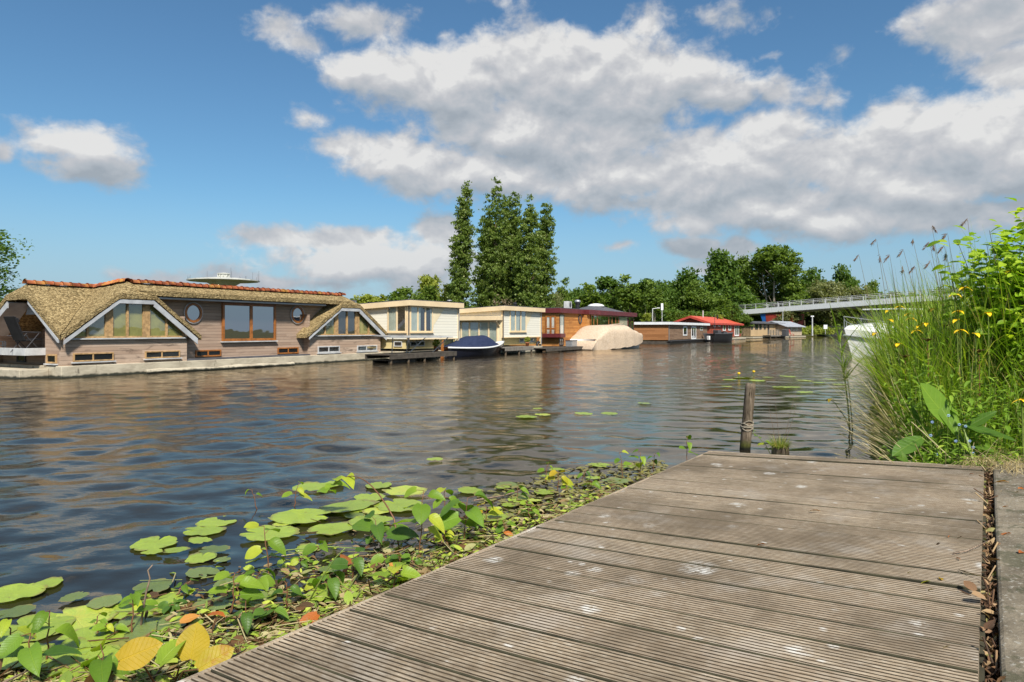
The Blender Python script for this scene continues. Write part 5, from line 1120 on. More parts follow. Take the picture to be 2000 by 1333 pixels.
TR = [('fork', 1503, 483, 128, 190, 'big forked tree with two pale trunks rising behind the bridge'),
 ('dark', 1412, 486, 118, 195, 'large rounded tree left of the forked tree'), ('mid', 1445, 500, 90, 205, 'tree filling the gap between the two largest crowns'),
 ('dark', 1328, 522, 96, 165, 'dense dark tree above the hedge'), ('dark', 1300, 545, 70, 160, 'lower dark tree left of the dense one above the hedge'), ('mid', 1365, 548, 80, 158, 'bushy mid green tree right of the dense dark one'),
 ('dark', 1572, 521, 80, 200, 'dark tree right behind the forked tree'), ('willow', 1622, 540, 100, 185, 'silvery willow with a rounded crown above the bridge'), ('willow', 1672, 552, 74, 180, 'smaller silvery willow beside the rounded one'), ('dark', 1655, 513, 62, 215, 'dark crown poking up behind the silvery willows'), ('mid', 1708, 548, 56, 190, 'loose green tree at the right end of the wood'), ('dark', 1598, 545, 60, 210, 'dark tree between the forked tree and the willow'),
 ('slim', 1152, 551, 62, 120, 'slender tree with thin crown left in the row of bare stems'), ('slim2', 1184, 531, 50, 125, 'dark topped slender tree above the chimney pipe'), ('slim', 1232, 530, 52, 122, 'slender tree with the tallest pale stem in the row'), ('slim2', 1262, 536, 48, 128, 'narrow dark slender tree right of the tallest stem'), ('slim', 1280, 543, 40, 118, 'rightmost slender tree with a forked bare stem'), ('slim2', 1208, 552, 44, 130, 'low slender tree between the two darker ones'),
 ('mid', 1150, 556, 74, 150, 'bushy tree behind the left bare stems'), ('dark', 1118, 560, 60, 140, 'dark bushy tree right of the poplars'), ('dark', 1215, 560, 90, 155, 'dark foliage behind the middle bare stems'), ('mid', 1262, 565, 80, 150, 'green foliage behind the right bare stems'), ('slim', 1098, 537, 30, 118, 'thin sparse tree at the foot of the last poplar'), ('willow', 1082, 565, 40, 105, 'pale drooping willow at the right foot of the poplars'),
 ('lime', 846, 533, 80, 112, 'pale yellow green birch like tree left of the poplars'), ('lime', 880, 552, 60, 110, 'pale small tree beside the first poplar'), ('mid', 800, 562, 120, 108, 'green tree behind the left cream roof'), ('dark', 770, 570, 90, 112, 'dark low tree above the left cream roof'), ('lime', 735, 572, 110, 110, 'yellow green shrub tree at the gap beside the thatched roof'), ('mid', 715, 579, 50, 120, 'low green tree just above the right thatched gable'), ('mid', 832, 558, 90, 104, 'green tree under the pale birch like tree'),
 ('dark', 1590, 575, 120, 205, 'dark undergrowth tree seen below the bridge on the left'), ('dark', 1680, 575, 120, 200, 'dark undergrowth tree seen below the bridge on the right'), ('mid', 1540, 585, 90, 198, 'green undergrowth tree behind the red pier'), ('dark', 1470, 570, 100, 185, 'dark bush at the foot of the forked tree'), ('mid', 1400, 580, 90, 175, 'green bush below the large rounded tree'), ('dark', 1350, 585, 90, 160, 'dark bush behind the hedge'), ('mid', 1750, 570, 80, 195, 'green tree at the far right behind the reeds'), ('dark', 1830, 560, 120, 190, 'dark tree mostly hidden behind the reeds'),
 ('lime', 1262, 610, 34, 92, 'small yellow green shrub behind the brown houseboat'), ('lime', 1402, 613, 32, 108, 'small bright yellow green bush above the red roof'), ('mid', 1450, 606, 46, 118, 'round garden bush above the tan houseboat'), ('willow', 1540, 600, 60, 170, 'grey green bush beside the red pier'),
 ('mid', -8, 572, 60, 60, 'green tree behind the left end of the thatched roof'), ('dark', -60, 560, 90, 70, 'dark tree at the far left beyond the frame edge'), ('lime', 1005, 592, 30, 60, 'yellow green plant tuft on the right cream roof edge')]
for a in TR[:-1]: tree(*a)
# brown bare shrub at the foot of the poplars, dark hedge, cypress
r = make_tree('bare_shrub', 91, 5, [(0, 0, 2.6, 2.6, 2, 2.2), (2.2, 0, 2.2, 2, 2, 1.8), (-1.8, 0, 2.0, 1.8, 1.6, 1.6)], 3200, .22, 'lf_brown', clump=.5, r0=.07, limbs=60, spread=3.2, fork=.02, per=14, label='brown twiggy shrub at the foot of the poplars', cat='shrub'); r.location = (at(1000, 600, 88).x - 1.0, 88, .6)
r = make_tree('cypress_tree', 92, 5, [(0, 0, .9 + i * .75, .9 - i * .12, .9 - i * .12, .6) for i in range(6)], 3600, .26, 'lf_dark', clump=.2, r0=.08, limbs=6, spread=.5, up=.8, per=16, label='small dark pointed cypress right of the red roof', cat='tree'); r.location = at(1435, 640, 112); r.location.z = .6; z_ = at(1435, 588, 112).z - .6; r.scale = (z_ / 5.6,) * 3
r = empty('clipped_hedge', (0, 0, 0), 0, 'dark green clipped hedge behind the brown houseboat', 'hedge'); rng = np.random.default_rng(8)
p0, p1 = at(1296, 606, 100), at(1396, 609, 112); n = 9000; t = rng.random(n); P_ = np.stack([p0.x + (p1.x - p0.x) * t, p0.y + (p1.y - p0.y) * t + rng.uniform(-.8, .8, n), .4 + (p0.z - .5) * rng.random(n) ** .7], 1)
nm = NM(); f, u = rot_tilt(n); nm.inst(*CARD, P_, f, u, rng.uniform(.16, .34, n), 0); nm.build('foliage', M['lf_dark'], r, smooth=False)
mb = MB()
for i in range(8): q = p0.lerp(p1, (i + .5) / 8); mb.tube([(q.x, q.y, .4), (q.x, q.y, 2.2)], .06, 5)
mb.build('stems', M['bark'], r)
# shore foliage mass beyond the houseboats (one undivided belt)
rng = np.random.default_rng(9); line = [(-90, 270), (-10, 262), (20, 215), (45, 200), (90, 230), (150, 225), (230, 215)]
P_ = []; 
for (a, b), (c, d) in zip(line[:-1], line[1:]):
    m_ = 7500; t = rng.random(m_); hh = 9 + 2.6 * np.sin(t * 9 + a) + 1.5 * np.sin(t * 23 + b); P_.append(np.stack([a + (c - a) * t + rng.normal(0, 2, m_), b + (d - b) * t + rng.normal(0, 2, m_), .6 + hh * rng.random(m_) ** .8], 1))
P_ = np.concatenate(P_); nm = NM(); f, u = rot_tilt(len(P_)); nm.inst(*CARD, P_, f, u, rng.uniform(.7, 1.5, len(P_)), 0); o = nm.build('distant_wood', M['lf_dark'], smooth=False); tag(o, 'far belt of trees closing the view behind the houseboats', 'wood', kind='stuff')
# waterside scrub on the far bank and at the bridge
P_ = []
for (a, b), (c, d) in zip(Lb[2:-1], Lb[3:]):
    m_ = 2600; t = rng.random(m_); off = rng.random(m_) * 4; P_.append(np.stack([a + (c - a) * t - off * .8, b + (d - b) * t + off * .5, .5 + 1.3 * rng.random(m_)], 1))
P_ = np.concatenate(P_); nm = NM(); f, u = rot_tilt(len(P_), .8); nm.inst(*CARD, P_, f, u, rng.uniform(.2, .5, len(P_)), 0); o = nm.build('bank_scrub', M['lf_mid'], smooth=False); tag(o, 'low green scrub along the far waterline', 'scrub', kind='stuff')
r = make_tree('waterside_bush', 95, 3, [(0, 0, .9, 2.4, 1.4, 1.0), (2.4, 0, .8, 2, 1.3, .9), (-2.2, 0, .7, 1.8, 1.3, .8)], 3000, .3, 'lf_lime', clump=.3, r0=.06, limbs=8, spread=1.6, fork=.1, up=.8, label='bright green reed bush at the far waterline left of the black barge', cat='bush'); r.location = onz(1590, 657.5); r.location.z = .2; r.scale = (1.15, 1, 1.1)
# thin-leaved tree reaching in at the left edge
r = make_tree('sparse_tree', 97, 9, [(1.3, 0, 6.6, 1.5, 1.5, 1.6), (.7, 0, 5.0, 1.4, 1.4, 1.4), (0, 0, 7.6, 1.6, 1.6, 1.3), (1.0, .5, 3.6, 1.2, 1.2, .9), (-2, 0, 6, 2, 2, 2.4)], 3800, .17, 'lf_dark', clump=.28, r0=.13, limbs=34, spread=2.6, fork=.25, per=10, label='thin leaved tree reaching into view at the left edge', cat='tree'); p = at(-30, 600, 38); r.location = (p.x - .4, 38, .6); r.scale = (.95, .95, (at(0, 432, 38).z - .6) / 9.1)
# ================================================================ foreground plants
def lfm(name, stops, tr=.4, rough=.45, vein=60, spots=None, rib=None):
    def f(g):
        t = g.n('ShaderNodeAttribute', attribute_name='tint').outputs['Fac']; o = g.obj()
        c = g.ramp(t, stops); n = g.noise(o, 14, 4, .6)
        c = g.mix(g.mapr(n, .35, .7, 0, .35), c, g.vm('MULTIPLY', c, (.62, .72, .5)))
        if spots: c = g.mix(g.m('MULTIPLY', g.mapr(g.noise(o, spots[1], 5, .7), .56, .66), spots[2]), c, spots[0])
        hh = g.noise(o, vein, 3, .6)
        if rib == 'leaf':
            lx, ly, lz = g.xyz(g.n('ShaderNodeAttribute', attribute_name='leafco').outputs['Vector']); ax = g.m('ABSOLUTE', lx)
            mid = g.mapr(ax, .006, .022, 1, 0); sv = g.m('ABSOLUTE', g.m('SUBTRACT', g.m('FRACT', g.m('MULTIPLY', g.m('SUBTRACT', ly, g.m('MULTIPLY', ax, .75)), 8.0)), .5)); sd = g.mapr(sv, .0, .10, 1, 0)
            ve = g.m('MAXIMUM', mid, g.m('MULTIPLY', sd, .55)); c = g.mix(g.m('MULTIPLY', ve, .45), c, g.vm('ADD', g.vm('MULTIPLY', c, (1.25, 1.2, 1.1)), (.05, .05, .01))); hh = g.m('SUBTRACT', g.m('MULTIPLY', hh, .5), ve)
        if rib == 'pad':
            lx, ly, lz = g.xyz(o); an = g.m('ARCTAN2', lx, g.m('ADD', ly, .25)); rr = g.vm('LENGTH', o, out=1); w_ = g.m('ADD', an, g.m('MULTIPLY', g.noise(o, 3, 3), .12))
            sv = g.m('ABSOLUTE', g.m('SUBTRACT', g.m('FRACT', g.m('MULTIPLY', w_, 3.5)), .5)); ve = g.m('MULTIPLY', g.mapr(sv, 0, .12, 1, 0), g.mapr(rr, .1, 1.1, 1, .3))
            c = g.mix(g.m('MULTIPLY', ve, .4), c, g.vm('ADD', g.vm('MULTIPLY', c, (1.3, 1.2, 1.1)), (.04, .04, .01))); hh = g.m('SUBTRACT', g.m('MULTIPLY', g.noise(o, 5, 3), .8), ve)
            c = g.mix(g.m('MULTIPLY', g.mapr(g.m('ADD', rr, g.m('MULTIPLY', g.noise(o, 6, 4), .35)), 1.12, 1.34), .7), c, (.22, .17, .05)); c = g.mix(g.mapr(g.noise(o, 19, 3), .70, .74), c, (.05, .045, .015))
        nb = g.bump(hh, .5, .004)
        d = g.prin(col=c, rough=rough, spec=.4, normal=nb)
        trn = g.n('ShaderNodeBsdfTranslucent', {'Color': g.vm('MULTIPLY', c, (1.25, 1.3, .5)), 'Normal': nb}).outputs[0]
        return g.n('ShaderNodeMixShader', {0: tr, 1: d, 2: trn}).outputs[0]
    return mat(name, f)
M['pad'] = lfm('lily pad skin', [(0, (.21, .29, .035)), (.5, (.31, .41, .045)), (.85, (.42, .52, .07)), (1, (.52, .52, .08))], .15, .36, 26, ((.20, .16, .04), 3.1, .5), 'pad')
M['pad_dull'] = lfm('half sunken lily pad', [(0, (.11, .15, .04)), (.6, (.18, .23, .06)), (1, (.26, .31, .09))], .1, .35, 26, None, 'pad')
M['knot'] = lfm('fresh green broad leaf', [(0, (.115, .22, .018)), (.5, (.20, .33, .028)), (.8, (.30, .43, .04)), (1, (.52, .56, .05))], .45, rib='leaf')
M['knot_dark'] = lfm('deep green broad leaf', [(0, (.05, .12, .014)), (.6, (.09, .18, .022)), (1, (.18, .31, .03))], .35, rib='leaf')
M['ochre'] = lfm('yellowing broad leaf', [(0, (.52, .33, .02)), (.5, (.50, .38, .025)), (1, (.42, .48, .03))], .4, spots=((.42, .20, .02), 5, .8), rib='leaf')
M['orange_leaf'] = lfm('dead orange leaf', [(0, (.35, .09, .015)), (.6, (.52, .17, .03)), (1, (.50, .30, .07))], .2, rib='leaf')
M['litter'] = lfm('mixed plant litter', [(0, (.04, .028, .014)), (.15, (.16, .075, .028)), (.3, (.32, .22, .10)), (.42, (.50, .42, .22)), (.55, (.15, .22, .03)), (.8, (.30, .40, .04)), (1, (.46, .52, .07))], .15, .6, rib='leaf')
M['drylitter'] = lfm('dry brown litter', [(0, (.05, .028, .015)), (.4, (.15, .075, .035)), (.7, (.28, .16, .08)), (.9, (.44, .30, .16)), (1, (.20, .22, .05))], .1, .7)
M['straw'] = lfm('dry straw', [(0, (.26, .19, .09)), (.6, (.44, .34, .17)), (1, (.60, .50, .28))], .25)
M['reed'] = lfm('reed and grass blades', [(0, (.12, .20, .022)), (.35, (.20, .32, .032)), (.6, (.31, .43, .045)), (.74, (.44, .50, .07)), (.82, (.56, .47, .20)), (1, (.70, .58, .32))], .45)
M['herb'] = lfm('herb leaves', [(0, (.10, .19, .02)), (.5, (.19, .33, .03)), (.85, (.32, .46, .045)), (1, (.46, .54, .08))], .42, rib='leaf')
M['shrub'] = lfm('bright shrub leaves', [(0, (.18, .32, .018)), (.5, (.31, .47, .026)), (.85, (.45, .60, .04)), (1, (.60, .68, .07))], .5, rib='leaf')
M['yellow'] = plain('yellow iris petals', (.85, .55, .01), .5, .1, 8)
M['paleblue'] = plain('pale blue petals', (.35, .48, .80), .5, .1, 8)
M['stem_red'] = plain('reddish stem', (.17, .075, .035), .5, .3, 20)
M['stem_green'] = plain('green stem', (.16, .22, .04), .5, .3, 20)
M['twig'] = plain('bare twig', (.24, .17, .12), .8, .35, 30)
M['brownhead'] = plain('brown seed plume', (.16, .11, .085), .9, .3, 30)
CLM = lambda x: np.asarray(x, float)
def jwn(a, b, z): # arrays in the jetty frame
    a, b, z = np.broadcast_arrays(CLM(a), CLM(b), CLM(z)); return np.stack([O3.x + E1.x * a + E2.x * b, O3.y + E1.y * a + E2.y * b, z], -1)
BL = [t_blade(6, 1, b, .04) for b in (.1, .5, 1.0, 1.6, 2.2)]
BT = CLM
def blades(nm, P_, H_, w_, rng, lean=.25, dirs=None, tint=None, bends=(0, 1, 2, 3, 4), probs=(.2, .3, .25, .15, .1), mi=0):
    n = len(P_); k = rng.choice(bends, n, p=np.array(probs)[:len(bends)] / sum(probs[:len(bends)])); a = rng.uniform(0, 2 * math.pi, n) if dirs is None else dirs
    hor = np.stack([np.cos(a), np.sin(a), np.zeros(n)], 1); f = hor * (lean * rng.uniform(.2, 1.3, n))[:, None]; f[:, 2] = 1
    up = hor.copy(); up[:, 2] -= .0
    for q in set(k.tolist()):
        m_ = k == q; nm.inst(*BL[q], P_[m_], f[m_], up[m_], np.stack([w_[m_], H_[m_], H_[m_]], 1), mi, None if tint is None else tint[m_])

# ---- lily pads: one heart-shaped floating leaf each
def pad_mesh(seed, notch=.5, el=1.25):
    rng = np.random.default_rng(seed); n = 40; vs = [(0, -.12, .0)]; rings = (.35, .7, .93, 1.0); ph = rng.uniform(0, 6, 3)
    for r in rings:
        for i in range(n):
            a = 2 * math.pi * i / n + 1e-3; nt = math.exp(-((a - math.pi * 1.5) / .17) ** 2) * notch
            q = r * (1 - nt * (r ** 1.2)) * (1 + .05 * math.sin(3 * a + ph[0]) + .03 * math.sin(7 * a + ph[1]) * r - .10 * r * max(0, math.sin(5 * a + ph[2])) ** 12)
            z = .012 * r * r + .035 * r ** 6 * (math.sin(4 * a + ph[2]) * .5 + .4 * math.sin(9 * a + ph[0])) + .010 * math.cos(14 * a) * r
            vs.append((q * math.cos(a), q * math.sin(a) * el, z))
    fs = [(0, 1 + i, 1 + (i + 1) % n) for i in range(n)] + [(1 + k * n + i, 1 + (k + 1) * n + i, 1 + (k + 1) * n + (i + 1) % n, 1 + k * n + (i + 1) % n) for k in range(3) for i in range(n)]
    return vs, fs
PADM = []
for sd in range(9):
    v_, f_ = pad_mesh(sd, (.5, .35, .6)[sd % 3], (1.15, 1.3, 1.2)[sd % 3])
    for mt in ('pad', 'pad_dull'):
        me = bpy.data.meshes.new('lily_pad'); me.from_pydata(v_, [], f_); me.materials.append(M[mt]); me.polygons.foreach_set('use_smooth', [True] * len(f_))
        at_ = me.attributes.new('tint', 'FLOAT', 'POINT'); rr_ = RNG.uniform(.1, .9); at_.data.foreach_set('value', np.clip(rr_ + RNG.normal(0, .06, len(v_)), 0, 1)); me.update(); PADM.append(me)
PG = 'lily pads floating beside the jetty'; npad = [0]
def pad(u, v, rpx, label, dull=False, z=.012, name='lily_pad', rot=None, stretch=1):
    p = onz(u, v, z); R_ = rpx / F * p.y; i = npad[0]; npad[0] += 1
    o = bpy.data.objects.new(name, PADM[(i % 9) * 2 + (1 if dull else 0)]); COL.objects.link(o); o.location = p + Vector((0, 0, .0008 * (i % 23))); o.rotation_euler = (RNG.normal(0, .02), RNG.normal(0, .02), RNG.uniform(0, 6.28) if rot is None else rot)
    o.scale = (R_, R_ * stretch, R_); tag(o, label, 'lily pad', PG); return o
NAMED = [(28, 1158, 46, 'large bright lily pad cut by the left picture edge'), (92, 1140, 26, 'ragged small lily pad right of the large one at the left edge'), (286, 1183, 62, 'large oval lily pad behind the bare pale twig'), (62, 1228, 66, 'broad lily pad under the arched sprout at lower left'), (155, 1208, 58, 'torn lily pad between the two broad lower left pads'),
 (302, 1062, 40, 'lone round lily pad at the left tip of the pad field'), (297, 1079, 18, 'small lily pad tucked under the lone left one'), (344, 1076, 19, 'small lily pad right of the lone left one'), (397, 1038, 34, 'front pad of the overlapping pair on the left'), (424, 1021, 34, 'rear pad of the overlapping pair on the left'),
 (603, 953, 30, 'left one of two touching pads at the far edge of the field'), (643, 948, 24, 'right one of two touching pads at the far edge of the field'), (740, 950, 25, 'round lily pad at the far edge nearest the jetty side'), (792, 961, 36, 'wide lily pad just right of the far round one'), (850, 899, 16, 'single small lily pad out on open water'),
 (722, 974, 30, 'pale lily pad behind the long arched stem'), (680, 992, 46, 'long lily pad under the arched stem'), (780, 990, 46, 'wide overlapping pad right of the arched stem'), (588, 1012, 52, 'large flat pad in the middle of the field'), (650, 1036, 40, 'wavy edged pad below the arched stem'), (525, 1045, 48, 'yellowish pad left of the hooked sprout'), (725, 1022, 40, 'pad right of the wavy edged one')]
for u, v, r_, l in NAMED: pad(u, v, r_, l)
rng = np.random.default_rng(21)
top_edge = [(250, 1110), (330, 1085), (420, 1045), (520, 1010), (600, 975), (700, 962), (860, 965), (960, 955), (1100, 915), (1290, 900)]
def edge_v(u): return float(np.interp(u, [p[0] for p in top_edge], [p[1] for p in top_edge]))
def jet_v(u): return 1333 - (u - 350) * .4356
k = 0
while k < 44:
    u = rng.uniform(380, 1230); v = edge_v(u) + rng.uniform(0, 1) ** 1.2 * max(0, jet_v(u) - edge_v(u) - 8)
    if v > jet_v(u) - 6: continue
    dull = rng.random() < .45
    pad(u, v, rng.uniform(12, 28) * (v - HZ) / 380, 'overlapping smaller lily pad among the dense leaves beside the jetty' if not dull else 'dull half sunken lily pad among the leaves beside the jetty', dull, .004 if dull else .010); k += 1
for u, v, r_, l in ((1028, 816, 22, 'left pad of the small raft in the poplar reflection'), (1060, 812, 16, 'right pad of the small raft in the poplar reflection'), (1050, 800, 10, 'rear small pad of the raft in the poplar reflection')): pad(u, v, r_, l, stretch=.8)
for i, (u, v, r_) in enumerate(((1140, 808, 18), (1190, 808, 16), (1258, 788, 12), (1425, 742, 12), (1452, 738, 16), (1480, 744, 14), (1540, 736, 15), (1572, 744, 14), (1600, 748, 12), (1528, 757, 18), (1550, 757, 12), (1572, 767, 14), (1622, 742, 12), (1420, 756, 10), (1500, 738, 10), (1640, 752, 12))): pad(u, v, r_, 'small distant pale lily pad on open water around the mooring post', z=.014)
for i, (u, v, r_, dull) in enumerate(((205, 1180, 30, True), (300, 1150, 34, True), (180, 1250, 58, False), (250, 1235, 50, True), (110, 1285, 60, False), (20, 1290, 60, False), (170, 1300, 62, False), (30, 1195, 30, True), (330, 1215, 40, True), (240, 1300, 60, True), (340, 1270, 46, True), (420, 1180, 34, True), (450, 1140, 30, True), (60, 1330, 50, False), (395, 1120, 30, True), (145, 1168, 22, True))): pad(u, v, r_, 'dull half sunken lily pad in the lower left corner' if dull else 'bright lily pad under the sprouts in the lower left corner', dull)
# small yellow pond flowers
for u, v, l in ((1443, 739, 'left small yellow pond lily flower beyond the mooring post'), (1472, 735, 'right small yellow pond lily flower beyond the mooring post')):
    p = onz(u, v); r = empty('pond_lily_flower', p, 0, l, 'flower'); mb = MB(); mb.tube([(0, 0, 0), (0, 0, .12)], .01, 6); mb.build('stem', M['stem_green'], r); mb = MB(); mb.lathe([(.02, .11), (.05, .14), (.045, .17), (.02, .18)], 10); mb.build('bloom', M['yellow'], r, smooth=True)

# ---- litter raft between pads and jetty (nobody could count it)
def px_scatter(n, f, z, rng):
    o = []
    while len(o) < n:
        uv = f(rng)
        if uv is None: continue
        p = onz(uv[0], uv[1], z); o.append((p.x, p.y, z + rng.uniform(0, .015)))
    return np.array(o)
def raft(rng):
    u = rng.uniform(-60, 1300); jv = jet_v(u) if u > 352 else 1345; e = edge_v(u) if u > 250 else 1260
    q = rng.beta(1.05, 3.0); v = jv + 25 - q * (jv - e); return (u, v) if v < 1420 else None
LF = [t_leaf(4, .62, .10, .15, .5, .02), t_leaf(4, .42, .2, .5, 0, .03), t_leaf(3, .3, .0, .2, 0, .02)]
nm = NM(); rng = np.random.default_rng(33)
P_ = px_scatter(5200, raft, .012, rng); n = len(P_)
for i, (tv, tf) in enumerate(LF):
    m_ = np.arange(n) % 3 == i; k = m_.sum(); f = np.stack([rng.normal(size=k), rng.normal(size=k), rng.normal(0, .16, k)], 1); u_ = np.stack([rng.normal(0, .3, k), rng.normal(0, .3, k), np.ones(k)], 1); s_ = rng.uniform(.025, .085, k); nm.inst(tv, tf, P_[m_], f, u_, s_, 0)
tv, tf = t_stick(4); k = 900; P_ = px_scatter(k, raft, .016, rng); f = np.stack([rng.normal(size=k), rng.normal(size=k), rng.normal(0, .08, k)], 1); nm.inst(tv, tf, P_, f, np.tile([0, 0, 1.], (k, 1)), np.stack([rng.uniform(.003, .009, k), rng.uniform(.06, .26, k), rng.uniform(.003, .008, k)], 1), 0, rng.choice([.28, .42, .52, .1], k))
o = nm.build('floating_litter', M['litter']); tag(o, 'raft of rotting leaves and stalks drifting against the jetty', 'plant litter', kind='stuff')
nm = NM(); k = 700
def weed(rng):
    u = rng.uniform(930, 1300); jv = jet_v(u); e = edge_v(u) - 6; v = jv + 6 - rng.random() ** .8 * (jv - e); return (u, v)
P_ = px_scatter(k, weed, .006, rng); f = np.stack([rng.normal(size=k), rng.normal(size=k), rng.normal(0, .06, k)], 1); nm.inst(*LF[0], P_, f, np.tile([0, 0, 1.], (k, 1)), rng.uniform(.03, .10, k), 0)
o = nm.build('water_weed', M['pad_dull']); tag(o, 'pale green water weed floating at the far end of the jetty edge', 'water weed', kind='stuff')
# dark muck just under the raft
mb = MB(); mb.slab([jw(-6, 1.70, .004), jw(-1.2, 1.70, .004), jw(-1.6, 2.05, .004), jw(-2.6, 2.3, .004), (onz(430, 1215).x, onz(430, 1215).y, .004), jw(-6, 3.4, .004)], .01, (0, 0, -1)); 
# single larger dead leaves
def flat_leaf(name, u, v, z, size, mt, label, cat='leaf', rot=0, tilt=(0, 0), tpl=None, world=None, parent=None):
    tv, tf = tpl if tpl is not None else LF[0]; me_nm = NM(); me_nm.inst(tv, tf, [(0, 0, 0)], [(0, 1, 0)], [(0, 0, 1)], np.array([size]), 0, [RNG.random()])
    o = me_nm.build(name, M[mt]); o.location = onz(u, v, z) if world is None else world; o.rotation_euler = (tilt[0], tilt[1], rot); tag(o, label, cat); return o
for i, (u, v, sz, mt, l) in enumerate(((672, 1100, .17, 'orange_leaf', 'rust and green withered leaf standing in the litter raft'), (440, 1205, .12, 'orange_leaf', 'red brown dead leaf left of the yellow tipped leaf'), (620, 1200, .12, 'orange_leaf', 'bright orange dead leaf touching the jetty edge'), (760, 1100, .10, 'orange_leaf', 'orange dead leaf in the middle of the litter raft'), (352, 1215, .09, 'orange_leaf', 'dark red curled leaf beside the yellow leaves'), (395, 1200, .12, 'straw', 'pale rolled leaf just above the ochre leaves'), (485, 1135, .10, 'straw', 'small cream curled leaf among green leaves'), (532, 1180, .15, 'straw', 'tan twisted dead leaf near the jetty edge'), (985, 1040, .08, 'orange_leaf', 'small rust leaf by the jetty edge'), (705, 1160, .10, 'straw', 'beige dead leaf close to the boards'))):
    flat_leaf('dead_leaf', u, v, .04, sz, mt, l, rot=i * 1.3, tilt=(.35 * math.sin(i * 2), .5 * math.cos(i * 1.7)), tpl=LF[i % 2])

# ---- sprouts with broad heart-shaped leaves
HL = t_leaf(8, .82, .12, .30, .55, .028); HL2 = t_leaf(8, .64, .30, .65, .3, .03)
def sprout(u, v, H, leaves, label, lean=(0, 0), mt='knot', size=.13, z0=0.0, stem='stem_red', name='leafy_sprout', seed=0, curl=False, base=None):
    rng = np.random.default_rng(int(u * 7 + v + seed)); b = onz(u, v, z0) if base is None else base; r = empty(name, b, 0, label, 'plant', 'leafy sprouts growing out of the water and bank')
    P_ = [Vector((lean[0] * t ** 1.6, lean[1] * t ** 1.6, H * t * (1 - .25 * (t ** 3 if (abs(lean[0]) + abs(lean[1])) > H * .8 else 0)))) for t in np.linspace(0, 1, 7)]
    P_ = [p + Vector((rng.normal(0, .004), rng.normal(0, .004), 0)) for p in P_]
    mb = MB(); mb.tube([P_[0] - Vector((0, 0, .25))] + P_, .0048, 6, .0022); mb.build('stem', M[stem], r, smooth=True)
    for i in range(leaves):
        t = .25 + .75 * (i + 1) / leaves if leaves > 2 else (.75 + .25 * i); k = min(5, int(t * 6)); q = P_[k].lerp(P_[k + 1], min(1, t * 6 - k)); a = i * 2.4 + rng.uniform(0, 1.5)
        d = Vector((math.cos(a), math.sin(a), rng.uniform(-.1, .6))); e = q + d.normalized() * size * .28; s_ = size * (1.1 - .45 * t) * rng.uniform(.8, 1.2)
        nm = NM(); tpl = HL2 if (curl or i % 3 == 2) else HL
        nm.inst(*tpl, [tuple(e)], [(d.x, d.y, rng.uniform(-.5, .35))], [(rng.normal(0, .25) - d.x * .2, rng.normal(0, .25) - .35, 1)], np.array([s_]), 0, [rng.random()])
        sk = MB(); sk.tube([q, e], .002, 4); nm2 = nm.build('leaf', M[mt], r); sk.build('leaf_stalk', M[stem], nm2)
    return r
for a in [(525, 1130, .30, 5, 'sprout with a hooked top among the central pads', (-.05, .05), 'knot', .13), (500, 995, .16, 2, 'small two leaved sprout left of the long arched stem', (-.03, 0), 'knot', .08), (575, 990, .18, 4, 'yellow green sprout at the far edge of the pads', (.02, .03), 'knot', .11),
          (820, 1085, .42, 7, 'tall leafy sprout left of the round green leaf by the jetty', (.02, .05), 'knot', .19), (905, 1055, .30, 6, 'broad leaved plant with a large round leaf by the jetty', (.03, 0), 'knot_dark', .21), (868, 1010, .22, 5, 'fresh yellow sprout at the far side of the broad leaved plant', (0, .03), 'knot', .13),
          (745, 1075, .20, 4, 'dark leafed sprout at the root of the arched stem', (-.05, 0), 'knot_dark', .19), (770, 1160, .16, 5, 'low bright sprout close to the jetty boards', (0, .02), 'knot', .14), (455, 1195, .20, 5, 'bright sprout with a folded yellow leaf in the litter', (0, .02), 'knot', .12), (640, 1175, .14, 4, 'small dark sprout behind the orange leaf', (0, .02), 'knot_dark', .13), (560, 1190, .14, 4, 'star leaved small sprout in the litter', (0, 0), 'knot_dark', .10),
          (92, 1300, .24, 3, 'sprout with two arched leaves in the lower left corner', (0, .01), 'knot', .14), (258, 1245, .20, 3, 'thin sprout over the large oval pad', (-.01, .02), 'knot', .10), (20, 1262, .12, 3, 'low sprout at the left picture edge', (0, 0), 'knot', .11), (60, 1330, .2, 5, 'bushy sprout in the very corner at lower left', (0, 0), 'knot_dark', .15), (200, 1330, .13, 4, 'low broad leaved sprout in front of the lower left pads', (0, 0), 'knot', .16), (480, 1240, .14, 4, 'green sprout between the ochre leaves and the jetty', (0, 0), 'knot_dark', .14),
          (1090, 955, .16, 5, 'round leaved sprout at the middle of the jetty edge', (0, 0), 'ochre', .12), (1065, 945, .20, 4, 'thin yellowish sprout beside the round leaved one', (.03, .02), 'knot', .09), (1215, 935, .26, 3, 'left one of the sprouts at the far jetty edge', (-.02, 0), 'knot', .11), (1250, 925, .22, 4, 'middle one of the sprouts at the far jetty edge', (.01, 0), 'knot', .12), (1276, 918, .18, 3, 'curled sprout right of the far jetty edge pair', (.02, 0), 'knot_dark', .08), (1342, 915, .34, 4, 'tall yellow leaved sprout near the far jetty corner', (0, 0), 'knot', .13), (1010, 980, .12, 4, 'low green sprout in the water weed', (0, 0), 'knot', .11), (950, 1020, .12, 4, 'ochre leaved sprout in the litter by the boards', (0, 0), 'ochre', .11), (690, 1130, .14, 4, 'low green sprout behind the rust leaf', (0, 0), 'knot_dark', .12)]: sprout(a[0], a[1], a[2], a[3], a[4], a[5], a[6], a[7], curl=len(a[4]) % 2 == 0)
rng = np.random.default_rng(44); k = 0
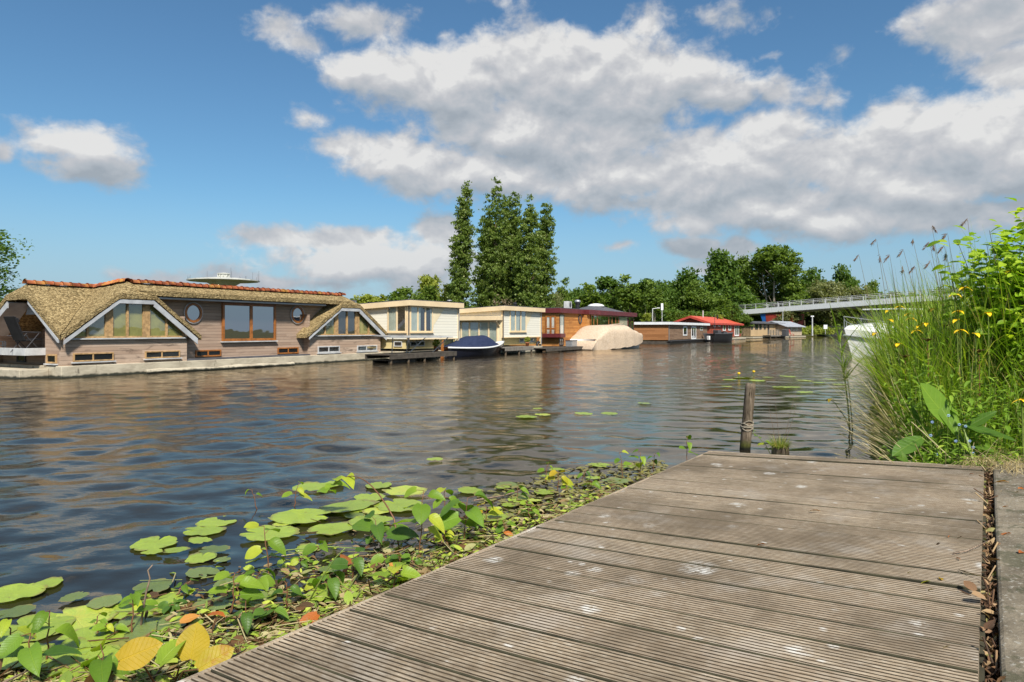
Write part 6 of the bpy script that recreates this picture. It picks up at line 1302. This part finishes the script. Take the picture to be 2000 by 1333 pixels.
while k < 26:
    u = rng.uniform(150, 1180); q = rng.random() ** .8; jv = min(1325, jet_v(u)); e = edge_v(u) if u > 250 else 1190; v = jv - 4 - q * (jv - e) * .62
    if v > jet_v(u) - 4: continue
    sprout(u, v, rng.uniform(.05, .13), int(rng.integers(4, 7)), 'low green sprout rising from the leaf litter beside the jetty', (rng.normal(0, .03), rng.normal(0, .03)), ('knot', 'knot', 'knot', 'knot_dark')[k % 4], rng.uniform(.06, .11), seed=k)['group'] = 'low sprouts in the litter beside the jetty'; k += 1
# long arched stem
b = onz(785, 1075); e = onz(640, 1010); d = e - b; r = empty('arched_sprout', b, 0, 'long reddish stem arching left over the pads with leaves at its tip', 'plant')
P_ = [Vector((d.x * t, d.y * t, .40 * math.sin(math.pi * (.06 + t * .80)) ** .8 * 1.0)) for t in np.linspace(0, 1, 12)]; P_[0].z = -.1; mb = MB(); mb.tube(P_, .0055, 7, .0025); mb.build('stem', M['stem_red'], r, smooth=True)
for i, (k, a, s_) in enumerate(((11, 2.6, .12), (11, 1.2, .11), (10, 4.4, .10), (10, .3, .12), (9, 2.2, .11), (8, 5.2, .15))):
    nm = NM(); nm.inst(*(HL2 if i % 2 else HL), [tuple(P_[k])], [(math.cos(a), math.sin(a), .2)], [(0, -.4, 1)], np.array([s_]), 0, [.6 + .07 * i]); nm.build('leaf', M['knot'], r)
# three big ochre leaves at the bottom edge
b = onz(330, 1333, .0); r = empty('ochre_leaved_plant', b, 0, 'plant with three large ochre yellow leaves at the bottom edge', 'plant')
def tow(u, v, Y): return at(u, v, Y) - b
for i, (cu, cv, tu, tv_, Y, s_) in enumerate(((232, 1292, 330, 1250, 2.72, .165), (372, 1288, 385, 1213, 2.70, .135), (388, 1308, 462, 1262, 2.62, .14))):
    c_ = tow(cu, cv, Y); t_ = tow(tu, tv_, Y + .05); f = (t_ - c_).normalized(); nm = NM()
    nm.inst(*t_leaf(8, .72 if i != 1 else .95, .05, .06, .6, .012), [tuple(c_)], [tuple(f)], [(.15, -.85, .5)], np.array([s_]), 0, [(.15, .3, .45)[i]]); o = nm.build('leaf', M['ochre'], r)
    mb = MB(); mb.tube([Vector((0, 0, -.1)), c_ * .5 + Vector((0, 0, .02)), c_], .004, 6); mb.build('leaf_stalk', M['stem_red'], o)
c_ = tow(312, 1298, 2.66); nm = NM(); nm.inst(*HL, [tuple(c_)], [tuple((tow(345, 1252, 2.7) - c_).normalized())], [(-.5, -.7, .4)], np.array([.12]), 0, [.8]); nm.build('leaf', M['knot'], r)
# bare twigs
def twig(name, pts, label, r0=.005, mt='twig'):
    b = Vector(pts[0]); o = MB().tube([Vector(p) - b for p in pts], r0, 6, r0 * .45).build(name, M[mt], smooth=True); o.location = b; tag(o, label, 'twig'); return o
b = onz(268, 1232); twig('bare_twig', [b - Vector((0, 0, .1)), at(279, 1195, b.y), at(285, 1160, b.y), at(293, 1130, b.y), at(289, 1114, b.y), at(298, 1104, b.y)], 'bare pale twig standing in front of the large oval pad', .006)
b = onz(600, 1182); twig('bare_twig', [b, at(628, 1130, b.y), at(655, 1090, b.y), at(675, 1070, b.y)], 'thin leaning green stalk left of the rust leaf', .005, 'stem_green')
b = onz(0, 1333); twig('bare_twig', [at(5, 1335, 2.7), at(30, 1322, 2.8), at(55, 1310, 2.85)], 'brown twig in the bottom left corner', .006)
twig('fallen_stalk', [onz(480, 1100, .03), onz(560, 1075, .04), onz(640, 1068, .05), onz(705, 1072, .04)], 'long green stalk lying across the leaves', .006, 'stem_green')
twig('fallen_stalk', [onz(400, 1328, .05), onz(440, 1290, .05), onz(475, 1272, .06)], 'dark stalk lying beneath the ochre leaves', .006, 'black')
twig('fallen_stalk', [onz(925, 978, .02), onz(985, 968, .02), onz(1040, 950, .02)], 'dark floating stick at the far edge of the raft', .008, 'twig')

# ---- mooring post and old stump
b = onz(1455, 879); tp = at(1466, 750, b.y + .05); r = empty('mooring_post', b, 0, 'leaning weathered round post with rope wrapped around it', 'post')
d = tp - b; R_ = .5 * 20 / F * b.y; mb = MB(); pts = [-d * .35] + [d * t for t in np.linspace(0, 1, 14)]; mb.tube(pts, [R_ * 1.03] * 6 + [R_ * 1.0] * 8 + [R_ * .93], 18)
for i, (x, y, z) in enumerate(mb.v): a = math.atan2(y, x); w_ = 1 + .05 * math.sin(a * 7 + z * 2) + .03 * math.sin(a * 13 + z * 5); mb.v[i] = (x, y, z + (.012 * math.sin(a * 3) if z > d.z * .98 else 0))
def _post(g):
    o = g.obj(); z = g.xyz(o)[2]; n = g.noise(g.mapv(o, (9, 9, 1.0)), 3, 6, .7); n2 = g.noise(g.mapv(o, (16, 16, 1.2)), 4, 4, .7)
    c = g.ramp(n, [(.3, (.045, .034, .024)), (.5, (.13, .10, .07)), (.7, (.26, .21, .155))]); c = g.mix(g.mapr(n2, .58, .66), c, (.035, .026, .018))
    c = g.mix(g.mapr(g.m('ADD', z, g.m('MULTIPLY', g.noise(o, 12, 4), .10)), .10, .20, 1, 0), c, (.07, .075, .018)); c = g.mix(g.mapr(z, .02, .07, 1, 0), c, (.012, .012, .008))
    return g.prin(col=c, rough=.9, spec=.15, normal=g.bump(g.m('SUBTRACT', n, g.mapr(n2, .58, .66)), .9, .012))
M['postwood'] = mat('split grey post wood', _post)
mb.build('post_wood', M['postwood'], r, smooth=True)
mb = MB()
for i in range(6):
    zc_ = .40 - i * .016; c_ = d * (zc_); a = [c_ + Vector((math.cos(q) * (R_ + .010), math.sin(q) * (R_ + .010), (.03 if i % 2 else -.028) * math.sin(q + i * .8) + .01 * math.sin(3 * q + i))) for q in np.linspace(0, 6.28, 20)]; mb.tube(a, .0065, 6, cap=False)
mb.build('rope', M['rope'], r, smooth=True)
b = onz(1524, 905, 0); zt = at(1524, 872, b.y).z; r = empty('old_stump', b, 0, 'rotten round timber stump tufted with grass behind the jetty end', 'stump'); R_ = .5 * 34 / F * b.y
mb = MB(); mb.tube([(0, 0, -.5), (0, 0, 0), (0, 0, zt * .6), (0, 0, zt)], [R_, R_, R_ * .97, R_ * .92], 16); mb.build('stump_wood', M['postwood'], r, smooth=False)
nm = NM(); rng = np.random.default_rng(3); n = 420; a = rng.uniform(0, 6.28, n); q = R_ * np.sqrt(rng.random(n)); blades(nm, np.stack([q * np.cos(a), q * np.sin(a), np.full(n, zt - .01)], 1), rng.uniform(.05, .17, n), rng.uniform(.003, .006, n), rng, .7, a, rng.choice([.3, .5, .72, .85, .95], n)); nm.build('grass_tuft', M['reed'], r)
mb = MB()
for dx, hh, ln in ((-.10, .75, -.06), (-.02, .62, -.05), (.07, .70, .12), (.10, .55, .10)):
    mb.tube([(dx * .4, 0, zt), (dx + ln * .4, 0, zt + hh * .55), (dx + ln, 0, zt + hh)], .0028, 5, .001)
mb.build('dry_stems', M['twig'], r)
base_ = onz(1524, 905) + Vector((-.10, 0, .05)); r = sprout(0, 0, .30, 6, 'green willowherb shoot leaning left from the rotten stump', (-.20, 0), 'knot', .085, name='herb_shoot', base=base_, stem='stem_green')
# flowering reed in the water
b = onz(1662, 842); r = empty('water_reed', b, 0, 'tall green reed standing in the water before the white yacht', 'reed'); P_ = [at(1662, 842, b.y) - b - Vector((0, 0, .2)), at(1656, 790, b.y) - b, at(1650, 740, b.y) - b, at(1643, 690, b.y) - b, at(1640, 668, b.y) - b]
mb = MB(); mb.tube(P_, .014, 7, .006); mb.tube([p + Vector((.05, .02, 0)) for p in P_[:4]], .010, 6, .004); mb.build('stem', M['stem_green'], r, smooth=True); nm = NM(); n = 14; rng = np.random.default_rng(5); t = rng.uniform(.35, 1, n); PP = np.array([tuple(P_[1].lerp(P_[4], x)) for x in t]); blades(nm, PP, rng.uniform(.35, .7, n), rng.uniform(.022, .035, n), rng, .7, None, rng.uniform(.1, .45, n), (0, 1, 2)); nm.build('leaves', M['reed'], r)
# ---- yellow flag irises
IG = 'yellow iris flowers in the reeds'; PET = t_leaf(4, .7, .12, .9, .1, .03)
def iris(p, z0, label, size=.075, side=None, seed=0):
    rng = np.random.default_rng(seed); r = empty('yellow_iris', (p[0], p[1], z0), 0, label, 'flower', IG); H = p[2] - z0
    off = (0, 0) if side is None else side
    mb = MB(); mb.tube([(off[0], off[1], 0), (off[0] * .7, off[1] * .7, H * .5), (off[0] * .2, off[1] * .2, H * .9), (0, 0, H)], .007, 6, .004); mb.build('stem', M['stem_green'], r)
    nm = NM(); a0 = rng.uniform(0, 6.28); a = np.array([a0 + i * 2.094 for i in range(3)] + [a0 + 1.05 + i * 2.094 for i in range(3)]); f = np.stack([np.cos(a), np.sin(a), np.r_[np.full(3, .25), np.full(3, 1.0)]], 1)
    nm.inst(*PET, np.tile([0, 0, H], (6, 1)), f, np.tile([0.01, 0, 1.], (6, 1)), size * np.array([1, 1, 1, .55, .55, .55]), 0); nm.build('petals', M['yellow'], r); return r
FL = [(1622, 780, 9.2, 'lone yellow iris hanging left over the water'), (1757, 599, 8, 'topmost left yellow iris by the bridge end'), (1735, 607, 8.2, 'yellow iris above the yacht windscreen'), (1738, 625, 7.6, 'yellow iris just below the topmost left ones'), (1710, 651, 7.6, 'leftmost yellow iris beside the yacht hull'), (1780, 622, 7.4, 'yellow iris right of the yacht roof'), (1775, 613, 7.8, 'small yellow iris above the next one'), (1792, 638, 7.2, 'yellow iris in the middle of the left group'), (1809, 632, 7.0, 'large yellow iris right of the middle group'), (1790, 646, 7.0, 'low yellow iris in the left group'), (1755, 672, 6.8, 'lowest left yellow iris over brown stems'), (1872, 608, 6.6, 'yellow iris left of the shrub'), (1869, 625, 6.4, 'yellow iris just under the one left of the shrub'), (1884, 562, 6.6, 'high yellow iris against the shrub leaves'), (1865, 575, 6.8, 'yellow iris at the left foot of the shrub'), (1930, 612, 6.2, 'yellow iris under the shrub'), (1972, 530, 6.4, 'yellow iris deep inside the shrub'), (1876, 645, 6.2, 'low yellow iris in the dense reeds'), (1905, 652, 6.0, 'right low yellow iris in the dense reeds'), (1996, 782, 4.8, 'yellow iris at the right picture edge'), (1822, 604, 7.3, 'small yellow iris among upright green blades')]
for i, (u, v, Y, l) in enumerate(FL): Y = Y * (.93 if i else 1); iris(at(u, v, Y), .3 if i else .02, l, .052 * (1.0 if i else 1.3), (.35, .1) if i == 0 else (.05, .05), i)
# ---- dense bank vegetation
rng = np.random.default_rng(55); nm = NM()
def bank(n, a0, a1, b0, b1, pw=1.0):
    a = a0 + (a1 - a0) * rng.random(n) ** pw; e = np.interp(a, [0, 1.2, 4, 7, 14], [.30, .50, .92, 1.12, .7]); b = e - rng.random(n) ** 1.3 * (e - b1) if b0 is None else rng.uniform(b0, b1, n); return a, b
def hgt(a, b):   # silhouette: low by the jetty end, rising to reed height farther along
    e = np.interp(a, [0, 1.2, 4, 7, 14], [.30, .50, .92, 1.12, .7]); return np.clip((a + .15) / 2.4, .10, 1) * (.80 + .20 * np.clip((e - b) / .8, 0, 1))
a, b = bank(15500, .7, 9, None, -3.5); H_ = hgt(a, b) * rng.uniform(.65, 1.2, len(a)) * (1.3 + .62 * np.clip((a - .9) / 1.3, 0, 1))
blades(nm, jwn(a, b, .35), H_, rng.uniform(.008, .018, len(a)), rng, .22, None, np.clip(rng.normal(.42, .2, len(a)), 0, .8))
a, b = bank(4800, .5, 8, None, -3.0); H_ = hgt(a, b) * rng.uniform(.6, 1.15, len(a)) * 1.75
blades(nm, jwn(a, b, .35), H_, rng.uniform(.003, .007, len(a)), rng, .5, None, rng.uniform(.8, 1, len(a)))
a, b = bank(6500, 1.6, 9, None, -3.0); H_ = rng.uniform(.9, 1.55, len(a)) * np.clip((a - .6) / 1.6, .5, 1)
blades(nm, jwn(a, b, .4), H_, rng.uniform(.014, .024, len(a)), rng, .18, None, np.clip(rng.normal(.5, .2, len(a)), .1, .95), (0, 1, 2))
o = nm.build('reed_bed', M['reed']); tag(o, 'dense green and straw coloured reeds along the right bank', 'reeds', kind='stuff')
# pale stalks leaning out to the left over the water
nm = NM(); n = 520; a = rng.uniform(.8, 7, n); e = np.interp(a, [0, 1.2, 4, 7, 14], [.33, .54, .95, 1.15, .7]); P_ = jwn(a, e - rng.uniform(0, .3, n), .3)
ang = math.atan2(E2.y, E2.x) + rng.normal(0, .5, n); blades(nm, P_, rng.uniform(.7, 1.5, n), rng.uniform(.004, .008, n), rng, .95, ang, rng.uniform(.82, 1, n), (0, 1, 2))
tv, tf = t_stick(4); n = 420; a = rng.uniform(.15, 3.5, n); e = np.interp(a, [0, 1.2, 4, 7, 14], [.33, .54, .95, 1.15, .7]); f = np.stack([E2.x + rng.normal(0, .5, n), E2.y + rng.normal(0, .5, n), rng.uniform(.2, 1.2, n)], 1); nm.inst(tv, tf, jwn(a, e - rng.uniform(0, .4, n), rng.uniform(.15, .5, n)), f, np.tile([0, .1, 1.], (n, 1)), np.stack([rng.uniform(.003, .006, n), rng.uniform(.3, .7, n), rng.uniform(.003, .006, n)], 1), 0, rng.uniform(.8, 1, n))
o = nm.build('dry_stalks', M['straw']); tag(o, 'pale dry stalks leaning from the bank over the water', 'dry stalks', kind='stuff')
# low herbs near the jetty end
nm = NM(); HB = t_leaf(4, .34, .15, .45, 0, .01)
def herb_stems(n, a0, a1, b1, Hs, lsz, per=16):
    a, b = bank(n, a0, a1, None, b1); H_ = Hs * rng.uniform(.6, 1.2, n); base = jwn(a, b, .25); ls = rng.normal(0, .13, (n, 2))
    t = np.tile(np.linspace(.12, 1, per), n); i = np.repeat(np.arange(n), per); P_ = base[i].copy(); P_[:, 0] += ls[i, 0] * t * H_[i]; P_[:, 1] += ls[i, 1] * t * H_[i]; P_[:, 2] += t * H_[i]
    ang = np.tile(np.arange(per) * 1.9, n) + i * 1.3; f = np.stack([np.cos(ang), np.sin(ang), rng.uniform(-.2, .6, len(ang))], 1); nm.inst(*HB, P_, f, np.tile([0, -.1, 1.], (len(ang), 1)), lsz * rng.uniform(.6, 1.3, len(ang)) * (1.15 - .5 * t), 0, np.clip(.25 + .4 * t + rng.normal(0, .15, len(t)), 0, 1))
    sv, sf = t_stick(4); f2 = np.stack([ls[:, 0], ls[:, 1], np.ones(n)], 1); nm.inst(sv, sf, base, f2, np.tile([0, 1., .1], (n, 1)), np.stack([np.full(n, .005), H_ * np.linalg.norm(f2, axis=1), np.full(n, .005)], 1), 0, np.full(n, .25))
herb_stems(190, .08, .7, -1.1, .42, .09); herb_stems(270, .6, 2.0, -1.8, .85, .10, 20); herb_stems(190, 1.8, 4.5, -2.5, 1.15, .11, 22)
n = 2600; a, b = bank(n, .05, 2.2, None, -1.3); blades(nm, jwn(a, b, .3), rng.uniform(.15, .5, n) * np.clip(.5 + a, 0, 1.6), rng.uniform(.004, .009, n), rng, .5, None, rng.uniform(.1, .9, n))
a = rng.uniform(.05, 4.5, 3400); e = np.interp(a, [0, 1.2, 4, 7, 14], [.30, .50, .92, 1.12, .7]); P_ = jwn(a, e + rng.uniform(-.05, .16, len(a)), rng.uniform(.03, .6, len(a))); f, u = rot_tilt(len(a), .2); f[:, 0] += E2.x; f[:, 1] += E2.y; nm.inst(*HB, P_, f, u, rng.uniform(.05, .13, len(a)), 0)
o = nm.build('bank_herbs', M['herb']); tag(o, 'thick green herbs and grass at the end of the jetty', 'herbs', kind='stuff')
# red-tipped tall herbs, individually
for i, (u, v, Y, l) in enumerate(((1812, 668, 5.9, 'tall herb with a dark red leafy tip left of the big dock leaf'), (1768, 700, 6.3, 'brownish topped herb at the left edge of the bank'), (1912, 690, 5.6, 'dark stemmed herb behind the arching yellow grass'), (1845, 640, 6.6, 'thin dark dead stem standing above the irises'))):
    p = at(u, v, Y); r = empty('tall_herb', (p.x, p.y, .3), 0, l, 'plant'); H = p.z - .3; mb = MB(); mb.tube([(0, 0, 0), (.01, 0, H * .5), (0, 0, H)], .006, 6, .003); mb.build('stem', M['stem_red'], r)
    nm = NM(); n = 34; t = np.linspace(.25, 1, n); ang = np.arange(n) * 2.1; f = np.stack([np.cos(ang), np.sin(ang), .5 + .6 * (t > .9)], 1); nm.inst(*t_leaf(4, .26, .15, .5), np.stack([0 * t, 0 * t, H * t], 1), f, np.tile([0, 0.01, 1.], (n, 1)), .12 * (1.2 - .7 * t), 0, t * .5); nm.build('leaves', M['herb'], r)
    nm = NM(); n = 9; ang = np.arange(n) * 2.4; nm.inst(*t_leaf(3, .3, .15, .3), np.tile([0, 0, H], (n, 1)), np.stack([np.cos(ang), np.sin(ang), np.full(n, .9)], 1), np.tile([0, .01, 1.], (n, 1)), np.full(n, .07), 0, np.full(n, .25)); nm.build('tip', M['drylitter'], r)
# dock plant with very large leaves
base_ = jw(.22, .02, .45); r = empty('dock_plant', base_, 0, 'dock plant with very large arching leaves at the end of the jetty', 'plant')
def big_leaf(c_, t_, wdt, up, droop, tint, mt='knot_dark', arch=.0):
    c_ = Vector(c_) - base_; t_ = Vector(t_) - base_; L_ = (t_ - c_).length; nm = NM(); nm.inst(*t_leaf(10, wdt, .07, droop, .2, .012), [tuple(c_)], [tuple(t_ - c_)], [up], np.array([L_]), 0, [tint]); o = nm.build('leaf', M[mt], r); mb = MB(); mb.tube([Vector((0, 0, 0)), c_ * .6, c_], .006, 6); mb.build('leaf_stalk', M['stem_green'], o)
big_leaf(at(1872, 838, 4.95), at(1785, 752, 5.0), .50, (.35, -.9, .3), -.12, .95); big_leaf(at(1868, 850, 4.9), at(1822, 760, 5.0), .36, (.3, -.9, .3), .1, .8)
big_leaf(at(1880, 830, 4.85), at(1985, 862, 4.6), .34, (.3, -.75, .8), .0, .35); big_leaf(at(1885, 838, 4.85), at(1945, 800, 4.8), .38, (-.1, -.5, 1), .1, .5)
big_leaf(at(1800, 855, 4.9), at(1745, 885, 4.75), .38, (0, -.6, 1), .1, .6); big_leaf(at(1900, 872, 4.75), at(1945, 880, 4.6), .4, (0, -.5, 1), .1, .7); big_leaf(at(1800, 840, 5.0), at(1778, 790, 5.1), .35, (.5, -.9, .2), .0, .5)
# pale blue flowers, each a small stem and a bloom
for i, (u, v) in enumerate(((1820, 825), (1852, 812), (1817, 851), (1885, 833), (1900, 874), (1893, 862), (1829, 888), (1900, 886), (1873, 830), (1866, 862))):
    p = at(u, v, 4.72); r = empty('blue_flower', (p.x, p.y, .5), 0, 'tiny pale blue forget-me-not bloom low in the herbs at the jetty end', 'flower', 'tiny blue flowers in the herbs'); H = p.z - .5
    mb = MB(); mb.tube([(0, .02, -.1), (0, 0, max(H, .02))], .002, 4); mb.build('stem', M['stem_green'], r); mb = MB()
    for q in range(5): an = q * 1.257; mb.lathe([(.001, 0), (.0065, .001), (.001, .003)], 7, (.007 * math.cos(an), -.004, max(H, .02) + .007 * math.sin(an)))
    mb.build('bloom', M['paleblue'], r)
# ---- leafy shrub on the right
r = empty('leafy_shrub', (at(1985, 640, 6.1).x, 6.1, .5), 0, 'tall shrub with bright green oval leaves at the right edge', 'shrub'); c0 = r.location.copy(); rng = np.random.default_rng(66); mb = MB(); LP, LFw, LU = [], [], []
for i in range(110):
    a = rng.uniform(0, 6.28); tx, ty, tz = (at(rng.uniform(1922, 2130), 0, 6.1).x - c0.x), rng.uniform(-.45, .6), 0
    uu = 1000 + (c0.x + tx) / 6.1 * F; vt = np.interp(uu, [1920, 1945, 1975, 2010, 2130], [500, 440, 410, 395, 350]); tz = at(uu, vt + 190 * rng.random() ** 1.15, 6.1).z - .5
    P_ = [Vector((rng.normal(0, .1), rng.normal(0, .1), 0)), Vector((tx * .25, ty * .3, tz * .4)), Vector((tx * .6, ty * .7, tz * .75)), Vector((tx, ty, tz))]; 
    if i < 60: mb.tube(P_, .008, 5, .002)
    for t in np.linspace(.5, 1, 30):
        k = min(2, int(t * 3)); q = P_[k].lerp(P_[k + 1], t * 3 - k); aa = rng.uniform(0, 6.28)
        off = Vector((math.cos(aa), math.sin(aa), rng.uniform(-.7, .6))) * rng.uniform(.02, .20); LP.append(q + off); LFw.append((math.cos(aa) - .25, math.sin(aa) - .2, rng.uniform(-.4, .8))); LU.append((rng.normal(0, .4), rng.normal(0, .4) - .5, 1))
mb.build('branches', M['bark'], r); nm = NM(); n = len(LP); nm.inst(*t_leaf(4, .52, .14, .22, .2, .02), np.array([tuple(p) for p in LP]), LFw, LU, rng.uniform(.06, .13, n), 0); nm.build('foliage', M['shrub'], r)
# ---- reeds with brown plumes standing above everything
pl = t_leaf(3, .12, 0, .4)
for i, (u, v, Y, ln) in enumerate(((1712, 468, 8.5, 1), (1678, 500, 8.8, 1), (1719, 500, 8.2, 0), (1738, 500, 8.0, 1), (1765, 490, 7.8, 1), (1763, 522, 7.8, 0), (1788, 522, 7.6, 1), (1783, 468, 8.4, 0), (1820, 443, 7.6, -1), (1851, 458, 7.0, 1), (1816, 475, 7.4, 1), (1824, 475, 7.2, 0), (1845, 482, 7.0, 1), (1818, 512, 7.0, 1), (1890, 430, 6.8, 1), (1848, 495, 6.8, 0))):
    p = at(u, v, Y); b_ = Vector((p.x + .25, p.y + rng.uniform(-.1, .3), .35)); r = empty('plumed_reed', b_, 0, ('brown feathery reed plume nodding above the bank plants' if i > 1 else ('leftmost brown reed plume, curled, against the blue sky', 'highest curled reed plume left of the others')[1 - i]), 'reed', 'reeds with brown plumes above the bank'); d = p - b_
    mb = MB(); mb.tube([(0, 0, 0), d * .5 + Vector((.10, 0, .05)), d * .85 + Vector((.03, 0, .02)), d], .004, 5, .0014); mb.build('stem', M['straw'], r)
    nm = NM(); n = 26; t = rng.random(n); L_ = .16; PP = np.array([tuple(d + Vector((-ln * .05 * x, 0, .02 - .07 * x))) for x in t]); f = np.stack([-ln * .6 + rng.normal(0, .3, n), rng.normal(0, .3, n), -.9 + rng.normal(0, .3, n)], 1); nm.inst(*pl, PP, f, np.tile([0.05, -1, .1], (n, 1)), rng.uniform(.03, .055, n), 0); nm.build('plume', M['brownhead'], r)
# ---- dry grass at the quay corner and litter in the slot
nm = NM(); n = 2600; a = rng.uniform(-.24, 1.3, n) * rng.uniform(.3, 1, n) ; b = rng.uniform(-1.6, .12, n); b = np.where(a < 0, rng.uniform(-1.0, -.02, n) - .15 * np.abs(a), b); P_ = jwn(a, b, .642 - .045 * b * (a < .25) - .03 * (a > .25) + .03 * rng.random(n)); f = np.stack([-.3 + rng.normal(0, .8, n), -.6 + rng.normal(0, .5, n), rng.normal(.12, .16, n)], 1); nm.inst(*t_blade(4, 1, 1.0), P_, f, np.tile([0, 0, -1.], (n, 1)), np.stack([rng.uniform(.002, .005, n), rng.uniform(.08, .32, n), rng.uniform(.06, .2, n)], 1), 0)
o = nm.build('dry_grass', M['straw']); tag(o, 'flattened dry grass spilling over the quay corner', 'dry grass', kind='stuff')
nm = NM(); n = 2300; a = rng.uniform(-5, .15, n); P_ = jwn(a, rng.uniform(-.046, -.012, n), 0); P_[:, 2] = .52 + .10 * rng.random(n); f = rvec(n); f[:, 2] *= .5; nm.inst(*LF[1], P_, f, rvec(n) + np.array([0, 0, .8]), rng.uniform(.012, .045, n), 0)
tv, tf = t_stick(5); n = 240; a = rng.uniform(-4, .1, n); P_ = jwn(a, rng.uniform(-.046, -.014, n), 0); P_[:, 2] = .59 + .04 * rng.random(n); f = np.stack([E1.x + rng.normal(0, .5, n), E1.y + rng.normal(0, .4, n), rng.normal(0, .3, n)], 1); nm.inst(tv, tf, P_, f, rvec(n), np.stack([rng.uniform(.003, .008, n), rng.uniform(.03, .09, n), rng.uniform(.003, .008, n)], 1), 0)
o = nm.build('slot_litter', M['drylitter']); tag(o, 'dead leaves and twigs packed in the slot between jetty and quay', 'leaf litter', kind='stuff')
def on_deck(u, v, up=.004):
    d = Vector(((u - 1000) / F, 1, (HZ - v) / F)); c = Vector((0, 0, CAMH)); t = (O3 - c).dot(EN) / d.dot(EN); return c + d * t + EN * up
for i, (u, v, sz, mt, rot, l) in enumerate(((1818, 1140, .022, 'ochre', 1.2, 'left half of the pair of small yellow leaves on the boards'), (1840, 1138, .022, 'ochre', -.4, 'upright right one of the two small yellow leaves on the boards'), (1876, 1097, .014, 'orange_leaf', 0, 'small orange fragment on the boards near the thin twig'), (1856, 1050, .010, 'orange_leaf', 2, 'tiny orange crumb above the brown scrap'), (1880, 1052, .016, 'drylitter', 1, 'dark brown scrap lying on the boards near the slot'), (1838, 1065, .016, 'drylitter', .3, 'grey brown scrap on the boards'), (1824, 1157, .014, 'straw', .2, 'pale sliver below the yellow leaf pair'), (1902, 929, .018, 'orange_leaf', .2, 'orange fragment near the far right corner of the boards'), (1602, 1002, .03, 'orange_leaf', 1.1, 'thin orange leaf strip far out on the boards'), (1495, 1067, .024, 'orange_leaf', 1.2, 'orange curl in the middle of the boards'), (1856, 1268, .02, 'straw', 1.2, 'pale husk near the lower right of the boards'), (1780, 1122, .012, 'straw', .5, 'tiny pale husk left of the yellow leaves'),
        (1968, 992, .035, 'orange_leaf', 1.3, 'orange leaf on the concrete beside the slot'), (1975, 1046, .04, 'orange_leaf', 1.6, 'curled orange stalk on the concrete'), (1990, 1085, .03, 'orange_leaf', -1, 'orange leaf at the right edge on the concrete'), (1970, 945, .045, 'orange_leaf', .8, 'orange leaf in the dry grass on the concrete'), (1990, 955, .04, 'orange_leaf', 2.8, 'second orange leaf in the dry grass, nearer the edge'), (1990, 963, .04, 'straw', 1.5, 'pale stalk on the concrete by the dry grass'))):
    o = flat_leaf('fallen_leaf', 0, 0, 0, sz * 1.6, mt, l, rot=rot, tilt=(.3 * math.sin(i), .3), tpl=LF[1], world=on_deck(u, v, .008))
flat_leaf('fallen_leaf', 0, 0, 0, .06, 'orange_leaf', 'big bright orange leaf in the herbs behind the far jetty edge', rot=1, tilt=(.5, .2), tpl=LF[0], world=at(1873, 905, 4.55))
for i, (u, v, sz) in enumerate(((1905, 1160, .05), (1925, 1175, .06), (1932, 1100, .045), (1928, 1235, .05))): flat_leaf('slot_leaf', 0, 0, 0, sz, 'drylitter', ('curled brown leaf lying half on the boards at the slot', 'large brown leaf wedged in the slot beside the quay', 'pale brown leaf in the slot below the upper twig', 'brown leaf low in the slot near the bottom edge')[i], rot=i * 1.7, tilt=(.5, -.4), tpl=LF[0], world=on_deck(u, v, .01))
twig('deck_twig', [on_deck(1862, 1084, .005), on_deck(1890, 1082, .012), on_deck(1915, 1074, .02), on_deck(1931, 1062, .012)], 'curved grey twig reaching from the boards across the slot', .0022)
twig('deck_twig', [on_deck(1873, 1116, .005), on_deck(1900, 1128, .012), on_deck(1925, 1137, .014), on_deck(1947, 1137, .008)], 'pale orange twig lying across the slot', .002, 'straw')
